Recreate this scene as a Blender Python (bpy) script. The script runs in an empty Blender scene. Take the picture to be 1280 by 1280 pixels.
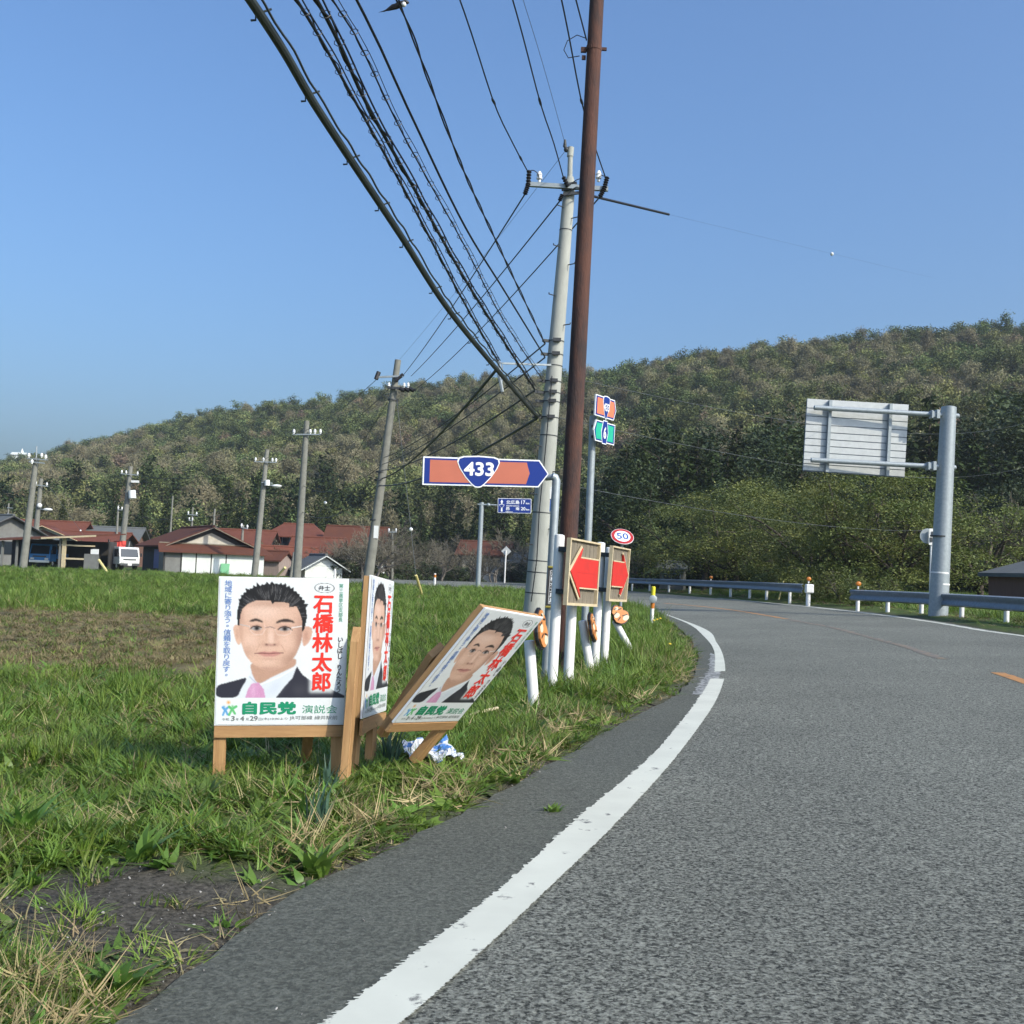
import bpy, bmesh, math, random
import numpy as np
from mathutils import Matrix, Vector

R = math.radians
SC = bpy.context.scene
COL = SC.collection
PI = math.pi

# ------------------------------------------------------------------ camera
F, EYE = 1312.0, 1.25
PITCH, ROLL = R(3.2), R(2.2)
cam_d = bpy.data.cameras.new('camera')
cam_d.sensor_width = 36.0
cam_d.lens = 36.0 * F / 1280.0
cam_d.clip_start, cam_d.clip_end = 0.05, 5000.0
cam = bpy.data.objects.new('camera', cam_d)
COL.objects.link(cam)
CR = Matrix.Rotation(PI / 2 + PITCH, 3, 'X') @ Matrix.Rotation(ROLL, 3, 'Z')
cam.matrix_world = Matrix.Translation((0, 0, EYE)) @ CR.to_4x4()
SC.camera = cam

# ------------------------------------------------------------------ sky, sun, exposure
SUN_EL, SUN_AZ = R(35), R(52)            # azimuth: to the right of straight behind the camera
sun_dir = Vector((math.sin(SUN_AZ) * math.cos(SUN_EL), -math.cos(SUN_AZ) * math.cos(SUN_EL), math.sin(SUN_EL)))
W = bpy.data.worlds.new('World')
SC.world = W
W.use_nodes = True
nt = W.node_tree
bg = nt.nodes['Background']
sky = nt.nodes.new('ShaderNodeTexSky')
sky.sky_type = 'NISHITA'
sky.sun_disc = False
sky.sun_elevation = SUN_EL
sky.sun_rotation = math.atan2(sun_dir.x, sun_dir.y)
sky.altitude = 0
sky.air_density = 1.35
sky.dust_density = 5.0
sky.ozone_density = 10.0
nt.links.new(sky.outputs[0], bg.inputs[0])
bg.inputs[1].default_value = 0.15
sl = bpy.data.lights.new('sun', 'SUN')
sl.energy = 3.05
sl.angle = R(0.53)
sl.color = (1.0, 0.92, 0.75)
so = bpy.data.objects.new('sun', sl)
so.rotation_euler = sun_dir.to_track_quat('Z', 'Y').to_euler()
COL.objects.link(so)
SC.view_settings.view_transform = 'Standard'
SC.view_settings.look = 'None'
SC.view_settings.exposure = 0.56
SC.view_settings.gamma = 1.0
SC.render.engine = 'CYCLES'
SC.cycles.max_bounces = 6
SC.cycles.diffuse_bounces = 3
SC.cycles.transparent_max_bounces = 4

# ------------------------------------------------------------------ ground height and measuring
def bank(x, y=0.0):
    """the road climbs to its outer (right) side"""
    return 0.03 * max(-4.0, min(24.0, x))

def ray(px, py):
    return CR @ Vector(((px - 640) / F, -(py - 640) / F, -1.0))

def at(px, py, Y):
    d = ray(px, py)
    return Vector((0, 0, EYE)) + d * (Y / d.y)

def gp(px, py, dz=0.0):
    d = ray(px, py)
    z = 0.0
    p = None
    for _ in range(12):
        p = Vector((0, 0, EYE)) + d * ((z - EYE) / d.z)
        z = bank(p.x) + dz
    return p

# ------------------------------------------------------------------ bookkeeping helpers
OFF = {}

def tag(o, label=None, cat=None, group=None, kind=None):
    if label: o['label'] = label
    if cat: o['category'] = cat
    if group: o['group'] = group
    if kind: o['kind'] = kind
    return o

def thing(name, loc, label, cat, group=None, rot=None):
    o = bpy.data.objects.new(name, None)
    o.empty_display_size = 0.2
    COL.objects.link(o)
    if rot is not None:
        o.matrix_world = Matrix.Translation(loc) @ rot.to_4x4()
        OFF[o.name] = None
    else:
        o.location = loc
        OFF[o.name] = Vector(loc)
    return tag(o, label, cat, group)

class MB:
    """collects shapes, then links them as ONE mesh object"""
    def __init__(self):
        self.v, self.f, self.m = [], [], []
        self.M = None
        self.mi = 0
    def add(self, vs, fs):
        b = len(self.v)
        if self.M is not None:
            self.v += [tuple(self.M @ Vector(p)) for p in vs]
        else:
            self.v += [tuple(p) for p in vs]
        self.f += [tuple(i + b for i in f) for f in fs]
        self.m += [self.mi] * len(fs)
        return self
    def box(self, c, s, rot=None):
        hx, hy, hz = s[0] / 2, s[1] / 2, s[2] / 2
        vs = [Vector((x, y, z)) for x in (-hx, hx) for y in (-hy, hy) for z in (-hz, hz)]
        if rot is not None: vs = [rot @ p for p in vs]
        c = Vector(c)
        return self.add([p + c for p in vs], [(0, 1, 3, 2), (4, 6, 7, 5), (0, 4, 5, 1), (2, 3, 7, 6), (0, 2, 6, 4), (1, 5, 7, 3)])
    def bar(self, a, b, w, h, up=(0, 0, 1)):
        """rectangular bar from a to b"""
        a, b = Vector(a), Vector(b)
        d = (b - a).normalized()
        u = Vector(up)
        s = d.cross(u)
        if s.length < 1e-4: s = d.cross(Vector((1, 0, 0)))
        s.normalize()
        t = s.cross(d).normalized()
        vs = []
        for p in (a, b):
            for i, j in ((-1, -1), (1, -1), (1, 1), (-1, 1)):
                vs.append(p + s * (i * w / 2) + t * (j * h / 2))
        return self.add(vs, [(0, 1, 2, 3), (7, 6, 5, 4), (0, 4, 5, 1), (1, 5, 6, 2), (2, 6, 7, 3), (3, 7, 4, 0)])
    def cyl(self, a, b, r0, r1=None, n=14, cap=True):
        return self.tube([a, b], [r0, r0 if r1 is None else r1], n, cap)
    def tube(self, pts, rad, n=8, cap=True):
        pts = [Vector(p) for p in pts]
        if not hasattr(rad, '__len__'): rad = [rad] * len(pts)
        vs, fs = [], []
        ref = None
        for i, p in enumerate(pts):
            d = (pts[min(i + 1, len(pts) - 1)] - pts[max(i - 1, 0)]).normalized()
            if ref is None:
                ref = d.orthogonal().normalized()
            ref = (ref - d * ref.dot(d))
            if ref.length < 1e-6: ref = d.orthogonal()
            ref.normalize()
            s = d.cross(ref)
            for k in range(n):
                a = 2 * PI * k / n
                vs.append(p + (ref * math.cos(a) + s * math.sin(a)) * rad[i])
        for i in range(len(pts) - 1):
            for k in range(n):
                k2 = (k + 1) % n
                fs.append((i * n + k, i * n + k2, (i + 1) * n + k2, (i + 1) * n + k))
        if cap:
            fs.append(tuple(range(n - 1, -1, -1)))
            e = (len(pts) - 1) * n
            fs.append(tuple(range(e, e + n)))
        return self.add(vs, fs)
    def prism(self, poly, O, ex, ey, t):
        """2D polygon (counter-clockwise seen from the front) in the plane O+x*ex+y*ey, extruded by vector t"""
        O, ex, ey, t = Vector(O), Vector(ex), Vector(ey), Vector(t)
        n = len(poly)
        a = [O + ex * p[0] + ey * p[1] for p in poly]
        vs = a + [p + t for p in a]
        fs = [tuple(range(n)), tuple(range(2 * n - 1, n - 1, -1))]
        fs += [(i, i + n, (i + 1) % n + n, (i + 1) % n) for i in range(n)]
        return self.add(vs, fs)
    def flat(self, poly, O, ex, ey):
        O, ex, ey = Vector(O), Vector(ex), Vector(ey)
        return self.add([O + ex * p[0] + ey * p[1] for p in poly], [tuple(range(len(poly)))])
    def ball(self, c, r, n=10, m=6, sc=(1, 1, 1)):
        c = Vector(c)
        vs, fs = [], []
        for i in range(m + 1):
            t = PI * i / m
            for k in range(n):
                a = 2 * PI * k / n
                vs.append(c + Vector((math.sin(t) * math.cos(a) * r * sc[0], math.sin(t) * math.sin(a) * r * sc[1], math.cos(t) * r * sc[2])))
        for i in range(m):
            for k in range(n):
                k2 = (k + 1) % n
                fs.append((i * n + k, (i + 1) * n + k, (i + 1) * n + k2, i * n + k2))
        return self.add(vs, fs)
    def build(self, name, mats, parent=None, smooth=35, bevel=0.0):
        vs = self.v
        if parent is not None:
            off = OFF.get(parent.name)
            if off is not None:
                vs = [(p[0] - off.x, p[1] - off.y, p[2] - off.z) for p in vs]
        me = bpy.data.meshes.new(name)
        me.from_pydata(vs, [], self.f)
        if not isinstance(mats, (list, tuple)): mats = [mats]
        for m in mats: me.materials.append(m)
        if len(mats) > 1: me.polygons.foreach_set('material_index', self.m)
        me.validate()
        bm = bmesh.new(); bm.from_mesh(me)
        bmesh.ops.remove_doubles(bm, verts=bm.verts, dist=1e-6)
        if len(bm.faces) < 4000: bmesh.ops.recalc_face_normals(bm, faces=bm.faces)
        if bevel > 0:
            es = [e for e in bm.edges if len(e.link_faces) == 2 and e.calc_face_angle(0) > 0.6]
            try: bmesh.ops.bevel(bm, geom=es, offset=bevel, segments=1, affect='EDGES', clamp_overlap=True)
            except Exception: pass
        bm.to_mesh(me); bm.free()
        if smooth:
            me.shade_smooth()
            me.set_sharp_from_angle(angle=R(smooth))
        o = bpy.data.objects.new(name, me)
        COL.objects.link(o)
        if parent is not None:
            o.parent = parent
            OFF[o.name] = OFF.get(parent.name)
        return o

def copy_tree(o, parent=None):
    c = o.copy()
    COL.objects.link(c)
    OFF[c.name] = OFF.get(o.name)
    if parent is not None: c.parent = parent
    for ch in list(o.children): copy_tree(ch, c)
    return c

# ------------------------------------------------------------------ materials
def mat(name, col, rough=0.6, metal=0.0, var=0.0, scale=6.0, bump=0.0, bscale=40.0, col2=None, rand=0.0, transl=0.0, spec=None, stretch=None, thr=(0.3, 0.7), detail=6.0):
    """Principled with two-colour object-space noise, bump, per-object random hue and optional translucency"""
    m = bpy.data.materials.new(name)
    m.use_nodes = True
    t = m.node_tree
    p = t.nodes['Principled BSDF']
    p.inputs['Roughness'].default_value = rough
    p.inputs['Metallic'].default_value = metal
    if spec is not None: p.inputs['Specular IOR Level'].default_value = spec
    c = (*col, 1)
    out = None
    tc = t.nodes.new('ShaderNodeTexCoord')
    src = tc.outputs['Object']
    if stretch is not None:
        mp = t.nodes.new('ShaderNodeMapping')
        mp.inputs['Scale'].default_value = stretch
        t.links.new(src, mp.inputs[0]); src = mp.outputs[0]
    if var > 0 or col2 is not None:
        n = t.nodes.new('ShaderNodeTexNoise')
        n.inputs['Scale'].default_value = scale
        n.inputs['Detail'].default_value = detail
        n.inputs['Roughness'].default_value = 0.65
        t.links.new(src, n.inputs['Vector'])
        mr = t.nodes.new('ShaderNodeMapRange')
        mr.inputs['From Min'].default_value, mr.inputs['From Max'].default_value = thr
        t.links.new(n.outputs['Fac'], mr.inputs['Value'])
        mx = t.nodes.new('ShaderNodeMix'); mx.data_type = 'RGBA'
        if col2 is None:
            mx.inputs['A'].default_value = (*[x * (1 - var) for x in col], 1)
            mx.inputs['B'].default_value = (*[min(1, x * (1 + var)) for x in col], 1)
        else:
            mx.inputs['A'].default_value = c
            mx.inputs['B'].default_value = (*col2, 1)
        t.links.new(mr.outputs[0], mx.inputs['Factor'])
        out = mx.outputs['Result']
    if rand > 0:
        oi = t.nodes.new('ShaderNodeObjectInfo')
        hs = t.nodes.new('ShaderNodeHueSaturation')
        a = t.nodes.new('ShaderNodeMapRange')
        a.inputs['To Min'].default_value, a.inputs['To Max'].default_value = 1 - rand, 1 + rand
        b = t.nodes.new('ShaderNodeMapRange')
        b.inputs['To Min'].default_value, b.inputs['To Max'].default_value = 0.5 - 0.05 * rand, 0.5 + 0.05 * rand
        ml = t.nodes.new('ShaderNodeMath'); ml.operation = 'MULTIPLY'; ml.inputs[1].default_value = 7.31
        fr = t.nodes.new('ShaderNodeMath'); fr.operation = 'FRACT'
        t.links.new(oi.outputs['Random'], a.inputs['Value'])
        t.links.new(oi.outputs['Random'], ml.inputs[0]); t.links.new(ml.outputs[0], fr.inputs[0])
        t.links.new(fr.outputs[0], b.inputs['Value'])
        t.links.new(a.outputs[0], hs.inputs['Value'])
        t.links.new(b.outputs[0], hs.inputs['Hue'])
        if out is not None: t.links.new(out, hs.inputs['Color'])
        else: hs.inputs['Color'].default_value = c
        out = hs.outputs[0]
    if out is not None: t.links.new(out, p.inputs['Base Color'])
    else: p.inputs['Base Color'].default_value = c
    if bump > 0:
        n2 = t.nodes.new('ShaderNodeTexNoise')
        n2.inputs['Scale'].default_value = bscale
        n2.inputs['Detail'].default_value = 5
        t.links.new(src, n2.inputs['Vector'])
        bp = t.nodes.new('ShaderNodeBump')
        bp.inputs['Strength'].default_value = bump
        bp.inputs['Distance'].default_value = 0.02
        t.links.new(n2.outputs['Fac'], bp.inputs['Height'])
        t.links.new(bp.outputs[0], p.inputs['Normal'])
    if transl > 0:
        tr = t.nodes.new('ShaderNodeBsdfTranslucent')
        if out is not None: t.links.new(out, tr.inputs['Color'])
        else: tr.inputs['Color'].default_value = c
        ms = t.nodes.new('ShaderNodeMixShader')
        ms.inputs[0].default_value = transl
        t.links.new(p.outputs[0], ms.inputs[1]); t.links.new(tr.outputs[0], ms.inputs[2])
        t.links.new(ms.outputs[0], t.nodes['Material Output'].inputs['Surface'])
    return m

M = {}
M['white_paint'] = mat('white paint', (0.78, 0.78, 0.76), 0.45, var=0.06, scale=9, col2=(0.66, 0.66, 0.63), thr=(0.5, 0.8))
M['galv'] = mat('galvanised steel', (0.36, 0.40, 0.42), 0.5, 0.35, scale=14, col2=(0.27, 0.31, 0.33))
M['galv_dark'] = mat('dull galvanised steel', (0.20, 0.24, 0.29), 0.5, 0.3, scale=10, col2=(0.14, 0.17, 0.20))
M['concrete'] = mat('pole concrete', (0.40, 0.41, 0.37), 0.85, scale=5, col2=(0.30, 0.31, 0.28), bump=0.15, bscale=60, stretch=(1, 1, 0.35))
M['concrete_far'] = mat('grey weathered pole', (0.22, 0.22, 0.19), 0.9, scale=3, col2=(0.15, 0.15, 0.13), rand=0.12)
M['rust'] = mat('rusted steel', (0.098, 0.042, 0.029), 0.9, 0.0, scale=3.2, col2=(0.040, 0.026, 0.025), bump=0.5, bscale=38, stretch=(1.6, 1.6, 0.45), thr=(0.40, 0.60), detail=10)
M['rust_patch'] = mat('pale worn patches', (0.20, 0.16, 0.15), 0.8, col2=(0.12, 0.05, 0.03), scale=9)
M['black'] = mat('black rubber', (0.012, 0.012, 0.015), 0.55)
M['cable'] = mat('cable sheath', (0.010, 0.011, 0.014), 0.5)
M['cable_grey'] = mat('weathered thick cable', (0.030, 0.038, 0.036), 0.6)
M['wire_pale'] = mat('bare thin wire', (0.13, 0.14, 0.14), 0.5, 0.4)
M['porcelain'] = mat('white porcelain', (0.75, 0.76, 0.75), 0.25)
M['iron'] = mat('dark iron', (0.05, 0.055, 0.06), 0.6, 0.3)
M['wood_new'] = mat('raw pine', (0.46, 0.27, 0.115), 0.7, scale=3, col2=(0.34, 0.185, 0.075), bump=0.12, bscale=30, stretch=(14, 14, 1.2), thr=(0.35, 0.65))
M['wood_rail'] = mat('raw pine board', (0.44, 0.255, 0.11), 0.7, scale=3, col2=(0.33, 0.18, 0.075), bump=0.12, bscale=30, stretch=(1.2, 14, 14), thr=(0.35, 0.65))
M['wood_grey'] = mat('weathered wood', (0.25, 0.215, 0.16), 0.85, scale=2.6, col2=(0.14, 0.12, 0.09), bump=0.25, bscale=30, stretch=(16, 16, 0.9), thr=(0.3, 0.65))
M['wood_pale'] = mat('pale pine trim', (0.58, 0.49, 0.32), 0.75, scale=8, col2=(0.47, 0.38, 0.24))
M['red_paint'] = mat('bright red paint', (0.60, 0.026, 0.018), 0.6, scale=7, col2=(0.47, 0.026, 0.02), bump=0.08)
M['poster_white'] = mat('white plastic board', (0.80, 0.81, 0.80), 0.4)
M['sign_blue'] = mat('sign blue', (0.006, 0.030, 0.22), 0.35)
M['sign_orange'] = mat('dull orange', (0.46, 0.135, 0.085), 0.45, var=0.05, scale=5)  # duller, less saturated than the orange of the small route sign
M['sign_orange_b'] = mat('vivid orange', (0.76, 0.20, 0.10), 0.4)
M['sign_green'] = mat('sign green', (0.02, 0.42, 0.27), 0.4)
M['sign_white'] = mat('sign white', (0.80, 0.82, 0.84), 0.4)
M['sign_back'] = mat('sign back aluminium', (0.54, 0.56, 0.56), 0.5, 0.25, scale=5, col2=(0.45, 0.47, 0.47))
M['sign_red'] = mat('sign red', (0.42, 0.025, 0.025), 0.4)
M['sign_navy'] = mat('sign numeral blue', (0.012, 0.08, 0.34), 0.4)
M['txt_red'] = mat('poster red', (0.78, 0.035, 0.022), 0.4)
M['txt_blue'] = mat('poster blue', (0.14, 0.25, 0.55), 0.4)
M['txt_green'] = mat('poster green', (0.012, 0.26, 0.13), 0.4)
M['txt_black'] = mat('poster black', (0.03, 0.03, 0.035), 0.4)
M['txt_grey'] = mat('poster grey', (0.16, 0.18, 0.17), 0.4)
M['orange'] = mat('orange reflector', (0.52, 0.17, 0.02), 0.35)
M['yellow'] = mat('yellow sleeve', (0.72, 0.62, 0.03), 0.5)
M['stake_yellow'] = mat('pale yellow guard sleeve', (0.62, 0.53, 0.22), 0.6, var=0.1)
M['animal_orange'] = mat('orange painted plywood', (0.62, 0.26, 0.075), 0.6, scale=7, col2=(0.5, 0.18, 0.05))
M['animal_cream'] = mat('cream painted plywood', (0.66, 0.58, 0.42), 0.6)
M['tyre'] = M['black']
M['glass'] = mat('dark glass', (0.02, 0.026, 0.032), 0.08)
M['truck_white'] = mat('truck white', (0.74, 0.76, 0.76), 0.3)
M['truck_red'] = mat('crane red', (0.55, 0.045, 0.03), 0.45)
M['truck_blue'] = mat('truck blue', (0.04, 0.20, 0.48), 0.35)
M['truck_grey'] = mat('truck chassis', (0.06, 0.065, 0.07), 0.6)
M['lamp_glass'] = mat('lamp glass', (0.7, 0.7, 0.68), 0.2)
M['roof_red'] = mat('red clay tiles', (0.165, 0.058, 0.034), 0.8, spec=.25, scale=1.6, col2=(0.12, 0.040, 0.026), bump=0.5, bscale=4)
M['roof_brown'] = mat('brown metal roof', (0.125, 0.050, 0.030), 0.9, spec=.1, scale=0.9, col2=(0.10, 0.045, 0.034))
M['roof_grey'] = mat('grey roof', (0.13, 0.135, 0.13), 0.8, spec=.2, scale=2, col2=(0.10, 0.11, 0.11))
M['wall_cream'] = mat('cream plaster', (0.52, 0.49, 0.42), 0.85, scale=2, col2=(0.42, 0.39, 0.33))
M['wall_white'] = mat('white panel wall', (0.66, 0.69, 0.67), 0.6, scale=1.5, col2=(0.56, 0.60, 0.58))
M['wall_grey'] = mat('grey board wall', (0.19, 0.195, 0.185), 0.85, scale=2, col2=(0.14, 0.14, 0.135))
M['wall_dark'] = mat('dark board wall', (0.055, 0.052, 0.048), 0.85, scale=2, col2=(0.035, 0.033, 0.032))
M['wall_brown'] = mat('brown board wall', (0.20, 0.105, 0.075), 0.85, scale=2.5, col2=(0.14, 0.072, 0.052), stretch=(6, 6, 0.5))
M['wall_pink'] = mat('pale brown board fence', (0.34, 0.27, 0.235), 0.85, scale=2.5, col2=(0.26, 0.2, 0.18), stretch=(6, 6, 0.5))
M['frame_blue'] = mat('bluish window frame', (0.16, 0.22, 0.27), 0.5)
M['tarp_blue'] = mat('blue tarpaulin', (0.03, 0.09, 0.35), 0.5)
M['panel_green'] = mat('pale green panel', (0.22, 0.52, 0.28), 0.6)
M['bark'] = mat('bark', (0.085, 0.068, 0.052), 0.9, scale=5, col2=(0.05, 0.04, 0.032))
M['bark_pale'] = mat('pale bark', (0.20, 0.18, 0.15), 0.9, scale=4, col2=(0.12, 0.105, 0.09))
M['twig'] = mat('bare twigs', (0.125, 0.115, 0.082), 0.9, rand=0.22)
M['cedar'] = mat('cedar needles', (0.020, 0.036, 0.011), 0.75, scale=0.5, col2=(0.052, 0.070, 0.020), rand=0.4, transl=0.12, spec=.15)
M['conifer_lt'] = mat('green conifer needles', (0.045, 0.080, 0.022), 0.75, scale=0.8, col2=(0.070, 0.105, 0.030), rand=0.2, transl=0.15)
M['cherry'] = mat('olive young leaves', (0.088, 0.120, 0.024), 0.65, scale=1.1, col2=(0.185, 0.200, 0.050), thr=(.4,.6), rand=0.2, transl=0.25)
M['broad'] = mat('dark broad leaves', (0.035, 0.058, 0.016), 0.6, scale=0.7, col2=(0.060, 0.085, 0.022), rand=0.25, transl=0.15)
M['hill_pine'] = mat('pine foliage', (0.092, 0.122, 0.044), 0.9, spec=.1, scale=0.35, col2=(0.130, 0.160, 0.058), rand=0.45, transl=0.1)
M['hill_olive'] = mat('olive foliage', (0.165, 0.185, 0.065), 0.9, spec=.1, scale=0.35, col2=(0.220, 0.230, 0.088), rand=0.45, transl=0.1)
M['hill_pale'] = mat('fresh pale foliage', (0.270, 0.260, 0.125), 0.9, spec=.1, scale=0.35, col2=(0.235, 0.240, 0.130), rand=0.25, transl=0.1)
M['hill_bare'] = mat('bare grey crowns', (0.250, 0.230, 0.138), 0.95, spec=.1, scale=0.35, col2=(0.170, 0.162, 0.092), rand=0.28)
M['hill_rust'] = mat('reddish bare crowns', (0.185, 0.135, 0.085), 0.9, rand=0.2)
M['grass'] = mat('grass blades', (0.100, 0.180, 0.020), 0.55, scale=0.9, col2=(0.175, 0.245, 0.042), rand=0.35, transl=0.3)
M['grass_dry'] = mat('dry grass blades', (0.36, 0.29, 0.15), 0.7, rand=0.3, transl=0.2)
M['grass_brown'] = mat('mown brownish grass', (0.215, 0.175, 0.085), 0.7, rand=0.3, transl=0.2)
M['weed'] = mat('broad weed leaves', (0.120, 0.215, 0.035), 0.5, rand=0.3, transl=0.3)
M['daffodil'] = mat('bluish strap leaves', (0.070, 0.135, 0.085), 0.5, rand=0.15, transl=0.2)
M['pebble'] = mat('pale pebbles', (0.26, 0.25, 0.23), 0.8, rand=0.4)
M['petal'] = mat('yellow petals', (0.75, 0.55, 0.03), 0.6)
M['sheet_blue'] = mat('crumpled printed sheet', (0.55, 0.58, 0.63), 0.45, scale=7, col2=(0.05, 0.16, 0.42), thr=(0.52, 0.56), detail=3, stretch=(.5, 1.6, 2))

def asphalt(name, c1, c2, cscale, patch):
    m = bpy.data.materials.new(name); m.use_nodes = True
    t = m.node_tree; p = t.nodes['Principled BSDF']
    p.inputs['Roughness'].default_value = 0.82
    p.inputs['Specular IOR Level'].default_value = 0.3
    tc = t.nodes.new('ShaderNodeTexCoord')
    vo = t.nodes.new('ShaderNodeTexVoronoi'); vo.inputs['Scale'].default_value = cscale
    vo.inputs['Randomness'].default_value = 1.0
    t.links.new(tc.outputs['Object'], vo.inputs['Vector'])
    nz = t.nodes.new('ShaderNodeTexNoise'); nz.inputs['Scale'].default_value = cscale * 0.42; nz.inputs['Detail'].default_value = 8; nz.inputs['Roughness'].default_value = 0.72
    t.links.new(tc.outputs['Object'], nz.inputs['Vector'])
    sep = t.nodes.new('ShaderNodeSeparateColor')
    t.links.new(vo.outputs['Color'], sep.inputs[0])
    ad = t.nodes.new('ShaderNodeMath'); ad.operation = 'MULTIPLY_ADD'; ad.inputs[1].default_value = 0.55
    t.links.new(sep.outputs[0], ad.inputs[0]); 
    mr0 = t.nodes.new('ShaderNodeMapRange'); mr0.inputs['From Min'].default_value = 0.32; mr0.inputs['From Max'].default_value = 0.68
    mr0.inputs['To Max'].default_value = 0.62; mr0.inputs['To Min'].default_value = -0.15
    t.links.new(nz.outputs['Fac'], mr0.inputs['Value'])
    t.links.new(mr0.outputs[0], ad.inputs[2])
    cr = t.nodes.new('ShaderNodeValToRGB')
    cr.color_ramp.elements[0].color = (*c1, 1); cr.color_ramp.elements[1].color = (*c2, 1)
    cr.color_ramp.elements[0].position = 0.18; cr.color_ramp.elements[1].position = 0.92
    t.links.new(ad.outputs[0], cr.inputs[0])
    big = t.nodes.new('ShaderNodeTexNoise'); big.inputs['Scale'].default_value = 0.45; big.inputs['Detail'].default_value = 5
    t.links.new(tc.outputs['Object'], big.inputs['Vector'])
    mr = t.nodes.new('ShaderNodeMapRange'); mr.inputs['To Min'].default_value = 1 - patch; mr.inputs['To Max'].default_value = 1 + patch
    mr.inputs['From Min'].default_value = 0.3; mr.inputs['From Max'].default_value = 0.7
    t.links.new(big.outputs['Fac'], mr.inputs['Value'])
    hs = t.nodes.new('ShaderNodeHueSaturation')
    t.links.new(mr.outputs[0], hs.inputs['Value']); t.links.new(cr.outputs[0], hs.inputs['Color'])
    t.links.new(hs.outputs[0], p.inputs['Base Color'])
    bp = t.nodes.new('ShaderNodeBump'); bp.inputs['Strength'].default_value = 0.9; bp.inputs['Distance'].default_value = 0.008
    t.links.new(ad.outputs[0], bp.inputs['Height']); t.links.new(bp.outputs[0], p.inputs['Normal'])
    return m
M['asphalt'] = asphalt('coarse asphalt', (0.024, 0.026, 0.022), (0.315, 0.325, 0.275), 108, 0.14)
M['asphalt_smooth'] = asphalt('dusty shoulder asphalt', (0.068, 0.073, 0.060), (0.158, 0.166, 0.138), 95, 0.12)

def worn_paint(name, col, under, lo, hi, scale, stretch=(1, 1, 1)):
    m = bpy.data.materials.new(name); m.use_nodes = True
    t = m.node_tree; p = t.nodes['Principled BSDF']; p.inputs['Roughness'].default_value = 0.65
    tc = t.nodes.new('ShaderNodeTexCoord')
    mp = t.nodes.new('ShaderNodeMapping'); mp.inputs['Scale'].default_value = stretch
    t.links.new(tc.outputs['Object'], mp.inputs[0])
    n = t.nodes.new('ShaderNodeTexNoise'); n.inputs['Scale'].default_value = scale; n.inputs['Detail'].default_value = 9; n.inputs['Roughness'].default_value = 0.7
    t.links.new(mp.outputs[0], n.inputs['Vector'])
    mr = t.nodes.new('ShaderNodeMapRange'); mr.inputs['From Min'].default_value = lo; mr.inputs['From Max'].default_value = hi
    t.links.new(n.outputs['Fac'], mr.inputs['Value'])
    d = t.nodes.new('ShaderNodeTexNoise'); d.inputs['Scale'].default_value = 3; d.inputs['Detail'].default_value = 6
    t.links.new(tc.outputs['Object'], d.inputs['Vector'])
    dm = t.nodes.new('ShaderNodeMapRange'); dm.inputs['To Min'].default_value = 0.70; dm.inputs['To Max'].default_value = 1.05
    t.links.new(d.outputs['Fac'], dm.inputs['Value'])
    hs = t.nodes.new('ShaderNodeHueSaturation'); hs.inputs['Color'].default_value = (*col, 1)
    t.links.new(dm.outputs[0], hs.inputs['Value'])
    mx = t.nodes.new('ShaderNodeMix'); mx.data_type = 'RGBA'
    mx.inputs['B'].default_value = (*under, 1)
    t.links.new(hs.outputs[0], mx.inputs['A']); t.links.new(mr.outputs[0], mx.inputs['Factor'])
    t.links.new(mx.outputs['Result'], p.inputs['Base Color'])
    return m
M['line_white'] = worn_paint('white line paint', (0.66, 0.67, 0.57), (0.13, 0.13, 0.12), 0.61, 0.66, 6.0)
M['line_faded'] = worn_paint('faded white line paint', (0.42, 0.43, 0.40), (0.11, 0.11, 0.105), 0.44, 0.56, 14.0)
M['line_orange'] = worn_paint('orange line paint', (0.50, 0.24, 0.07), (0.12, 0.12, 0.11), 0.56, 0.64, 8.0)
M['line_orange_worn'] = worn_paint('worn orange line paint', (0.27, 0.20, 0.12), (0.12, 0.12, 0.112), 0.40, 0.60, 9.0)

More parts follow.
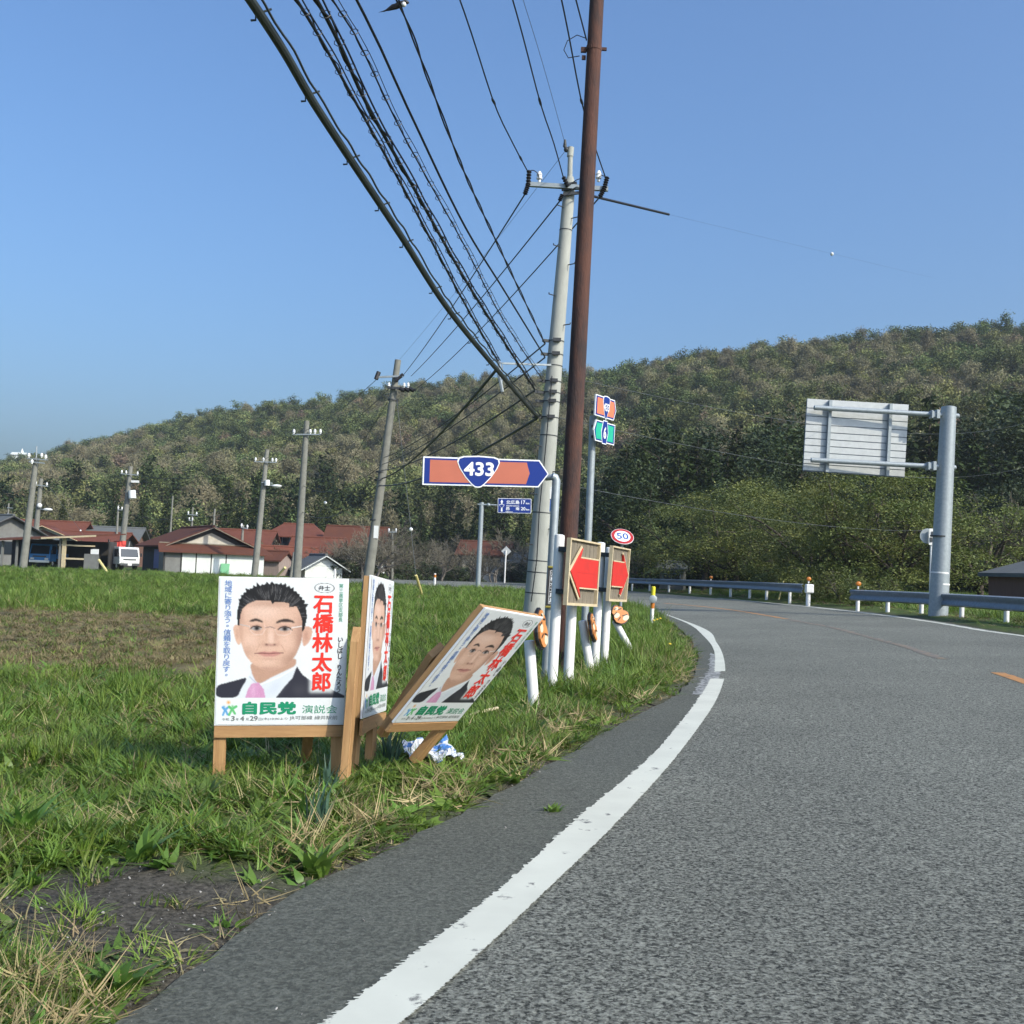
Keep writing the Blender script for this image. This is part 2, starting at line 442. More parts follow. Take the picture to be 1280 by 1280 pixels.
def ground_material():
    m = bpy.data.materials.new('field ground'); m.use_nodes = True
    t = m.node_tree; p = t.nodes['Principled BSDF']; p.inputs['Roughness'].default_value = 0.95
    p.inputs['Specular IOR Level'].default_value = 0.15
    at_ = t.nodes.new('ShaderNodeAttribute'); at_.attribute_name = 'zone'
    sp = t.nodes.new('ShaderNodeSeparateColor'); t.links.new(at_.outputs['Color'], sp.inputs[0])
    tc = t.nodes.new('ShaderNodeTexCoord')
    def noise(s, d=7):
        n = t.nodes.new('ShaderNodeTexNoise'); n.inputs['Scale'].default_value = s; n.inputs['Detail'].default_value = d; n.inputs['Roughness'].default_value = 0.7
        t.links.new(tc.outputs['Object'], n.inputs['Vector']); return n
    def mix(fac, a, b):
        x = t.nodes.new('ShaderNodeMix'); x.data_type = 'RGBA'
        t.links.new(fac, x.inputs['Factor'])
        for k, v in (('A', a), ('B', b)):
            if isinstance(v, tuple): x.inputs[k].default_value = (*v, 1)
            else: t.links.new(v, x.inputs[k])
        return x.outputs['Result']
    def rng(n, a, b):
        r = t.nodes.new('ShaderNodeMapRange'); r.inputs['From Min'].default_value = a; r.inputs['From Max'].default_value = b
        t.links.new(n.outputs['Fac'], r.inputs['Value']); return r.outputs[0]
    green = mix(rng(noise(2.2), 0.35, 0.65), (0.050, 0.085, 0.020), (0.090, 0.120, 0.034))
    brown = mix(rng(noise(3.5), 0.35, 0.65), (0.115, 0.100, 0.048), (0.185, 0.155, 0.085))
    soil = mix(rng(noise(45, 10), 0.38, 0.66), (0.030, 0.028, 0.023), (0.125, 0.115, 0.095))
    wood = mix(rng(noise(0.05), 0.35, 0.65), (0.070, 0.068, 0.040), (0.105, 0.095, 0.065))
    c = mix(sp.outputs[0], green, brown)
    c = mix(sp.outputs[1], c, soil)
    c = mix(sp.outputs[2], c, wood)
    t.links.new(c, p.inputs['Base Color'])
    bp = t.nodes.new('ShaderNodeBump'); bp.inputs['Strength'].default_value = 0.6; bp.inputs['Distance'].default_value = 0.05
    t.links.new(noise(14).outputs['Fac'], bp.inputs['Height']); t.links.new(bp.outputs[0], p.inputs['Normal'])
    return m
M['ground'] = ground_material()

# ------------------------------------------------------------------ noise for numpy
def vnoise(x, y, seed=0):
    xi, yi = np.floor(x), np.floor(y)
    xf, yf = x - xi, y - yi
    def h(a, b):
        v = np.sin(a * 127.1 + b * 311.7 + seed * 74.7) * 43758.5453
        return v - np.floor(v)
    u, w = xf * xf * (3 - 2 * xf), yf * yf * (3 - 2 * yf)
    return (h(xi, yi) * (1 - u) + h(xi + 1, yi) * u) * (1 - w) + (h(xi, yi + 1) * (1 - u) + h(xi + 1, yi + 1) * u) * w
def fbm(x, y, seed=0, o=4):
    s, a, t = 0, 0.5, 0
    for i in range(o):
        s = s + a * vnoise(x * 2 ** i, y * 2 ** i, seed + i); t += a; a *= 0.5
    return s / t

# ------------------------------------------------------------------ road outline
road_left_px = [(-60, 1520), (60, 1360), (145, 1280), (225, 1222), (285, 1178), (345, 1132), (420, 1092), (490, 1060), (560, 1026), (610, 1000), (660, 972), (735, 928), (800, 893), (845, 870), (868, 846), (873, 820), (864, 800), (846, 783), (828, 770), (806, 760), (780, 753), (735, 746), (680, 740.5), (600, 736), (520, 733.5), (430, 731), (330, 729)]
road_right_px = [(330, 721.5), (430, 722), (520, 723.5), (600, 726), (700, 731.5), (790, 739), (870, 746), (940, 751.5), (1000, 756.5), (1040, 760.2), (1087, 765.4), (1134, 771.2), (1181, 778), (1227, 786), (1290, 796)]
left_pts = [gp(*p) for p in road_left_px]
right_pts = [gp(*p) for p in road_right_px]
rl = [(p.x, p.y) for p in left_pts]
rr_ = [(p.x, p.y) for p in right_pts]
# the near right side runs on past the camera
near = [(14.9, 26.0), (15.6, 18.0), (14.6, 8.0), (11.5, -3.0), (7.0, -14.0), (-6.5, -14.0), (-3.6, -5.0), (-2.2, -0.5)]
# jagged asphalt rim
rng = random.Random(5)
def densify(pts, step, jit=0.0):
    out = []
    for i in range(len(pts) - 1):
        a, b = pts[i], pts[i + 1]
        L = math.hypot(b[0] - a[0], b[1] - a[1])
        n = max(1, min(60, int(L / step)))
        for k in range(n):
            t = k / n
            out.append((a[0] + (b[0] - a[0]) * t + (rng.uniform(-jit, jit) if k else 0), a[1] + (b[1] - a[1]) * t + (rng.uniform(-jit, jit) if k else 0)))
    out.append(pts[-1])
    return out
rl_d = densify(rl, 0.12, 0.018)
road_poly = rl_d + densify(rr_ + near, 1.5)
RP = np.array(rl + rr_ + near)

def poly_dist(P, Q):
    """signed distance of points P to polygon Q, negative inside"""
    d2 = np.full(len(P), 1e18)
    ins = np.zeros(len(P), bool)
    n = len(Q)
    for i in range(n):
        a, b = Q[i], Q[(i + 1) % n]
        ab = b - a
        t = np.clip(((P - a) @ ab) / max(1e-12, ab @ ab), 0, 1)
        q = a + t[:, None] * ab
        d2 = np.minimum(d2, ((P - q) ** 2).sum(1))
        c = (a[1] > P[:, 1]) != (b[1] > P[:, 1])
        xx = (b[0] - a[0]) * (P[:, 1] - a[1]) / (b[1] - a[1] + 1e-15) + a[0]
        ins ^= c & (P[:, 0] < xx)
    return np.where(ins, -1, 1) * np.sqrt(d2)

# ------------------------------------------------------------------ hill shape
sky_px = [(-300, 600), (-120, 588), (0, 577), (60, 566), (105, 552), (180, 534), (250, 515), (310, 506), (365, 502), (430, 492), (500, 480), (560, 473), (640, 470), (740, 467), (800, 458), (850, 447), (920, 440), (1000, 431), (1060, 424), (1120, 418), (1200, 410), (1280, 404), (1420, 396), (1600, 400)]
AZ, TE = [], []
for p in sky_px:
    d = ray(*p)
    AZ.append(math.atan2(d.x, d.y)); TE.append(d.z / math.hypot(d.x, d.y))
AZ, TE = np.array(AZ), np.array(TE)
RBX = np.array([-0.60, -0.30, -0.10, 0.05, 0.2, 0.35, 0.55]); RBY = np.array([170, 160, 148, 136, 122, 116, 112.])
RRX = np.array([-0.60, -0.44, -0.25, 0.0, 0.25, 0.5]); RRY = np.array([560, 520, 400, 360, 320, 300.])

def hill(x, y):
    az = np.arctan2(x, y); r = np.hypot(x, y)
    te = np.interp(az, AZ, TE); rb = np.interp(az, RBX, RBY); rr = np.interp(az, RRX, RRY)
    H = te * rr + EYE - 6.0
    t = np.clip((r - rb) / (rr - rb), 0, 1)
    s = t ** 1.12
    s = np.where(t < 0.12, s * (t / 0.12) ** 0.5, s)
    h = H * s
    h = h + (fbm(x / 70, y / 70, 3) - 0.5) * 34 * t * (1 - t) * 2 * np.clip(H / 60, 0, 1)
    back = np.clip(1 - (r - rr) / 400, 0, 1)
    h = np.where(r > rr, H * back ** 1.5, h)
    fade = np.clip((1.5 - np.abs(az)) / 0.6, 0, 1)
    return np.where(r > rb, h * fade, 0.0)

def ground_z(x, y, d=None):
    x = np.atleast_1d(np.asarray(x, float)); y = np.atleast_1d(np.asarray(y, float))
    if d is None: d = poly_dist(np.stack([x, y], 1), RP)
    b = 0.03 * np.clip(x, -4, 24)
    m = np.where(d < 0, -0.06, np.clip(d / 0.6, 0, 1) * 0.075 - 0.012)
    n = (fbm(x * 1.3, y * 1.3, 11) - 0.5) * 0.10 * np.clip(d / 0.8, 0, 1)
    return b + m + n + hill(x, y)

# ground: one sheet, fine near the camera, out to the horizon
def build_ground():
    rs = [0.25]
    while rs[-1] < 950: rs.append(rs[-1] * 1.042)
    rs = np.array(rs)
    az = np.concatenate([np.linspace(-0.62, 0.62, 420), np.linspace(0.62, 2 * PI - 0.62, 90)[1:-1]])
    na, nr = len(az), len(rs)
    x = (rs[:, None] * np.sin(az)[None, :]).ravel(); y = (rs[:, None] * np.cos(az)[None, :]).ravel()
    d = poly_dist(np.stack([x, y], 1), RP)
    z = ground_z(x, y, d)
    idx = np.arange(nr * na).reshape(nr, na)
    a = idx[:-1]; b = idx[1:]
    q = np.stack([a, b, np.roll(b, -1, 1), np.roll(a, -1, 1)], -1).reshape(-1, 4)
    v = np.stack([x, y, z], 1)
    v = np.vstack([v, [[0, 0, ground_z(0.0, 0.0)[0]]]])
    fs = [tuple(f[::-1]) for f in q.tolist()] + [(nr * na, int(idx[0, k]), int(idx[0, (k + 1) % na]))[::-1] for k in range(na)]
    me = bpy.data.meshes.new('ground')
    me.from_pydata(v.tolist(), [], fs)
    rxy = np.hypot(x, y)
    br = np.clip((y - 10.3 + 3.0 * (fbm(x / 3, y / 3, 21) - .5)) / 2.5, 0, 1) * np.clip((25 - y + 3 * (fbm(x / 4, y / 4, 22) - .5)) / 1.5, 0, 1) * np.clip((-1.5 - x * 1.0 - 0.10 * y + 2.0) / 2.5, 0, 1)
    so_ = np.clip(1 - (d - 0.02) / 0.28 + (fbm(x * 3, y * 3, 31) - .5) * 1.6, 0, 1)
    px_patch = np.clip(1.25 - np.hypot((x + 1.30) / 0.70, (y - 3.85) / 0.52) + (fbm(x * 4, y * 4, 33) - .5) * 0.8, 0, 1)
    so_ = np.maximum(so_, np.clip(px_patch * 2.5, 0, 1))
    so_ = np.where(y > 45, 0, so_)
    wd = np.clip((hill(x, y) - 0.3) / 2, 0, 1)
    col = np.stack([br, so_, wd, np.ones_like(br)], 1)
    col = np.vstack([col, [[0, 0, 0, 1]]]).astype(np.float32)
    ca = me.attributes.new('zone', 'FLOAT_COLOR', 'POINT')
    ca.data.foreach_set('color', col.ravel())
    me.materials.append(M['ground'])
    me.shade_smooth()
    o = bpy.data.objects.new('ground', me); COL.objects.link(o)
    return tag(o, 'grassy field and earth running from the verge to the wooded hill', 'ground', kind='structure')
build_ground()

def sheet(name, poly, lift, material, label, cat):
    bm = bmesh.new()
    vs = [bm.verts.new((p[0], p[1], bank(p[0]) + lift)) for p in poly]
    es = [bm.edges.new((vs[i], vs[(i + 1) % len(vs)])) for i in range(len(vs))]
    bmesh.ops.triangle_fill(bm, edges=es, use_beauty=True, use_dissolve=False)
    bmesh.ops.recalc_face_normals(bm, faces=bm.faces)
    for f in bm.faces:
        if f.normal.z < 0: f.normal_flip()
    me = bpy.data.meshes.new(name); bm.to_mesh(me); bm.free()
    me.materials.append(material)
    o = bpy.data.objects.new(name, me); COL.objects.link(o)
    return tag(o, label, cat, kind='structure')
sheet('road', road_poly, 0.0, M['asphalt'], 'grey asphalt road bending left past the signs', 'road')

# edge line, left: measured on both sides
line_L = [(300, 1345), (407, 1280), (518, 1195), (629, 1110), (726, 1021), (819, 941), (869, 880), (888, 850), (893.5, 836), (892, 812), (880, 796), (862, 781), (832, 768.6)]
line_R = [(405, 1345), (502, 1280), (598, 1195), (684, 1114), (779, 1021), (850, 941), (893, 880), (905, 850), (906.5, 836), (903.5, 819), (896, 804), (881, 786.5), (833, 768.2)]
LL = [gp(*p) for p in line_L]; LR = [gp(*p) for p in line_R]
def spline(pts, n):
    """Catmull-Rom through 3D points"""
    out = []
    P = [pts[0]] + list(pts) + [pts[-1]]
    for i in range(1, len(P) - 2):
        for k in range(n):
            t = k / n
            a, b, c, d = P[i - 1], P[i], P[i + 1], P[i + 2]
            out.append(0.5 * ((2 * b) + (-a + c) * t + (2 * a - 5 * b + 4 * c - d) * t * t + (-a + 3 * b - 3 * c + d) * t ** 3))
    out.append(P[-2])
    return out
SL, SR = spline(LL, 60), spline(LR, 60)
# dusty shoulder between asphalt rim and the edge line
sh = [p for p in rl_d if p[1] < 33.5]
mid = [((a.x + b.x) / 2, (a.y + b.y) / 2) for a, b in zip(SL[::12], SR[::12])]
near_m = [(-1.2, -0.5), (-2.9, -5.0)]
sh = [(-3.6, -5.0), (-2.2, -0.5)] + [p for p in sh]
sheet('road_shoulder', sh + mid[::-1] + near_m, 0.004, M['asphalt_smooth'], 'smoother dusty strip of asphalt outside the white edge line', 'road shoulder')

def line_mesh(A, B, lift, material, jag, name, label, skip=None, seed=1, jagR=None):
    r = random.Random(seed)
    vs, fs = [], []
    j = 0.0
    for i, (a, b) in enumerate(zip(A, B)):
        w = b - a
        if i % 2 == 0: j = r.choice([0, 0, r.uniform(-jag, jag * 0.6), r.uniform(-jag, 0)])
        k = r.uniform(-1, 1) * (jagR if jagR is not None else jag * 0.25)
        p = a + w * j; q = b + w * k
        vs += [(p.x, p.y, bank(p.x) + lift), (q.x, q.y, bank(q.x) + lift)]
    n = len(A)
    for i in range(n - 1):
        if skip and skip(i / (n - 1)): continue
        fs.append((2 * i, 2 * i + 1, 2 * i + 3, 2 * i + 2))
    me = bpy.data.meshes.new(name); me.from_pydata(vs, [], fs)
    me.materials.append(material)
    bm = bmesh.new(); bm.from_mesh(me)
    for f in bm.faces:
        if f.normal.z < 0: f.normal_flip()
    bm.to_mesh(me); bm.free()
    o = bpy.data.objects.new(name, me); COL.objects.link(o)
    return tag(o, label, 'road marking', kind='structure')
N_ = len(SL) - 1
def fine(A, step):
    out = [A[0]]
    for a, b in zip(A[:-1], A[1:]):
        for k in range(1, step + 1): out.append(a.lerp(b, k / step))
    return out
FL, FR = fine(SL, 3), fine(SR, 3)
cuts = []
def skipper(t):
    s = t * (len(line_L) - 1)
    if 7.05 < s < 7.75: return True
    return any(abs(t - c) < 0.0006 for c in cuts)
line_mesh(FL, FR, 0.008, M['line_white'], 0.09, 'road_markings', 'thick chipped white edge line curving along the grassy verge', skipper, 3)
# the scuffed remainder at the break of the line
i0, i1 = int(6.3 * 60), int(8.7 * 60)
a_ = [SL[i] - (SR[i] - SL[i]) * 0.55 for i in range(i0, i1)]
b_ = [SL[i] + (SR[i] - SL[i]) * (0.02 if not 7.0 < i / 60 < 7.8 else 0.55) for i in range(i0, i1)]
line_mesh(a_, b_, 0.0065, M['line_faded'], 0.45, 'road_markings', 'scuffed pale paint beside the break in the white edge line', None, 8)

def stripe(px, wid, lift, material, label, step=14, jag=0.06, seed=2):
    P = spline([gp(*p) for p in px], step)
    A, B = [], []
    for i, p in enumerate(P):
        d = (P[min(i + 1, len(P) - 1)] - P[max(i - 1, 0)]); d.z = 0; d.normalize()
        s = Vector((d.y, -d.x, 0)) * wid / 2
        A.append(p - s); B.append(p + s)
    return line_mesh(A, B, lift, material, jag, 'road_markings', label, None, seed, jag)
stripe([(1330, 804), (1280, 795.2), (1227.5, 788), (1181, 780), (1134, 773), (1087, 767), (1040, 761.6), (1000, 757.3), (940, 751.6), (870, 745.3), (790, 738.5), (700, 731.2)], 0.17, 0.004, M['line_white'], 'thin white edge line along the guardrail side', 14, 0.12, 4)
stripe([(1380, 889), (1300, 859), (1247, 841)], 0.17, 0.004, M['line_orange'], 'bright orange centre line dash at the right edge', 10, 0.12, 5)
stripe([(1180, 824), (1130, 808), (1090, 797.5), (1040, 784.5), (986, 774.5)], 0.15, 0.004, M['line_orange_worn'], 'faint worn orange centre line in the bend', 12, 0.3, 6)
stripe([(984, 773.8), (950, 768), (920, 763.3), (880, 758.4), (830, 754)], 0.15, 0.004, M['line_orange'], 'orange centre line further round the bend', 12, 0.25, 7)

# ------------------------------------------------------------------ lettering
GL = {}
def glyphs(s, bold=0.0):
    k = (s, bold)
    if k not in GL:
        c = bpy.data.curves.new('letters', 'FONT'); c.body = s; c.offset = bold; c.fill_mode = 'FRONT'; c.resolution_u = 4
        o = bpy.data.objects.new('letters', c)
        m = o.to_mesh()
        GL[k] = ([(v.co.x, v.co.y) for v in m.vertices], [tuple(p.vertices) for p in m.polygons])
        o.to_mesh_clear(); bpy.data.objects.remove(o); bpy.data.curves.remove(c)
    return GL[k]
def text_box(mb, s, plane, x0, y0, x1, y1, bold=0.0):
    """fit a string's ink into the rectangle; plane(x, y) gives the point"""
    v, f = glyphs(s)
    if not v: return
    ax, bx = min(p[0] for p in v), max(p[0] for p in v); ay, by = min(p[1] for p in v), max(p[1] for p in v)
    nn = lift_of(plane)
    for kk, (ox, oy) in enumerate(thicken(bold)):
        mb.add([Vector(plane(x0 + (p[0] + ox - ax + bold) / (bx - ax + 2 * bold) * (x1 - x0), y0 + (p[1] + oy - ay + bold) / (by - ay + 2 * bold) * (y1 - y0))) + nn * kk for p in v], f)
def lift_of(plane):
    a, b, c = Vector(plane(0, 0)), Vector(plane(1, 0)), Vector(plane(0, 1))
    return (b - a).cross(c - a).normalized() * 0.00008
def thicken(bold):
    """offsets that thicken a glyph"""
    if bold <= 0: return [(0, 0)]
    return [(bold * math.cos(2 * PI * k / 8), bold * math.sin(2 * PI * k / 8)) for k in range(8)] + [(0, 0)]
def text_col(mb, s, plane, xc, y0, y1, cw, bold=0.0, gap=1.0):
    """vertical writing, from y0 (top) down to y1"""
    n = len(s); ch = (y0 - y1) / n
    for i, c in enumerate(s):
        if c == ' ': continue
        v, f = glyphs(c)
        oy = y0 - ch * (i + 0.5)
        sx, sy = cw, ch * gap
        dx, dy = (0.35, 0.35) if c in '。、' else (0, 0)
        for kk, (bx_, by_) in enumerate(thicken(bold)): mb.add([Vector(plane(xc + (p[0] + bx_ - 0.5 + dx) * sx, oy + (p[1] + by_ - 0.36 + dy) * sy)) + lift_of(plane) * kk for p in v], f)

# ------------------------------------------------------------------ the printed poster
PW, PH = 0.70, 0.81
GX, GY = 190, 220
def paint_poster():
    yy, xx = np.mgrid[0:GY, 0:GX]
    v = yy / (GY - 1.0); u = xx / (GX - 1.0)
    Y = 88 + v * 1127.0
    X = (82 - 30 * v) + u * (1043 - 27 * v)
    img = np.zeros((GY, GX, 3)); img[:] = (0.80, 0.83, 0.84)
    def inside(poly):
        ins = np.zeros(X.shape, bool); n = len(poly)
        for i in range(n):
            (x1, y1), (x2, y2) = poly[i], poly[(i + 1) % n]
            if y1 == y2: continue
            c = (y1 > Y) != (y2 > Y)
            ins ^= c & (X < (x2 - x1) * (Y - y1) / (y2 - y1) + x1)
        return ins.astype(float)
    def blur(m, s):
        if s <= 0: return m
        r = int(3 * s + 1); k = np.exp(-0.5 * (np.arange(-r, r + 1) / s) ** 2); k /= k.sum()
        m = np.apply_along_axis(lambda a: np.convolve(np.pad(a, r, 'edge'), k, 'valid'), 0, m)
        return np.apply_along_axis(lambda a: np.convolve(np.pad(a, r, 'edge'), k, 'valid'), 1, m)
    def smooth(poly, it=2):
        p = poly
        for _ in range(it):
            q = []
            for i in range(len(p)):
                a, b = p[i], p[(i + 1) % len(p)]
                q += [(a[0] * .75 + b[0] * .25, a[1] * .75 + b[1] * .25), (a[0] * .25 + b[0] * .75, a[1] * .25 + b[1] * .75)]
            p = q
        return p
    def lay(m, col, a=1.0):
        m = np.clip(m * a, 0, 1)[..., None]
        img[:] = img * (1 - m) + np.array(col) * m
    def poly(pts, col, s=0.6, a=1.0, sm=True, clip=None):
        m = blur(inside(smooth(pts) if sm else pts), s)
        if clip is not None: m = m * clip
        lay(m, col, a); return m
    def blob(cx, cy, rx, ry, col, a=1.0, clip=None, rot=0.0):
        c, s = math.cos(rot), math.sin(rot)
        dx, dy = X - cx, Y - cy
        m = np.exp(-(((dx * c + dy * s) / rx) ** 2 + ((-dx * s + dy * c) / ry) ** 2))
        if clip is not None: m = m * clip
        lay(m, col, a)
    def stroke(pts, w, col, a=1.0):
        d = np.full(X.shape, 1e9)
        for (x1, y1), (x2, y2) in zip(pts[:-1], pts[1:]):
            L = (x2 - x1) ** 2 + (y2 - y1) ** 2
            t = np.clip(((X - x1) * (x2 - x1) + (Y - y1) * (y2 - y1)) / L, 0, 1)
            d = np.minimum(d, np.hypot(X - x1 - t * (x2 - x1), Y - y1 - t * (y2 - y1)))
        lay(np.clip((w - d) / 4 + 0.5, 0, 1), col, a)
    skin = (0.72, 0.49, 0.38)
    # jacket, shirt, tie
    poly([(56, 915), (150, 893), (230, 872), (312, 850), (250, 950), (225, 1014), (50, 1014)], (0.045, 0.045, 0.065), 0.5)
    poly([(696, 765), (745, 835), (830, 892), (960, 940), (1092, 1000), (1100, 1020), (520, 1020), (600, 920)], (0.045, 0.045, 0.065), 0.5, sm=False)
    blob(720, 950, 60, 50, (0.09, 0.09, 0.11), 0.6)
    poly([(312, 848), (330, 800), (420, 880), (560, 830), (697, 765), (660, 860), (590, 930), (520, 1014), (222, 1014), (262, 930)], (0.74, 0.78, 0.83), 0.5, sm=False)
    blob(520, 930, 90, 40, (0.62, 0.67, 0.75), 0.6, rot=-0.8)
    # neck
    nk = poly([(325, 730), (330, 800), (352, 860), (386, 905), (430, 890), (520, 840), (610, 800), (690, 765), (700, 690)], (0.56, 0.36, 0.27), 0.7)
    stroke([(322, 850), (390, 915), (412, 985)], 5, (0.55, 0.60, 0.68)); stroke([(392, 915), (560, 850), (690, 775)], 5, (0.86, 0.89, 0.92), 0.9)
    poly([(335, 903), (392, 893), (432, 945), (446, 1014), (285, 1014), (305, 950)], (0.66, 0.36, 0.55), 0.5, sm=False)
    blob(350, 960, 18, 60, (0.74, 0.47, 0.64), 0.7)
    # ears
    poly([(205, 445), (188, 470), (196, 530), (215, 590), (240, 612), (262, 560), (250, 455)], skin, 0.6)
    poly([(745, 462), (800, 452), (830, 480), (818, 545), (785, 600), (742, 618)], (0.68, 0.44, 0.34), 0.6)
    blob(775, 530, 22, 40, (0.52, 0.30, 0.23), 0.7); blob(222, 520, 12, 40, (0.56, 0.34, 0.26), 0.6)
    # face
    face = [(232, 330), (226, 430), (236, 520), (256, 600), (284, 680), (332, 742), (398, 784), (462, 800), (530, 796), (608, 764), (668, 712), (716, 630), (745, 540), (756, 430), (745, 330), (690, 262), (560, 225), (400, 225), (280, 265)]
    fm = blur(inside(smooth(face)), 0.7)
    lay(fm, skin)
    blob(430, 340, 150, 70, (0.82, 0.62, 0.52), 0.75, fm); blob(330, 570, 60, 60, (0.82, 0.60, 0.49), 0.7, fm); blob(610, 580, 70, 55, (0.80, 0.57, 0.46), 0.6, fm)
    blob(490, 545, 26, 70, (0.84, 0.63, 0.53), 0.7, fm)
    blob(738, 560, 55, 170, (0.42, 0.25, 0.19), 0.85, fm); blob(250, 400, 26, 110, (0.52, 0.33, 0.26), 0.6, fm); blob(490, 285, 240, 30, (0.46, 0.29, 0.22), 0.55, fm); blob(300, 660, 40, 60, (0.55, 0.35, 0.27), 0.55, fm, 0.5); blob(560, 500, 26, 60, (0.60, 0.39, 0.30), 0.45, fm); blob(400, 500, 26, 60, (0.60, 0.39, 0.30), 0.4, fm); blob(655, 715, 100, 60, (0.44, 0.27, 0.20), 0.75, fm, -0.6)
    blob(248, 560, 22, 120, (0.58, 0.37, 0.28), 0.6, fm); blob(470, 790, 130, 22, (0.50, 0.31, 0.24), 0.7, fm)
    blob(470, 735, 70, 30, (0.78, 0.56, 0.45), 0.6, fm)
    # brows, eyes, spectacles
    poly([(310, 425), (345, 402), (385, 400), (425, 418), (425, 432), (380, 420), (340, 424)], (0.06, 0.045, 0.04), 0.7)
    poly([(530, 425), (575, 402), (630, 398), (672, 414), (690, 432), (630, 422), (575, 424), (535, 440)], (0.06, 0.045, 0.04), 0.7)
    blob(375, 458, 60, 16, (0.55, 0.34, 0.27), 0.6); blob(600, 460, 70, 16, (0.55, 0.34, 0.27), 0.6)
    poly([(328, 480), (345, 464), (380, 460), (412, 470), (420, 482), (385, 492), (350, 490)], (0.50, 0.46, 0.45), 0.5)
    poly([(550, 484), (570, 468), (605, 462), (640, 472), (655, 484), (615, 494), (575, 493)], (0.50, 0.46, 0.45), 0.5)
    blob(378, 475, 21, 17, (0.010, 0.008, 0.007)); blob(378, 475, 14, 13, (0.010, 0.008, 0.007)); blob(603, 477, 22, 17, (0.010, 0.008, 0.007)); blob(603, 477, 14, 13, (0.010, 0.008, 0.007))
    stroke([(325, 480), (345, 463), (380, 458), (414, 468)], 5, (0.06, 0.04, 0.035), 0.9); stroke([(548, 484), (570, 466), (605, 459), (645, 470), (660, 486)], 5, (0.06, 0.04, 0.035), 0.9)
    blob(375, 505, 50, 9, (0.58, 0.37, 0.29), 0.6); blob(605, 508, 55, 9, (0.58, 0.37, 0.29), 0.6)
    stroke([(232, 445), (318, 462)], 3.5, (0.55, 0.50, 0.48)); stroke([(660, 468), (765, 452)], 3.5, (0.80, 0.78, 0.76))
    stroke([(318, 455), (330, 500), (365, 527), (420, 522), (448, 480), (440, 452)], 2.5, (0.80, 0.66, 0.58), 0.7)
    stroke([(522, 480), (540, 522), (600, 530), (650, 512), (662, 462)], 2.5, (0.80, 0.66, 0.58), 0.7)
    stroke([(448, 470), (485, 462), (522, 474)], 4, (0.30, 0.22, 0.20), 0.8)
    # nose, mouth
    blob(455, 520, 12, 55, (0.60, 0.39, 0.30), 0.5); blob(530, 540, 16, 50, (0.58, 0.37, 0.29), 0.6)
    blob(485, 604, 52, 11, (0.45, 0.25, 0.20), 0.75); blob(455, 600, 11, 8, (0.16, 0.07, 0.06), 0.8); blob(520, 600, 11, 8, (0.16, 0.07, 0.06), 0.8)
    blob(425, 590, 12, 20, (0.62, 0.40, 0.31), 0.6); blob(550, 590, 14, 20, (0.58, 0.36, 0.28), 0.6)
    stroke([(400, 600), (372, 655)], 4, (0.56, 0.35, 0.27), 0.55); stroke([(572, 600), (605, 655)], 4, (0.54, 0.33, 0.26), 0.6)
    poly([(372, 668), (425, 652), (475, 657), (525, 651), (582, 666), (530, 690), (470, 696), (420, 688)], (0.60, 0.31, 0.27), 0.7)
    stroke([(362, 670), (420, 666), (475, 670), (530, 665), (590, 664)], 4, (0.22, 0.09, 0.08), 0.9)
    blob(475, 712, 70, 9, (0.55, 0.34, 0.27), 0.5)
    # hair, with spiky top
    hr = random.Random(9)
    top = [(220, 455), (214, 400), (216, 340), (232, 270), (262, 215), (312, 172), (370, 148), (440, 132), (520, 124), (590, 132), (655, 158), (710, 196), (752, 245), (782, 310), (790, 380), (778, 440), (758, 505)]
    out = []
    for i in range(len(top) - 1):
        for k in range(4):
            t = k / 4; x = top[i][0] + (top[i + 1][0] - top[i][0]) * t; y = top[i][1] + (top[i + 1][1] - top[i][1]) * t
            cx, cy = x - 500, y - 420; L = math.hypot(cx, cy)
            e = hr.uniform(0, 26) if 2 < i < 13 and k % 2 else -6
            out.append((x + cx / L * e, y + cy / L * e))
    inner = [(742, 500), (744, 420), (732, 370), (700, 300), (640, 310), (640, 280), (580, 268), (520, 272), (505, 288), (490, 262), (430, 258), (370, 262), (310, 285), (290, 300), (262, 330), (245, 380), (240, 455)]
    hm = inside(out + inner)
    lay(blur(hm, 0.45), (0.018, 0.017, 0.019))
    hc = blur(hm, 0.45)
    for i in range(150):
        a = hr.uniform(-PI, 0.0); r0 = hr.uniform(150, 235); x0, y0 = 500 + math.cos(a) * r0 * 1.05, 400 + math.sin(a) * r0 * 0.95
        L = hr.uniform(30, 60); x1, y1 = x0 + math.cos(a) * L, y0 + math.sin(a) * L
        dx, dy = x1 - x0, y1 - y0; LL2 = dx * dx + dy * dy
        t = np.clip(((X - x0) * dx + (Y - y0) * dy) / LL2, 0, 1); d = np.hypot(X - x0 - t * dx, Y - y0 - t * dy)
        lay(np.clip((2.4 - d) / 3 + .5, 0, 1) * hc, hr.choice([(0.13, 0.13, 0.14), (0.07, 0.07, 0.075), (0.22, 0.21, 0.21)]), hr.uniform(0.3, 0.8))
    # party emblem: two little figures and a ball
    lay((Y > 1013).astype(float), (0.80, 0.83, 0.84))
    blob(155, 1047, 15, 13, (0.80, 0.42, 0.10), 1.0)
    stroke([(110, 1085), (128, 1105), (150, 1085)], 9, (0.16, 0.42, 0.70)); stroke([(130, 1100), (112, 1142)], 8, (0.16, 0.42, 0.70)); stroke([(130, 1100), (148, 1140)], 8, (0.16, 0.42, 0.70)); blob(120, 1080, 9, 9, (0.16, 0.42, 0.70))
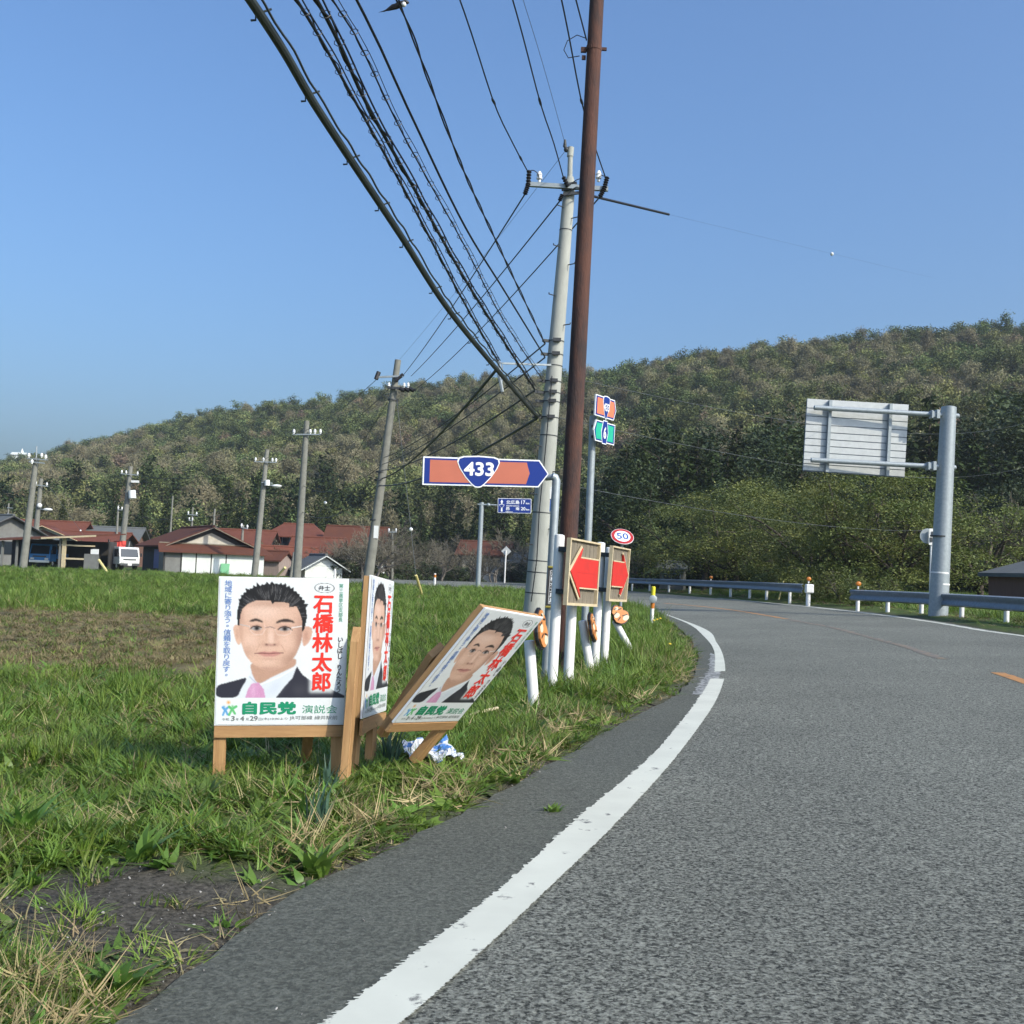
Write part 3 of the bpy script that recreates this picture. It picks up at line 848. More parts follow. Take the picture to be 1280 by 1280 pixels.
    stroke([(160, 1080), (182, 1098), (215, 1078)], 10, (0.16, 0.55, 0.22)); stroke([(182, 1098), (160, 1142)], 9, (0.16, 0.55, 0.22)); stroke([(184, 1098), (205, 1132)], 9, (0.16, 0.55, 0.22)); blob(186, 1076, 9, 9, (0.16, 0.55, 0.22))
    # ellipse round the heading
    e = np.hypot((X - 930) / 80, (Y - 155) / 38)
    lay(np.clip((0.07 - np.abs(e - 1)) / 0.05, 0, 1), (0.05, 0.05, 0.05))
    # white space behind the column of big characters where it crosses the jacket
    lay(blur(((X > 798) & (X < 985) & (Y > 800) & (Y < 968)).astype(float), 2.2), (0.80, 0.83, 0.84), 0.9)
    g = np.random.default_rng(3).normal(size=(GY, GX, 1))
    sk = ((img[..., 0] > img[..., 2] * 1.15)[..., None]).astype(float)
    img[:] = img * (1 + (0.012 + 0.028 * sk) * g) * (0.97 + 0.06 * fbm(X / 60, Y / 60, 5)[..., None])
    img[:] = 0.90 * np.clip(img, 0, 1) ** 1.16
    return np.clip(img, 0, 1)
poster_img = paint_poster()

def poster_mat():
    m = bpy.data.materials.new('printed poster'); m.use_nodes = True
    t = m.node_tree; a = t.nodes.new('ShaderNodeAttribute'); a.attribute_name = 'ink'
    p = t.nodes['Principled BSDF']; p.inputs['Roughness'].default_value = 0.45
    t.links.new(a.outputs['Color'], p.inputs['Base Color'])
    return m
M['print'] = poster_mat()
def zx(X, Y):
    """poster measuring pixel -> local board coordinates"""
    v = (Y - 88) / 1127.0; u = (X - (82 - 30 * v)) / (1043 - 27 * v)
    return (u - 0.5) * PW, (0.5 - v) * PH

def make_print_mesh():
    yy, xx = np.mgrid[0:GY, 0:GX]
    x = (xx / (GX - 1.0) - 0.5) * PW; z = (0.5 - yy / (GY - 1.0)) * PH
    v = np.stack([x.ravel(), np.full(x.size, -0.0015), z.ravel()], 1)
    i = np.arange(GX * GY).reshape(GY, GX)
    f = np.stack([i[:-1, :-1], i[1:, :-1], i[1:, 1:], i[:-1, 1:]], -1).reshape(-1, 4)
    me = bpy.data.meshes.new('poster_print')
    me.from_pydata(v.tolist(), [], f.tolist())
    c = np.concatenate([poster_img.reshape(-1, 3), np.ones((GX * GY, 1))], 1).astype(np.float32)
    a = me.attributes.new('ink', 'FLOAT_COLOR', 'POINT'); a.data.foreach_set('color', c.ravel())
    me.materials.append(M['print'])
    return me
PRINT = make_print_mesh()
def lettering():
    mb = MB()
    def pl(y):
        return lambda a, b: (a, y, b)
    P = pl(-0.0032)
    def b(s, x0, y0, x1, y1, bold=0.0):
        (ax, ay), (bx, by) = zx(x0, y1), zx(x1, y0)
        text_box(mb, s, P, ax, ay, bx, by, bold)
    def col(s, xt, yt, xb, yb, cw, bold=0.0, gap=1.0):
        n = len(s)
        for i, c in enumerate(s):
            if c == ' ': continue
            t = (i + 0.5) / n
            xc, yc = zx(xt + (xb - xt) * t, yt + (yb - yt) * t)
            v, f = glyphs(c)
            sx = cw / 1043 * PW; sy = abs(yb - yt) / n / 1127 * PH * gap
            dx, dy = (0.33, 0.33) if c in '。、' else (0, 0)
            for kk, (bx_, by_) in enumerate(thicken(bold)): mb.add([Vector(P(xc + (p[0] + bx_ - 0.5 + dx) * sx, yc + (p[1] + by_ - 0.36 + dy) * sy)) + Vector((0, -0.00008 * kk, 0)) for p in v], f)
    mb.mi = 0; col('石橋林太郎', 926, 205, 890, 965, 172, 0.030, 1.02)
    mb.mi = 1; col('地域に寄り添う。信頼を取り戻す。', 152, 108, 136, 862, 62, 0.008, 1.08)
    mb.mi = 2; b('自民党', 262, 1040, 692, 1140, 0.05); b('演説会', 735, 1068, 1020, 1132, 0.0)
    col('第三選挙区支部長', 1070, 118, 1058, 420, 38, 0.0, 1.0)
    mb.mi = 3; col('いしばし りんたろう', 1056, 535, 1030, 970, 48, 0.02, 1.1); b('弁士', 880, 135, 978, 175, 0.01)
    mb.mi = 4; b('令和', 103, 1165, 160, 1186); b('3', 176, 1150, 205, 1187, 0.02); b('年', 212, 1165, 236, 1186)
    b('4', 246, 1150, 280, 1187, 0.02); b('月', 290, 1165, 312, 1186); b('29', 322, 1150, 386, 1187, 0.02); b('日', 392, 1165, 414, 1186)
    b('(木)10:00より', 420, 1162, 620, 1186); b('JR可部線 緑井駅前', 635, 1150, 1020, 1186)
    return mb
LET = [M['txt_red'], M['txt_blue'], M['txt_green'], M['txt_black'], M['txt_grey']]
let_mesh = None

def poster_stand(T, Rm, legs, label, bottom=0.062, rail_bow=0.0, extra=None):
    """Rm columns: right, depth, up. Board local: x right, y depth, z up; the root stands at the ground under the board."""
    global let_mesh
    T = Vector(T)
    foot = 0.405 + legs['drop']
    base = T + Rm @ Vector((0, 0, -foot))
    t = thing('poster_stand', base, label, 'campaign poster', 'poster stands on the verge', Rm)
    S = Matrix.Translation((0, 0, foot))
    def mbx():
        m = MB(); m.M = S; return m
    b = mbx(); b.box((0, 0.0075, 0), (PW + 0.012, 0.012, PH + 0.012)); b.build('board', M['poster_white'], t, 0)
    pr = bpy.data.objects.new('poster', PRINT); COL.objects.link(pr); pr.parent = t; pr.location = (0, 0, foot)
    if let_mesh is None:
        lo = lettering().build('lettering', LET, None, 0); let_mesh = lo.data
        lo.parent = pr
    else:
        lo = bpy.data.objects.new('lettering', let_mesh); COL.objects.link(lo); lo.parent = pr
    f = mbx()
    for sx in (-1, 1): f.box((sx * (PW / 2 - 0.02), 0.0315, 0), (0.045, 0.034, PH))
    for sz in (-1, 1): f.box((0, 0.0315, sz * (PH / 2 - 0.022)), (PW - 0.09, 0.032, 0.042))
    f.build('frame', M['wood_new'], t, 0, 0.002)
    r = mbx()
    n = 8
    for i in range(n):
        x0 = -PW / 2 - 0.004 + (PW + 0.008) * i / n; x1 = -PW / 2 - 0.004 + (PW + 0.008) * (i + 1) / n
        z = -PH / 2 - 0.010 - bottom / 2
        bow = lambda x: -rail_bow * (x / (PW / 2)) ** 2 * 0.5
        vs = [(x0, -0.004, z - bottom / 2 + bow(x0)), (x1, -0.004, z - bottom / 2 + bow(x1)), (x1, -0.004, z + bottom / 2 + bow(x1) * .4), (x0, -0.004, z + bottom / 2 + bow(x0) * .4)]
        vs += [(p[0], 0.014, p[2]) for p in vs]
        fs = [(0, 1, 2, 3), (7, 6, 5, 4), (0, 4, 5, 1), (2, 6, 7, 3)]
        if i == 0: fs.append((0, 3, 7, 4))
        if i == n - 1: fs.append((1, 5, 6, 2))
        r.add(vs, fs)
    r.build('rail', M['wood_rail'], t, 0)
    for (x, y, top, low, w) in legs['posts']:
        l = mbx(); l.box((x, y, (top + low) / 2), (w, 0.045, top - low)); l.build('leg', M['wood_new'], t, 0, 0.002)
    for (a, c, w, d) in legs.get('braces', []):
        l = mbx(); l.bar(a, c, w, d, (0, 1, 0)); l.build('brace', M['wood_new'], t, 0, 0.002)
    for (x, y, top, low, w, lean) in legs.get('stakes', []):
        l = mbx()
        h = w / 2; yb = y + 0.045
        prof = [(x + lean - h, low), (x + lean + h, low), (x + h, top - 0.085), (x, top), (x - h, top - 0.085)]
        l.prism(prof, (0, y, 0), (1, 0, 0), (0, 0, 1), (0, 0.045, 0)); l.build('stake', M['wood_new'], t, 0, 0.002)
    return t

def rotm(right, depth, up):
    m = Matrix((right, depth, up)).transposed()
    r = m.col[0].normalized(); d = (m.col[1] - r * m.col[1].dot(r)).normalized(); u = r.cross(d)
    return Matrix((r, d, u)).transposed()

r1 = Matrix.Rotation(R(10), 3, 'Z') @ Matrix.Rotation(R(-1), 3, 'Y') @ Matrix.Rotation(R(1.5), 3, 'X')
poster_stand((-1.252, 5.90, 0.752), r1, {'drop': 0.38,
    'posts': [(-0.325, 0.036, -0.40, -0.86, 0.066), (0.315, 0.036, -0.40, -0.86, 0.066)],
    'braces': [((0.17, 0.07, -0.30), (0.13, 0.42, -0.84), 0.06, 0.035)]},
    'upright campaign poster of a man in glasses, leftmost and facing the camera')
r2 = rotm((0.075, 0.995, -0.061), (-0.997, 0.076, 0.008), (0.012, 0.06, 0.998))
poster_stand((-0.775, 6.418, 0.763), r2, {'drop': 0.38,
    'posts': [(-0.19, 0.07, -0.38, -0.86, 0.10), (0.13, 0.038, -0.40, -0.86, 0.13)],
    'stakes': [(-0.47, 0.02, 0.11, -0.86, 0.085, -0.05)]},
    'narrow edge-on campaign poster turned toward the road, between two others', 0.075, 0.03)
r3 = rotm((0.455, 0.885, -0.094), (-0.671, 0.411, 0.617), (0.585, -0.218, 0.781))
poster_stand((-0.196, 5.953, 0.691), r3, {'drop': 0.50,
    'posts': [(-0.235, 0.072, 0.33, -0.52, 0.055), (0.29, 0.03, -0.40, -0.76, 0.085)],
    'stakes': [(-0.24, 0.097, 0.06, -0.62, 0.07, 0.125)]},
    'campaign poster blown over to the right on its leaning stakes', 0.06)
#__PART2__

# ------------------------------------------------------------------ things lying by the posters
def crumpled(name, c, size, material, label, cat, rotz, seed, h):
    r = random.Random(seed); n = 16
    vs, fs = [], []
    cz, sz_ = math.cos(rotz), math.sin(rotz)
    for i in range(n):
        for j in range(n):
            u, v = i / (n - 1) - .5, j / (n - 1) - .5
            z = h * (0.45 + 0.6 * math.sin(u * 9 + v * 5 + seed) * math.cos(v * 8 - u * 3) + r.uniform(-.25, .25)) + 0.35 * max(0, v) * size[1]
            x, y = u * size[0] + r.uniform(-.01, .01), v * size[1] + r.uniform(-.01, .01)
            vs.append((c[0] + x * cz - y * sz_, c[1] + x * sz_ + y * cz, c[2] + z))
    for i in range(n - 1):
        for j in range(n - 1): fs.append((i * n + j, (i + 1) * n + j, (i + 1) * n + j + 1, i * n + j + 1))
    m = MB(); m.add(vs, fs)
    o = m.build(name, material, None, 0)
    sm = o.modifiers.new('thickness', 'SOLIDIFY'); sm.thickness = 0.003
    return tag(o, label, cat)
g = gp(505, 938)
crumpled('crumpled_sheet', (-0.44, 6.62, 0.07), (0.32, 0.26), M['sheet_blue'], 'crumpled blue and white sheet under the leaning poster', 'plastic sheet', 0.5, 4, 0.06)
g = gp(338, 940)
m = MB(); m.bar((g.x - 0.15, g.y + 0.1, 0.11), (g.x + 0.16, g.y + 0.16, 0.13), 0.10, 0.022)
tag(m.build('scrap_plank', M['wood_grey'], None, 0, 0.002), 'grey scrap plank lying behind the upright poster', 'plank')
m = MB(); a, b = gp(568, 903, 0.10), gp(622, 885, 0.14); m.tube([a, a.lerp(b, .5) + Vector((0, 0, .015)), b], [0.014, 0.016, 0.012], 7)
tag(m.build('pale_stick', M['wood_pale'], None), 'pale stick lying in the grass right of the blown over poster', 'stick')

# ------------------------------------------------------------------ sign graphics helpers
def plane_of(O, ex, ey, en):
    """local sign plane: x right, y up, lift toward the viewer"""
    O, ex, ey, en = Vector(O), Vector(ex), Vector(ey), Vector(en)
    return lambda x, y, l=0.0: O + ex * x + ey * y + en * l
def lay(mb, poly, P, lift):
    mb.add([P(x, y, lift) for x, y in poly], [tuple(range(len(poly)))])
def slab(mb, poly, P, t):
    n = len(poly)
    vs = [P(x, y, 0) for x, y in poly] + [P(x, y, -t) for x, y in poly]
    mb.add(vs, [tuple(range(n)), tuple(range(2 * n - 1, n - 1, -1))] + [(i, i + n, (i + 1) % n + n, (i + 1) % n) for i in range(n)])
def rrect(x0, y0, x1, y1, r, n=4):
    out = []
    for cx, cy, a0 in ((x1 - r, y1 - r, 0), (x0 + r, y1 - r, 90), (x0 + r, y0 + r, 180), (x1 - r, y0 + r, 270)):
        for k in range(n + 1):
            a = R(a0 + 90 * k / n); out.append((cx + r * math.cos(a), cy + r * math.sin(a)))
    return out
def shield(w, h):
    """rounded triangle of the route marker, point down"""
    P = [(-0.36, 0.475), (0, 0.50), (0.36, 0.475), (0.475, 0.42), (0.50, 0.30), (0.44, 0.10), (0.30, -0.18), (0.15, -0.40), (0.07, -0.485), (0, -0.50), (-0.07, -0.485), (-0.15, -0.40), (-0.30, -0.18), (-0.44, 0.10), (-0.50, 0.30), (-0.475, 0.42)]
    return [(x * w, y * h) for x, y in P[::-1]]
def scale_poly(p, sx, sy, dx=0, dy=0): return [(x * sx + dx, y * sy + dy) for x, y in p]

# ------------------------------------------------------------------ arrow sign 433 on its bent post
b0 = gp(681, 857); Yp = b0.y
top = at(695.5, 597, Yp - 0.02)
t = thing('route_sign', b0, 'long blue and orange arrow sign reading 433 on a bent grey post', 'road sign')
pt = MB()
pt.tube([b0 - Vector((0, 0, .2)), b0.lerp(top, .5), top - Vector((0, 0, .03)), top + Vector((-0.015, 0, 0.0)), top + Vector((-0.05, -.01, .012))], [0.048, 0.047, 0.046, 0.046, 0.042], 14)
arm_end = at(656, 594, Yp + 0.10)
pt.tube([top + Vector((-0.02, 0, 0.008)), at(684, 597, Yp + .02), arm_end], 0.034, 12)
pt.build('post', M['galv'], t)
O = Vector((-0.36, 12.004, 2.365)); ex = Vector((0.937, 0.346, 0.043)).normalized()
ey = Vector((0.001, -0.126, 0.992)); ey = (ey - ex * ey.dot(ex)).normalized(); en = ex.cross(ey)
sc_ = Yp / 12.0
O = Vector((0, 0, EYE)) + (O - Vector((0, 0, EYE))) * (Yp - 0.17) / 12.12
P = plane_of(O, ex, ey, en)
def arrow(x0, x1, h, tip): return [(x0, -h), (x1, -h), (x1 + tip, 0), (x1, h), (x0, h)]
pan = MB(); slab(pan, arrow(-0.66, 0.66, 0.15, 0.115), P, 0.02)
pan.mi = 1; lay(pan, arrow(-0.645, 0.652, 0.136, 0.108), P, 0.0015)
pan.mi = 2; lay(pan, arrow(-0.585, 0.51, 0.118, 0.038), P, 0.003)
pan.build('panel', [M['sign_white'], M['sign_blue'], M['sign_orange']], t, 0)
shd = MB(); Ps = lambda x, y, l=0: P(x - 0.045, y + 0.004, l)
slab(shd, shield(0.485, 0.345), lambda x, y, l: Ps(x, y, l + 0.0065), 0.006)
shd.mi = 1; lay(shd, scale_poly(shield(0.485, 0.345), 0.94, 0.92), Ps, 0.008)
so_ = shd.build('shield', [M['sign_white'], M['sign_blue']], t, 0)
tx = MB(); text_box(tx, '433', lambda x, y: Ps(x, y, 0.0095), -0.165, -0.045, 0.175, 0.105, 0.03)
tx.build('numerals', M['sign_white'], so_, 0)
# clamp brackets behind the panel
for x in (0.3, 0.5):
    bk = MB(); bk.box(P(x, 0.02, -0.045), (0.05, 0.05, 0.12)); bk.build('bracket', M['galv_dark'], t, 0)

# vertical plate tied to this post
pl0 = at(691.5, 710.5, Yp - 0.07); pl1 = at(688.2, 757.5, Yp - 0.07)
ax_y = (pl0 - pl1).normalized(); ax_x = Vector((1, 0.25, 0)).normalized(); ax_x = (ax_x - ax_y * ax_x.dot(ax_y)).normalized()
L = (pl0 - pl1).length
P = plane_of((pl0 + pl1) / 2, ax_x, ax_y, ax_x.cross(ax_y))
plate = MB(); slab(plate, rrect(-0.055, -L / 2, 0.055, L / 2, 0.004, 1), P, 0.004)
plate.mi = 1; lay(plate, rrect(-0.031, -L * .44, 0.031, L * .44, 0.003, 1), P, 0.001)
plate.mi = 2; lay(plate, rrect(-0.027, -L * .43, 0.027, L * .43, 0.003, 1), P, 0.002)
plate.mi = 1; text_col(plate, '大林木工具具', lambda x, y: P(x, y, 0.003), 0.0, L * .425, -L * .425, 0.05, 0.015, 0.95)
plate.mi = 3
for y in (L / 2 + 0.012, -L / 2 - 0.012):
    plate.tube([P(-0.06, y, 0.0), P(0.06, y, 0.0)], 0.013, 6)
M['olive_tape'] = mat('olive tape', (0.22, 0.19, 0.03), 0.6)
tag(plate.build('vertical_plate', [M['black'], M['sign_white'], M['black'], M['olive_tape']], None, 0), 'narrow black plate with white vertical characters tied to the bent sign post', 'name plate')

# ------------------------------------------------------------------ rust coloured steel pole
rb = gp(701.5, 842); Yr = rb.y
rt = at(755, -170, Yr)
t = thing('steel_pole', rb, 'tall leaning rust brown steel pole reaching out of the picture', 'pole')
m = MB(); m.tube([rb - Vector((0, 0, .3)), rb.lerp(rt, .35), rb.lerp(rt, .7), rt], [0.117, 0.106, 0.094, 0.085], 24)
m.build('shaft', M['rust'], t)
cl = at(742.5, 61, Yr)
m = MB(); m.tube([cl - Vector((0, 0, .03)), cl + Vector((0, 0, .03))], 0.098, 20)
m.box(cl + Vector((0.13, 0, 0)), (0.06, 0.03, 0.035)); m.box(cl + Vector((-0.13, 0, -.02)), (0.07, 0.04, 0.06)); m.box(cl + Vector((-0.125, 0, -.12)), (0.05, 0.03, 0.05))
band = m.build('clamp', M['rust'], t, 0)
m = MB()
q = cl + Vector((-0.12, 0, 0.09))
m.tube([cl + Vector((-.10, -.02, .12)), q + Vector((-.10, 0, .08)), q + Vector((-.22, 0, .0)), q + Vector((-.26, 0, -.12)), q + Vector((-.20, 0, -.22)), q + Vector((-.06, 0, -.19))], 0.006, 6)
m.build('lead', M['cable'], t)

# ------------------------------------------------------------------ hand made wooden arrow boards
def arrow_board(T, Rm, flip, label):
    T = Vector(T)
    bz = ground_z(T.x, T.y)[0]
    base = Vector((T.x, T.y, bz))
    t = thing('arrow_board', base, label, 'arrow board', 'wooden arrow boards', )
    X = Rm.col[0]; D = Rm.col[1]; U = Rm.col[2]; N = -D
    w, h = 0.75, 0.66
    P = plane_of(T, X, U, N)
    m = MB()
    n = 7
    for i in range(n):
        x0 = -w / 2 + 0.015 + (w - 0.03) * i / n; x1 = -w / 2 + 0.015 + (w - 0.03) * (i + 1) / n - 0.004
        slab(m, [(x0, -h / 2 + .015), (x1, -h / 2 + .015), (x1, h / 2 - .015), (x0, h / 2 - .015)], P, 0.014 + 0.002 * (i % 2))
    m.build('planks', M['wood_grey'], t, 0)
    m = MB()
    def bar(x0, y0, x1, y1, z0, z1):
        vs = [P(x, y, z) for z in (z0, z1) for x, y in ((x0, y0), (x1, y0), (x1, y1), (x0, y1))]
        m.add(vs, [(3, 2, 1, 0), (4, 5, 6, 7), (0, 1, 5, 4), (1, 2, 6, 5), (2, 3, 7, 6), (3, 0, 4, 7)])
    bar(-w / 2, -h / 2, w / 2, -h / 2 + .026, -.014, .030); bar(-w / 2, h / 2 - .018, w / 2, h / 2, -.014, .030)
    bar(-w / 2, -h / 2 + .026, -w / 2 + .024, h / 2 - .018, -.014, .029); bar(w / 2 - .024, -h / 2 + .026, w / 2, h / 2 - .018, -.014, .029)
    m.build('frame', M['wood_pale'], t, 0, 0.002)
    s = 1 if flip else -1
    tipx, shx, tail = 0.335 * s, 0.12 * s, -0.325 * s
    A = [(tail, -.145), (shx, -.145), (shx - .045 * s, -.25), (tipx, 0), (shx - .045 * s, .25), (shx, .145), (tail, .145)]
    # the wide head first, then shaft boards
    if s < 0: A = A[::-1]
    m = MB(); slab(m, A, lambda x, y, l: P(x, y, l + .035), 0.028)
    ao = m.build('arrow', M['red_paint'], t, 0, 0.002)
    for yy in (-0.152, 0.152):
        m = MB()
        vs = [P(x, y, z) for z in (.002, .036) for x, y in ((tail, yy - .007), (shx, yy - .007), (shx, yy + .007), (tail, yy + .007))]
        m.add(vs, [(3, 2, 1, 0), (4, 5, 6, 7), (0, 1, 5, 4), (1, 2, 6, 5), (2, 3, 7, 6), (3, 0, 4, 7)]); m.build('edging', M['wood_pale'], ao, 0)
    for sy in (-1, 1):
        m = MB(); a, b = P(tipx + .006 * s, 0.012 * sy, .019), P(shx - .04 * s, .262 * sy, .019)
        m.bar(a, b, 0.034, 0.011, X.cross(U)); m.build('edging', M['wood_pale'], ao, 0)
    m = MB(); mm = 0.012
    m.add([P(tail + .02 * s, -mm / 6, .0356), P(shx + .05 * s, -mm / 6, .0356), P(shx + .05 * s, mm / 6, .0356), P(tail + .02 * s, mm / 6, .0356)], [(0, 1, 2, 3)])
    m.build('seam', M['sign_red'], ao, 0)
    for k, (a, k2) in enumerate(((-0.20, 0.18), (0.20, 0.19))):
        c = T + X * a - N * k2
        gz = ground_z(c.x, c.y)[0]
        hgt = h / 2 + (0.03 if k == 0 else 0.0) - (0.01 if k else 0)
        topp = c + U * hgt
        foot = Vector((c.x - 0.012 * (T.z), c.y, gz - 0.15))
        m = MB(); m.tube([foot, topp - U * .02, topp, topp + U * .008], [0.053, 0.052, 0.050, 0.03], 18)
        p = m.build('post', M['white_paint'], t)
        for zz in (0.22, -0.2):
            m = MB(); m.box(T + X * a - N * .095 + U * zz, (0.12, 0.12, 0.05), Rm); m.build('clamp', M['iron'], p, 0)
    return t
rA = rotm((0.473, 0.881, -0.035), (-0.881, 0.473, 0.017), (0.031, 0.023, 0.999))
arrow_board((0.728, 10.593, 1.253), rA, False, 'weathered wooden board with a red arrow pointing left on two white posts')
rB = rotm((0.385, 0.923, -0.024), (-0.922, 0.385, 0.039), (0.046, 0.007, 0.999))
arrow_board((1.317, 12.793, 1.256), rB, True, 'narrower looking wooden board with a red arrow pointing right on two white posts')

# ------------------------------------------------------------------ carved animal cut-outs on white posts
def animal_post(px_top, px_base, Y, head_px, head_yaw, label, cat_h, w_r=0.05):
    b = at(*px_base, Y); 
    gz = ground_z(b.x, b.y)[0]; b.z = gz
    tp = at(*px_top, Y)
    t = thing('animal_post', b, label, 'marker post', 'white posts with painted animal heads')
    m = MB(); d = (tp - b).normalized()
    m.tube([b - d * .1, tp - d * .015, tp, tp + d * .004], [w_r, w_r, w_r * .95, w_r * .6], 16)
    m.build('post', M['white_paint'], t)
    c = at(*head_px, Y - 0.06)
    H = cat_h
    prof = [(0.02, 0.50), (0.13, 0.47), (0.20, 0.36), (0.30, 0.33), (0.36, 0.22), (0.32, 0.10), (0.42, 0.02), (0.50, -0.12), (0.46, -0.28), (0.34, -0.38), (0.22, -0.48), (0.04, -0.50), (-0.12, -0.46), (-0.24, -0.36), (-0.34, -0.24), (-0.36, -0.05), (-0.28, 0.12), (-0.30, 0.28), (-0.20, 0.38), (-0.10, 0.46)][::-1]
    ca, sa = math.cos(head_yaw), math.sin(head_yaw)
    X = Vector((ca, sa, 0)); U = d; X = (X - U * X.dot(U)).normalized(); N = X.cross(U)
    P = plane_of(c, X, U, N)
    m = MB(); slab(m, [(x * H, y * H) for x, y in prof], lambda x, y, l: P(x, y, l), 0.03)
    hd = m.build('animal_head', M['black'], t, 0, 0.003)
    m = MB(); m.mi = 0
    slab(m, [(x * H * .88, y * H * .88) for x, y in prof], lambda x, y, l: P(x, y, l + .016), 0.0155)
    slab(m, [(x * H * .88, y * H * .88) for x, y in prof], lambda x, y, l: P(x, y, l - .031), 0.012)
    m.mi = 1
    for yy, xx, s in ((-0.28, 0.22, .17), (0.02, -0.12, .15), (0.30, 0.02, .10)):
        lay(m, [(xx * H + s * H * math.cos(a), yy * H + s * H * .7 * math.sin(a)) for a in [2 * PI * k / 12 for k in range(12)]], P, 0.0175)
    m.mi = 2
    for (x0, y0, x1, y1) in ((0.10, -.12, .36, -.18), (-.26, .10, -.05, .16), (-.2, -.2, 0, -.12), (.05, .22, .25, .2), (-.12, .34, .02, .30)):
        a, b2 = Vector((x0, y0)), Vector((x1, y1)); n2 = Vector((-(y1 - y0), x1 - x0)).normalized() * .022
        lay(m, [tuple((a - n2) * H), tuple((b2 - n2) * H), tuple((b2 + n2) * H), tuple((a + n2) * H)], P, 0.019)
    m.build('painted_face', [M['animal_orange'], M['animal_cream'], M['black']], hd, 0)
    return t
animal_post((661.5, 801), (667.5, 893), 9.2, (676.5, 786), R(74), 'white post with an orange animal cut-out, half hidden by the fallen poster', 0.37, 0.047)
animal_post((728, 776), (738.5, 850), 12.4, (741.5, 784), R(76), 'white post with a striped animal cut-out between the two arrow boards', 0.36, 0.050)
animal_post((768.5, 776), (794, 812), 14.6, (773.5, 768.5), R(18), 'short tilted white post with an orange animal face, right of the arrow boards', 0.30, 0.045)
# grey square bollard behind the left arrow board
b = gp(728, 846); tp = at(725.5, 778, b.y)
m = MB(); m.bar(b - Vector((0, 0, .2)), at(712.5, 772, b.y + .3) * .0 + tp, 0.10, 0.10, (0, 1, 0))
b = gp(708, 850); tp = at(711.5, 745, b.y)
m = MB(); m.bar(b - Vector((0, 0, .2)), tp, 0.075, 0.075, (0, 1, 0))
tag(m.build('wooden_stake', M['wood_grey'], None, 0, .003), 'grey square stake right behind the left pointing arrow board', 'stake')

# ------------------------------------------------------------------ pair of route signs on a grey post (433 over 6)
b0 = Vector((1.02, 14.6, 0.0)); b0 = at(729, 825, 14.6); b0.z = ground_z(b0.x, b0.y)[0]
tp = at(741.5, 520, 14.6)
t = thing('route_sign', b0, 'small orange 433 sign over a green 6 sign on one grey post', 'road sign')
m = MB(); m.tube([b0 - Vector((0, 0, .2)), b0.lerp(tp, .5), tp], 0.05, 14)
m.build('post', M['galv'], t)
yaw = R(57)
ex = Vector((math.cos(yaw), math.sin(yaw), 0)); ey = Vector((0.035, 0, 1)); ey = (ey - ex * ey.dot(ex)).normalized(); en = ex.cross(ey)
for k, (cx, cy, lab) in enumerate(((757.5, 509.8, '433'), (755.5, 540.5, '6'))):
    O = at(cx, cy, 14.52); P = plane_of(O, ex, ey, en)
    w, h = 0.31, 0.145
    m = MB()
    def ar(w, h, tip):
        return [(-w, -h), (w - tip, -h), (w, 0), (w - tip, h), (-w, h)] if k == 0 else [(-w + tip, -h), (w, -h), (w, h), (-w + tip, h), (-w, 0)]
    slab(m, ar(w, h, .06), P, 0.02)
    m.mi = 1; lay(m, ar(w - .016, h - .014, .058), P, .0015)
    m.mi = 2; lay(m, ar(w - .05, h - .034, .03), P, .003)
    po = m.build('panel', [M['sign_white'], M['sign_blue'], M['sign_orange_b'] if k == 0 else M['sign_green']], t, 0)
    m = MB()
    if k == 0: pg = shield(0.21, 0.33)
    else: pg = [(-.06, -.165), (.06, -.165), (.105, 0), (.06, .165), (-.06, .165), (-.105, 0)]
    slab(m, pg, lambda x, y, l: P(x, y, l + .0065), .006)
    m.mi = 1; lay(m, scale_poly(pg, .88, .92), P, .008)
    m.mi = 0; text_box(m, lab, lambda x, y: P(x, y, .0095), *((-.085, -.05, .085, .06) if k == 0 else (-.04, -.09, .04, .075)), .03)
    m.build('shield', [M['sign_white'], M['sign_blue']], po, 0)
for py in (503, 515, 533, 546):
    bk = MB(); bk.box(at(743, py, 14.56), (0.09, 0.05, 0.035)); bk.build('bracket', M['iron'], t, 0)

# ------------------------------------------------------------------ round 50 sign
b0 = gp(775.5, 782); Yq = b0.y
c = at(778, 670.5, Yq - .05)
t = thing('speed_sign', b0, 'round red rimmed speed limit sign reading 50 behind the right arrow board', 'road sign')
m = MB(); m.tube([b0 - Vector((0, 0, .2)), at(777.7, 672, Yq)], 0.032, 10); m.build('post', M['galv'], t)
ex = Vector((1, 0.1, -0.02)).normalized(); ey = Vector((0.02, 0.80, 0.74)); ey = (ey - ex * ey.dot(ex)).normalized(); en = ex.cross(ey)
P = plane_of(c, ex, ey, en)
rr0 = 14.4 / F * Yq
circ = lambda r: [(r * math.cos(2 * PI * k / 40), r * math.sin(2 * PI * k / 40)) for k in range(40)]
m = MB(); slab(m, circ(rr0), P, .015)
m.mi = 1; lay(m, circ(rr0 * .965), P, .003); m.mi = 0; lay(m, circ(rr0 * .70), P, .006)
m.mi = 2; text_box(m, '50', lambda x, y: P(x, y, .009), -rr0 * .50, -rr0 * .38, rr0 * .52, rr0 * .40, .012)
m.build('disc', [M['sign_white'], M['sign_red'], M['sign_navy']], t, 0)

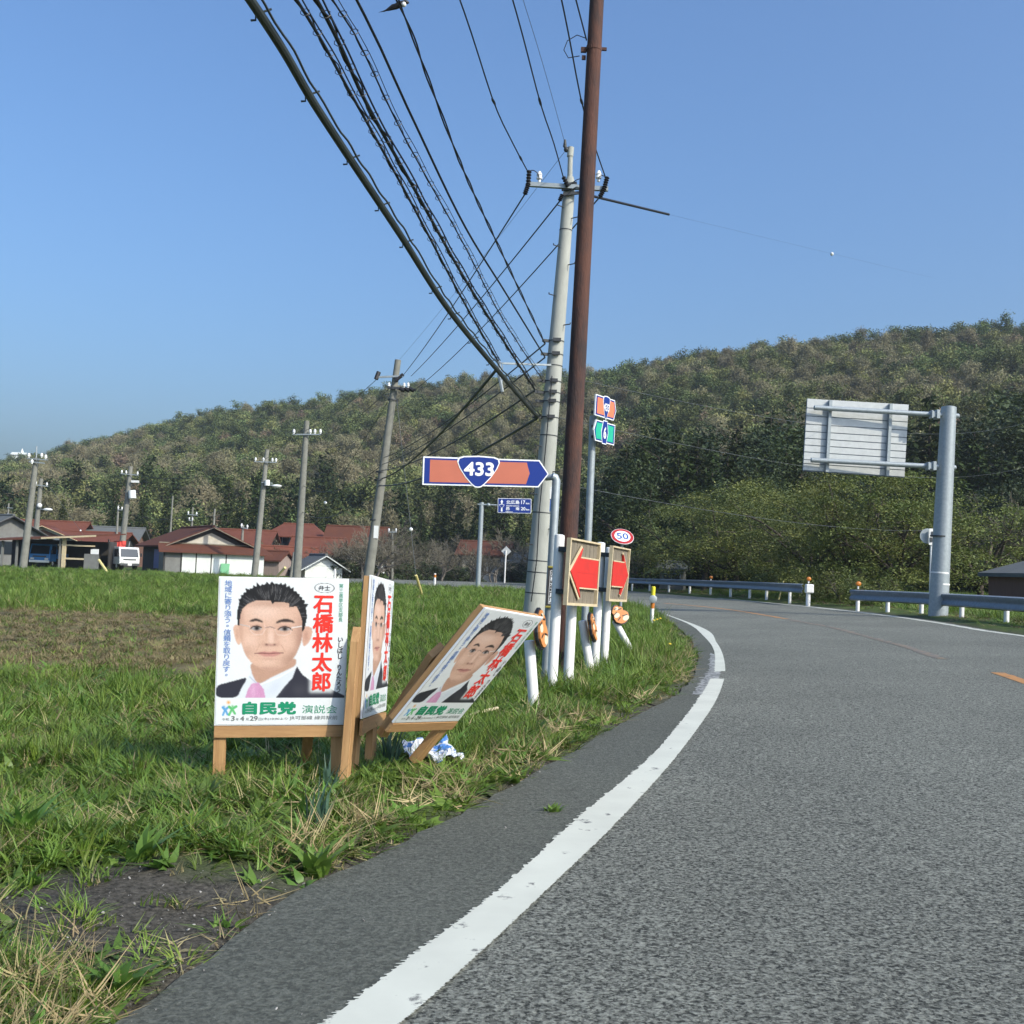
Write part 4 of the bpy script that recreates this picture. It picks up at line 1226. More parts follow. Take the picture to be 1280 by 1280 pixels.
# ------------------------------------------------------------------ delineator post at the bend
b0 = gp(814, 784); Yd = b0.y
t = thing('delineator_post', b0, 'white roadside post with yellow sleeve and round reflector at the bend', 'marker post')
tp = at(817, 733, Yd)
L = (tp - b0)
m = MB(); m.tube([b0 - Vector((0, 0, .1)), b0 + L * .97], 0.042, 12); m.build('post', M['white_paint'], t)
m = MB(); m.tube([b0 + L * .72, b0 + L * .985, b0 + L], [.047, .047, .03], 12); m.build('sleeve', M['yellow'], t)
m = MB(); m.tube([b0 + L * .46, b0 + L * .60], .046, 12); m.build('band', M['orange'], t)
m = MB(); q = b0 + L * .69 + Vector((0, -.05, 0)); m.tube([q + Vector((0, .02, 0)), q - Vector((0, .012, 0)), q - Vector((0, .02, 0))], [.088, .088, .07], 20)
m.build('reflector', M['galv'], t)

# ------------------------------------------------------------------ guard rails
def w_profile(h, d):
    return [(-h / 2, 0), (-h * .42, -d), (-h * .25, -d), (-h * .10, -.01), (h * .10, -.01), (h * .25, -d), (h * .42, -d), (h / 2, 0)]
def guard_rail(pts, posts, top, label, endcap=None, refl=None):
    """pts: ground points along the rail; the beam runs at height top"""
    base = Vector(pts[0])
    t = thing('guard_rail', base, label, 'guard rail')
    prof = w_profile(0.34, 0.06)
    vs, fs = [], []
    n = len(prof)
    for i, p in enumerate(pts):
        p = Vector(p)
        d = (Vector(pts[min(i + 1, len(pts) - 1)]) - Vector(pts[max(i - 1, 0)])); d.z = 0; d.normalize()
        nrm = Vector((d.y, -d.x, 0))
        if nrm.dot(-p) < 0: nrm = -nrm         # toward the road
        for z, o in prof: vs.append(p + Vector((0, 0, top - 0.17 + z)) + nrm * (0.07 - o))
    for i in range(len(pts) - 1):
        for k in range(n - 1): fs.append((i * n + k, i * n + k + 1, (i + 1) * n + k + 1, (i + 1) * n + k))
    m = MB(); m.add(vs, fs)
    o = m.build('beam', M['galv_dark'], t, 50)
    sm = o.modifiers.new('steel', 'SOLIDIFY'); sm.thickness = 0.012
    # splice plates with bolts
    for p in posts:
        p = Vector(p)
        m = MB(); m.tube([p - Vector((0, 0, .25)), p + Vector((0, 0, top - 0.06)), p + Vector((0, 0, top - .05))], [.064, .064, .03], 14)
        m.build('post', M['white_paint'], t)
    return t
def along(px, n):
    P = [gp(*p) for p in px]
    out = []
    for i in range(len(P) - 1):
        for k in range(n): out.append(P[i].lerp(P[i + 1], k / n))
    return out + [P[-1]]
post_px = [(1072, 764), (1109.5, 766.6), (1151.6, 770), (1202, 775), (1258, 781)]
pp = [gp(*p) for p in post_px]
run = [gp(1066, 763.6)] + pp + [gp(1318, 787.5), gp(1400, 798)]
gr = guard_rail(run, pp + [gp(1318, 787.5)], 0.70, 'nearer grey guard rail on white posts, running out at the right edge')
def refl(p, parent, z):
    m = MB(); m.tube([p + Vector((0, 0, z - .06)), p + Vector((0, 0, z + .04))], .03, 8); s = m.build('reflector', M['white_paint'], parent)
    m = MB(); m.ball(p + Vector((0, -.03, z + .11)), .095, 10, 6, (1, .5, .85)); m.build('lens', M['orange'], s)
refl(pp[0], gr, 0.80)
post2 = [(1010, 757.5), (987, 754.8), (958, 751.5), (937, 749.6), (913, 747.6), (888, 745.6), (862, 743.4), (836, 741.5), (812, 740)]
pp2 = [gp(*p) for p in post2]
run2 = [gp(1006, 757)] + pp2[1:] + [gp(790, 738.6), gp(768, 737.5), gp(745, 736.5), gp(722, 735.5)]
gr2 = guard_rail(run2, pp2[1:] + run2[-4:], 0.82, 'farther grey guard rail curving round the bend below the trees')
e = pp2[0]
m = MB(); m.box(e + Vector((0.02, -.05, .66)), (0.30, 0.22, 0.34)); m.build('end_cap', M['white_paint'], gr2, 0, .03)
m = MB(); m.tube([e - Vector((0, 0, .2)), e + Vector((0, 0, .8))], .085, 14); m.build('end_post', M['white_paint'], gr2)
refl(e, gr2, 0.92); refl(pp2[5], gr2, 0.88)
# tilted stake behind the farther rail
a, b = gp(976, 753), None
m = MB(); a = gp(973.5, 752.5) + Vector((0.1, .5, 0)); m.bar(a, at(979.5, 726, a.y), .09, .05)
tag(m.build('leaning_stake', M['stake_yellow'], None, 0), 'pale stake leaning behind the farther guard rail', 'stake')

# ------------------------------------------------------------------ big direction sign seen from behind
Yb = 30.2
b0 = gp(1172, 772.5); Yb = b0.y
tp = at(1186, 509, Yb)
t = thing('direction_sign', b0, 'large road direction sign seen from its back, on a thick grey mast', 'road sign')
m = MB(); m.tube([b0 - Vector((0, 0, .3)), b0.lerp(tp, .5), tp, tp + Vector((0, 0, .02))], [.27, .245, .21, .15], 26)
mast = m.build('mast', M['galv'], t)
m = MB(); ax = (tp - b0).normalized()
for py in (716, 730):
    m = MB(); q = at(1175, py, Yb); m.tube([q - ax * .022, q + ax * .022], .262, 26); m.build('band', M['white_paint'], mast)
m = MB(); q = at(1174.5, 670.5, Yb); m.tube([q - ax * .02, q + ax * .02], .258, 26); m.build('band', M['iron'], mast)
Ys = Yb - 0.05
c00, c10, c11, c01 = at(1009, 498.5, Ys + .5), at(1135.3, 506, Ys + .5), at(1130, 597, Ys + .5), at(1003.5, 588.5, Ys + .5)
def S(u, v, l=0.0):
    p = c00.lerp(c10, u).lerp(c01.lerp(c11, u), v)
    return p + Vector((0, -1, 0)) * l
m = MB()
rows = [0, .135, .245, .36, .46, .555, .65, .745, .85, .905, 1.0]
for a, b in zip(rows[:-1], rows[1:]):
    b2 = b - 0.012
    vs = [S(0, a), S(1, a), S(1, b2), S(0, b2)]
    f_ = [p + Vector((0, -.035, 0)) for p in vs]
    b_ = [p + Vector((0, .01, 0)) for p in vs]
    m.add(f_ + b_, [(0, 1, 2, 3), (7, 6, 5, 4), (0, 4, 5, 1), (2, 6, 7, 3), (1, 5, 6, 2), (0, 3, 7, 4)])
vs = [S(0, 0, .008), S(1, 0, .008), S(1, 1, .008), S(0, 1, .008)]
m.mi = 1; m.add(vs + [p + Vector((0, .05, 0)) for p in vs], [(0, 1, 2, 3), (7, 6, 5, 4)])
pn = m.build('panel', [M['sign_back'], M['galv_dark']], t, 0)
# front face of the panel: plain blue
m = MB(); fr_ = [S(u, v) + Vector((0, .062, 0)) for u, v in ((0, 0), (1, 0), (1, 1), (0, 1))]; m.add(fr_ + [p + Vector((0, -.01, 0)) for p in fr_], [(3, 2, 1, 0), (4, 5, 6, 7), (0, 1, 5, 4), (1, 2, 6, 5), (2, 3, 7, 6), (3, 0, 4, 7)]); m.build('sign_face', M['sign_blue'], pn, 0)
for u in (0.22, 0.815):
    m = MB(); a, b = S(u, 0.01, .10), S(u + .005, 1.0, .10)
    m.bar(a, b, .085, .12, (0, 1, 0)); m.build('upright', M['galv'], t, 0)
for (pa, pb) in (((1018, 509.5), (1198, 520)), ((1014, 575), (1194, 584.5))):
    m = MB(); a, b = at(*pa, Ys + .26), at(*pb, Ys + .02)
    m.tube([a - (b - a).normalized() * .02, a, b, b + (b - a).normalized() * .02], [.04, .072, .072, .05], 14)
    m.build('arm', M['galv'], t)
for (p_, q_) in ((1171, 518.3), (1166.5, 582.8)):
    m = MB(); m.box(at(p_, q_, Ys), (.10, .26, .26)); m.box(at(p_ - 4, q_, Ys), (.16, .17, .17)); m.box(at(p_ - 7, q_, Ys), (.05, .23, .23)); m.build('flange', M['galv'], t, 0, .01)
# street mirror style sign half hidden behind the mast
b0 = gp(1162.5, 752); Ym = 36.0
b0 = at(1162.3, 745, Ym); b0.z = ground_z(b0.x, b0.y)[0]
t = thing('small_sign', b0, 'small round sign seen from behind on a thin white post, half hidden by the mast', 'road sign')
m = MB(); tpm = at(1164.5, 662, Ym); m.tube([b0 - Vector((0, 0, .2)), tpm], .036, 10); m.build('post', M['white_paint'], t)
c = at(1159.5, 670, Ym + .1)
m = MB(); m.tube([c, c + Vector((0, .02, 0))], .26, 24); m.build('disc', M['galv'], t)
c2 = at(1164.5, 671, Ym - .05)
m = MB(); m.box(c2, (.18, .02, .56)); m.build('plate', M['white_paint'], t, 0, .003)
m = MB(); m.box(c2 + Vector((.02, -.02, .12)), (.07, .03, .12)); m.box(c2 + Vector((-.02, -.02, -.1)), (.07, .03, .16)); m.build('bracket', M['iron'], t, 0)

# ------------------------------------------------------------------ blue distance sign across the field
b0 = gp(597.3, 736.5); Yf = b0.y
t = thing('direction_sign', b0, 'small blue distance sign with white writing on a far grey post', 'road sign')
tp = at(602.2, 628, Yf)
m = MB(); m.tube([b0 - Vector((0, 0, .3)), tp], [.17, .15], 16); m.build('post', M['galv'], t)
m = MB(); m.tube([at(597, 630.5, Yf - .1), at(625, 631.5, Yf - .1)], .05, 8); m.ball(at(610.5, 631, Yf - .12), .12, 8, 6); m.build('arm', M['galv'], t)
k = Yf / F
O = at(643.2, 632.2, Yf - .15)
ex = (at(664, 632.6, Yf - .1) - at(622, 631.7, Yf - .2)).normalized(); ey = Vector((0.04, 0, 1)); ey = (ey - ex * ey.dot(ex)).normalized(); en = ex.cross(ey)
P = plane_of(O, ex, ey, en)
m = MB(); w, h = 21 * k, 9.2 * k
slab(m, rrect(-w, -h, w, h, .06), P, .05)
m.mi = 1; lay(m, rrect(-w * .97, -h * .94, w * .97, h * .94, .05), P, .01)
po = m.build('panel', [M['sign_white'], M['sign_blue']], t, 0)
m = MB(); Q = lambda x, y: P(x * k, y * k, .02)
text_box(m, '北広島', Q, -10.5, 2.0, 6.0, 6.8, .02); text_box(m, '17', Q, 8.2, 2.2, 13.2, 6.8, .02); text_box(m, 'km', Q, 14.2, 2.2, 18.5, 4.6, .02)
text_box(m, 'Kitahiroshima', Q, -10.0, -0.9, 5.8, 0.8, .02)
text_box(m, '邑', Q, -10.5, -5.6, -6.0, -1.6, .02); text_box(m, '南', Q, 1.5, -5.6, 6.0, -1.6, .02); text_box(m, '20', Q, 8.0, -5.6, 13.6, -1.4, .02); text_box(m, 'km', Q, 14.4, -5.6, 18.6, -3.2, .02)
text_box(m, 'Ohnan', Q, -11, -8.4, -2, -6.8, .02)
for poly in ([(-17.8, 4.2), (-14.2, 4.2), (-16, 7.8)], [(-17, 2.0), (-15, 2.0), (-15, 4.4), (-17, 4.4)], [(-17, -7.6), (-15, -7.6), (-15, -3.2), (-17, -3.2)]):
    m.add([Q(*p) for p in poly], [tuple(range(len(poly)))])
m.add([Q(x * 1.0 - 16, y * 1.0 - .7) for x, y in shield(6.4, 4.4)], [tuple(range(16))])
m.mi = 1; m.add([P((x - 16) * k, (y - .7) * k, .03) for x, y in shield(5.2, 3.4)], [tuple(range(16))])
m.build('lettering', [M['sign_white'], M['sign_blue']], po, 0)
# diamond sign from behind
b0 = gp(630.5, 729.5); Yw = b0.y
t = thing('warning_sign', b0, 'white diamond sign seen from behind on a thin post across the field', 'road sign')
m = MB(); m.tube([b0 - Vector((0, 0, .2)), at(632.5, 688, Yw)], .075, 10); m.build('post', M['white_paint'], t)
c = at(632.8, 689, Yw + .1); s = 6.3 * Yw / F
P = plane_of(c, (1, 0, 0), (0, 0, 1), (0, -1, 0))
m = MB(); slab(m, [(0, -s), (s, 0), (0, s), (-s, 0)], P, .04); m.build('diamond', M['sign_back'], t, 0)

# small marker posts beyond the field
def marker(px, top, Y, label, red=True):
    b0 = at(*px, Y); b0.z = ground_z(b0.x, b0.y)[0]
    t = thing('delineator_post', b0, label, 'marker post')
    tp = at(*top, Y)
    m = MB(); m.tube([b0 - Vector((0, 0, .1)), tp], .085, 10); m.build('post', M['white_paint'], t)
    if red:
        m = MB(); L = tp - b0; m.tube([b0 + L * .70, b0 + L * .9], .095, 10); m.build('band', M['orange'], t)
marker((543.3, 733), (543.8, 716.5), 78.0, 'small white marker post with a red band at the far road edge')
marker((418.5, 724), (418.8, 711), 84.0, 'plain small white post left of the leaning far utility pole', False)
#__PART3__

# ------------------------------------------------------------------ utility poles
def crossarm(m, c, ex, L, w=0.075): m.bar(c - ex * L / 2, c + ex * L / 2, w, w)
def insulator(m, c, h=.22, r=.06):
    m.tube([c, c + Vector((0, 0, h * .25)), c + Vector((0, 0, h * .3)), c + Vector((0, 0, h * .6)), c + Vector((0, 0, h * .65)), c + Vector((0, 0, h))], [r * .5, r * .5, r, r * .8, r, r * .4], 10)

# the near concrete pole
YN = 18.6
nb = at(664.5, 806, YN); nb.z = ground_z(nb.x, nb.y)[0]
def npt(px, py, dy=0.0): return at(px, py, YN + dy)
ntop = npt(711.5, 236)
t = thing('utility_pole', nb, 'near pale concrete utility pole carrying the bundle of cables', 'utility pole', 'utility poles')
nax = (ntop - nb).normalized()
m = MB(); m.tube([nb - nax * .3, nb, nb.lerp(ntop, .5), ntop, ntop + nax * .10, ntop + nax * .22], [.200, .198, .150, .104, .098, .06], 28)
m.build('shaft', M['concrete'], t)
def on_pole(py, side=0.0):
    """point on the pole axis at a picture row"""
    best = min(range(201), key=lambda i: abs(proj_y(nb.lerp(ntop, i / 200)) - py))
    return nb.lerp(ntop, best / 200)
CRT = CR.transposed()
def proj_xy(p):
    q = CRT @ (Vector(p) - Vector((0, 0, EYE)))
    return 640 + F * q.x / -q.z, 640 - F * q.y / -q.z
def proj_y(p): return proj_xy(p)[1]
def prad(p): 
    k = (p - nb).length / (ntop - nb).length
    return .198 + (.104 - .198) * k
# bands
for py in (288, 428, 445, 459, 478, 492, 504, 522, 545, 640, 700, 716, 741):
    bands = MB(); q = on_pole(py); r = prad(q) + .004
    bands.tube([q - nax * .009, q + nax * .009], r, 24, False); bands.build('band', M['iron'], t)
# step bolts, each side in turn
for i, py in enumerate((262, 275, 310, 333, 370, 408, 560, 590, 618, 660, 680)):
    q = on_pole(py); s = 1 if i % 2 else -1
    m = MB(); d = Vector((s * .75, -.66, .0)).normalized(); a = q + d * (prad(q) - .02); e = a + d * .17
    m.tube([a, e, e + Vector((0, 0, .025))], [.010, .010, .012], 6); m.build('step_bolt', M['iron'], t)
# clamp arms at the cable ends
for py, L in ((428, .16), (445, .16), (478, .20), (492, .22), (504, .18), (522, .22)):
    q = on_pole(py); m = MB(); d = Vector((-1, -.25, 0)).normalized()
    a = q + d * prad(q); m.bar(a, a + d * L * .8, .035, .05); m.build('clamp', M['iron'], t, 0)
    m = MB(); m.box(q + Vector((.02, -1, 0)).normalized() * (prad(q) + .03), (.14, .05, .06)); m.build('clamp_block', M['iron'], t, 0)
# top mast
m = MB(); t1 = npt(713.5, 185); m.tube([ntop + nax * .15, ntop.lerp(t1, .5), t1 - nax * .06], [.048, .046, .046], 14); m.tube([t1 - nax * .16, t1 + nax * .01], .058, 14)
ms = m.build('top_mast', M['concrete'], t)
m = MB(); q = npt(708, 187); m.tube([q + Vector((-.03, 0, .18)), q + Vector((-.03, 0, .06)), q], [.02, .035, .02], 8); m.ball(q, .05, 8, 6); m.build('clamp', M['iron'], ms)
# crossarm
aL, aR = npt(662, 230.5, -.15), npt(760, 236.5, -.15)
m = MB(); m.bar(aL, aR, .075, .075); ca = m.build('crossarm', M['galv'], t, 0)
for px, py in ((674, 226), (748, 225)):
    m = MB(); insulator(m, npt(px, py + 4, -.15) + Vector((0, 0, .03)), .20, .055); m.build('insulator', M['porcelain'], ca)
hvL, hvM, hvR = npt(659.5, 222, -.2), npt(707, 222, -.25), npt(756.5, 228, -.2)
def strain(a, b, n=5, r=.05):
    m = MB(); pts = []; rad = []
    for i in range(n * 2 + 1):
        k = i / (n * 2); pts.append(a.lerp(b, k)); rad.append(r if i % 2 else r * .55)
    m.tube(pts, rad, 10); return m
for a, b in (((661.5, 213), (660, 232)), ((660, 231), (656, 243)), ((759, 221), (755.5, 235)), ((755.5, 235), (750, 246))):
    strain(npt(*a, -.2), npt(*b, -.2)).build('strain_insulator', M['black'], ca)
for a, b in (((704, 221), (710, 233)), ((703, 243), (699.5, 251))):
    strain(npt(*a, -.22), npt(*b, -.22), 4, .045).build('strain_insulator', M['black'], ca)
for dy, x0, x1 in ((0, 702, 722), (6, 704, 724), (-6, 705, 721)):
    m = MB(); m.bar(npt(x0, 237 + dy, -.14), npt(x1, 235 + dy, -.14), .04, .05); m.build('crossarm_clamp', M['iron'], ca, 0)
# jumper leads
m = MB()
for P_ in ([(661, 214), (667, 213), (673, 218), (674, 224)], [(759, 222), (753, 219.5), (749, 221), (748, 224)], [(710, 233), (716, 228), (723, 224), (735, 222)], [(712, 240), (720, 234), (726, 236), (735, 238)]):
    m = MB(); m.tube(spline([npt(x, y, -.2) for x, y in P_], 5), .008, 5); m.build('jumper_lead', M['cable'], t)
# bracket that holds the lashed bundle off the pole
m = MB(); m.bar(on_pole(459) + Vector((0, -.1, 0)), npt(623, 454, -.35), .03, .03); m.bar(npt(628, 456, -.35), npt(627.5, 478, -.35), .02, .02)
m.tube([npt(624, 452, -.35), npt(624, 470, -.36), npt(628, 490, -.36)], .03, 6)
m.build('cable_bracket', M['galv'], t, 0)
# thin lead down the pole
m = MB(); m.tube([npt(x, y, -.27) for x, y in ((690, 470), (682, 560), (674, 640), (671, 700), (664, 752))], .010, 5); m.build('earth_lead', M['cable'], t)
# white and blue junction box
q = npt(690, 624, -.05)
m = MB(); m.tube([q - Vector((.03, 0, .22)), q - Vector((.03, 0, -.0))], .075, 14); m.mi = 1; m.tube([q - Vector((.03, 0, 0)), q + Vector((-.03, 0, .20)), q + Vector((-.03, 0, .22))], [.09, .09, .05], 14)
m.build('junction_box', [M['sign_navy'], M['porcelain']], t, 30)

# far poles
def far_pole(base_px, top_px, Y, r, label, arms=(), extra=None, mat_='concrete_far', taper=.6):
    b = at(*base_px, Y); b.z = ground_z(b.x, b.y)[0]
    tp = at(*top_px, Y)
    t = thing('utility_pole', b, label, 'utility pole', 'utility poles')
    ax = (tp - b).normalized()
    m = MB(); m.tube([b - ax * .3, b.lerp(tp, .5), tp], [r, r * (1 + taper) / 2, r * taper], 14); m.build('shaft', M[mat_], t)
    for (x0, y0, x1, y1, ins) in arms:
        a, c = at(x0, y0, Y - r), at(x1, y1, Y - r)
        m = MB(); m.bar(a, c, .07, .08); ca = m.build('crossarm', M['galv'], t, 0)
        for k in ins:
            m = MB(); insulator(m, a.lerp(c, k) + Vector((0, 0, .04)), .32, .10); m.build('insulator', M['porcelain'], ca)
    if extra: extra(t, Y)
    return t
YM = 46.3
def m_extra(t, Y):
    q = at(509, 487, Y - .2)
    m = MB(); m.bar(at(484, 484, Y - .25), at(520, 487.5, Y - .25), .10, .10); a = m.build('crossarm', M['iron'], t, 0)
    for x in (502, 508, 514):
        m = MB(); m.tube([at(x - 2, 485.5, Y - .3), at(x + 3, 488.5, Y - .35)], .09, 8); m.build('strain_insulator', M['black'], a)
    for x in (486, 505, 510):
        m = MB(); insulator(m, at(x, 484.5, Y - .25), .22, .07); m.build('insulator', M['porcelain'], a)
    m = MB(); m.tube([at(473.5, 465, Y - .2), at(470, 474, Y - .25)], .10, 8); m.tube([at(504, 468, Y - .2), at(494, 476, Y - .25)], .08, 8); m.build('strain_insulator', M['black'], t)
    m = MB(); m.box(at(470, 665, Y - .2), (.20, .04, .55)); m.build('number_plate', M['porcelain'], t, 0)
    for x, y in [(491, 500), (476, 590), (474, 600), (468, 650)]:
        m = MB(); q = at(x, y, Y); m.tube([q - Vector((0, 0, .03)), q + Vector((0, 0, .03))], .225, 14, False); m.build('band', M['iron'], t)
far_pole((457.5, 742), (497.5, 450), YM, .235, 'grey leaning utility pole just behind the upright poster', [(472, 471.5, 504, 470, ())], m_extra)
far_pole((370.5, 725), (383.5, 526), 72, .30, 'plain straight grey pole with one white crossarm above the upright poster', [(365.5, 543, 401.5, 543, (.05, .62, .78, .97))])
def tr_extra(t, Y):
    m = MB(); m.tube([at(334, 600, Y - .3), at(334, 607, Y - .3)], .22, 10); m.build('transformer', M['porcelain'], t)
    m = MB(); m.bar(at(331, 606, Y), at(351, 607, Y - .3), .10, .10); lp = m.build('lamp_arm', M['galv'], t, 0)
    m = MB(); m.ball(at(346, 607.5, Y - .3), .28, 10, 6, (1.5, .7, .5)); m.build('lamp', M['porcelain'], lp)
far_pole((318, 720), (334, 562), 88, .29, 'banded grey pole with a street lamp right of the white walled barn', [(318, 577, 346, 578, (.05, .4, .8, .96)), (327, 603, 341, 604, ())], tr_extra)
def tf_extra(t, Y):
    m = MB(); m.tube([at(165, 613, Y - .4), at(165.5, 623, Y - .4), at(165.5, 624, Y - .4)], [.36, .36, .2], 14); m.build('transformer', M['porcelain'], t)
    m = MB(); m.box(at(169, 602, Y - .3), (.7, .3, .22)); m.build('switch_box', M['porcelain'], t, 0)
far_pole((152, 672), (163.5, 583), 104, .33, 'pole with a white transformer can rising behind the barn roof', [(151, 592, 173, 594, (.05, .3, .95))], tf_extra)
def lf_extra(t, Y):
    for x, y in ((36, 572), (40, 580), (52, 572), (57, 574)):
        m = MB(); insulator(m, at(x, y, Y - .3), .35, .12); m.build('insulator', M['porcelain'], t)
    m = MB(); m.tube([at(45.3, 575, Y), at(45.8, 558, Y)], .05, 6); m.build('top_mast', M['galv'], t)
far_pole((28.5, 711), (45.5, 572), 80, .30, 'tall grey pole standing in front of the open shed at far left', [(34, 573, 60, 575, ()), (36, 577, 56, 579, ())], lf_extra)
def lt_extra(t, Y):
    m = MB(); m.bar(at(47, 636, Y), at(63, 637.5, Y - .3), .09, .09); lp = m.build('lamp_arm', M['galv'], t, 0)
    m = MB(); m.ball(at(60, 637, Y - .3), .3, 10, 6, (1.5, .7, .5)); m.build('lamp', M['porcelain'], lp)
    m = MB(); m.ball(at(49.5, 632, Y - .3), .24, 8, 6); m.build('meter', M['porcelain'], t)
far_pole((43, 676), (51.5, 598), 100, .30, 'grey pole with a street lamp left of the far shed', [(44, 606, 60, 608, (.05, .9))], lt_extra)
small = [((9.5, 649), (11, 629), 128, 'small pole with short arms above the red roof at far left', [(9, 634.5, 16, 635), (9, 642, 16, 643)]),
         ((146.5, 662), (148, 631), 118, 'thin far pole just left of the transformer pole', [(147, 637, 153, 637.5)]),
         ((213.5, 648), (216, 620), 135, 'bare thin pole standing at the foot of the wood above the barn', []),
         ((239.5, 664), (241, 634), 118, 'far pole behind the barn ridge with small white fittings', [(234, 643, 247, 644), (236, 650.5, 241, 651)]),
         ((265.5, 674), (268.5, 636), 106, 'plain pole right of the barn gable', []),
         ((301, 695), (304, 656), 98, 'thin pole with a small lamp in front of the long red roofed house', [(301, 659, 310, 661)]),
         ((490, 726), (490.5, 662), 105, 'thin pole with a short arm among the bare bushes', [(485, 665, 496, 665)]),
         ((364, 712), (367.5, 690), 96, 'short thin pole left of the straight grey pole', [])]
for b, tp, Y, lab, arms in small:
    far_pole(b, tp, Y, .16, lab, [a + ((.1, .9),) if Y < 120 else a + ((),) for a in arms])

# ------------------------------------------------------------------ cables
def plan_y(px, py, attach):
    """depth along a span that runs from the pole back over the camera's left shoulder"""
    d1 = ray(*attach); a1 = d1.x / d1.y
    d = ray(px, py); a = d.x / d.y
    k = 0.2
    return (a1 * YN - k * YN) / (a - k)
def span(px):
    """picture points (last = at the pole) -> 3D points, run on behind the camera"""
    out = [at(x, y, plan_y(x, y, px[-1]) - .05) for x, y in px]
    d = out[0] - out[1]
    d = d * (22.0 / abs(d.y)) if abs(d.y) > 1e-3 else d
    d.z *= 0.5
    return [out[0] + d * (k / 6) for k in range(6, 0, -1)] + out
def fine_line(P, step=.12):
    S_ = spline(P, 24)
    out = [S_[0]]
    for p in S_[1:]:
        if (p - out[-1]).length >= step * .8: out.append(p)
    if (S_[-1] - out[-1]).length > 1e-4: out.append(S_[-1])
    return out
def cable(px, r, label, matname='cable', kind=None, group='cables overhead'):
    S_ = fine_line(span(px), .10 if kind else .5)
    m = MB()
    if kind == 'lashed':
        m.tube(S_, r, 7); rd = random.Random(len(label)); q = []
        for i, p in enumerate(S_): q.append(p + Vector((r * 1.6 * math.cos(i * .9), 0, r * 1.6 * math.sin(i * .9) + r * .7)))
        m.tube(q, r * .45, 4)
        q = [p + Vector((.02, 0, r + .035 + .012 * math.sin(i * .5))) for i, p in enumerate(S_)]
        m.tube(q, r * .5, 4)
        for i in range(2, len(S_) - 2, 3):
            if S_[i].y < -2: continue
            p = S_[i]; d = (S_[i + 1] - S_[i - 1]).normalized(); e = Vector((1, 0, 0))
            c = [p + e * (math.cos(a) * (r + .028)) + Vector((0, 0, 1)) * (math.sin(a) * (r + .03) + .012) + d * .02 * math.sin(a) for a in [2 * PI * k / 8 + .6 for k in range(8)]]
            m.tube(c, .0045, 3, False)
    elif kind == 'twist':
        for ph in (0, PI):
            q = []
            for i, p in enumerate(S_):
                q.append(p + Vector((math.cos(i * .55 + ph), 0, math.sin(i * .55 + ph))) * r * 1.0)
            m.tube(q, r * .85, 5)
    elif kind == 'messenger':
        m.tube(S_, r, 10)
        q = [p + Vector((r + .02, 0, r * .9 + .012 * math.sin(i * 1.1))) for i, p in enumerate(S_)]
        m.tube(q, .010, 5)
        for i in range(2, len(S_) - 2, 9):
            if S_[i].y < -2: continue
            p = S_[i]; e = Vector((1, 0, 0)); z = Vector((0, 0, 1))
            m.tube([p + e * (r + .03) + z * (r + .03), p + e * .2 * r + z * (r + .008), p - e * (r + .012) + z * r * .3, p - e * (r + .01) - z * (r * .6), p - e * (r + .045) - z * (r * .7)], .008, 4)
    else:
        m.tube(S_, r, 7)
        for k in (kind_sleeves.get(label, ())):
            p = at(*k, plan_y(*k, px[-1]) - .05); d = (S_[-1] - S_[-4]).normalized()
            m.tube([p - d * .12, p - d * .06, p + d * .06, p + d * .12], [r, r * 1.9, r * 1.9, r], 7)
    return tag(m.build('overhead_cable', M[matname], None), label, 'cable', group)
kind_sleeves = {}
L_HV1 = 'black power wire ending at the left end of the crossarm'
L_HV2 = 'black power wire ending at the middle of the near pole top'
L_HV3 = 'black power wire passing behind the rust pole to the right end of the crossarm'
kind_sleeves[L_HV1] = [(617, 127), (651, 198)]; kind_sleeves[L_HV2] = [(675, 127)]; kind_sleeves[L_HV3] = [(727, 127)]
cable([(313, 0), (400, 141), (500, 293), (560, 386), (622, 463), (672, 521)], .034, 'thickest black cable with a hooked messenger wire, leftmost overhead', 'cable_grey', 'messenger')
cable([(371, 0), (439, 118), (510, 246), (580, 378), (624, 454)], .016, 'lashed black cable second from the left, ending at the hanging bracket', 'cable', 'lashed')
cable([(396, 0), (457, 127), (520, 240), (580, 347), (628, 424), (668, 486)], .018, 'lashed black cable third from the left, with hanger rings', 'cable', 'lashed')
cable([(416, 0), (450, 56), (506, 172), (580, 306), (628, 398), (679, 476)], .008, 'thin lashed cable between the ringed bundle and the straight wire', 'cable', 'lashed')
cable([(446, 0), (512, 140), (580, 281), (632, 366), (681, 446)], .013, 'smooth straight black cable left of the twisted pair')
cable([(497, 0), (535, 98), (580, 214), (632, 326), (681, 429)], .011, 'twisted pair of black wires with a swallow on it', 'cable', 'twist')
cable([(575, 0), (617, 127), (640, 177), (659.5, 214)], .011, L_HV1)
cable([(641, 0), (675, 127), (692, 178), (704, 221)], .011, L_HV2)
cable([(702, 0), (727, 127), (744, 184), (757, 222)], .011, L_HV3)
cable([(654, 0), (682, 92), (707, 182)], .004, 'hair thin grey earth wire to the tip of the near pole', 'wire_pale')
# stay wire of the rust pole
a = cl + Vector((-.1, -.02, .1)); d = at(720, 0, Yr - 1.2) - a
m = MB(); m.tube([a, a + d, a + d * 9], .010, 6); tag(m.build('stay_wire', M['cable'], None), 'short black stay wire running up from the rust pole clamp', 'wire')

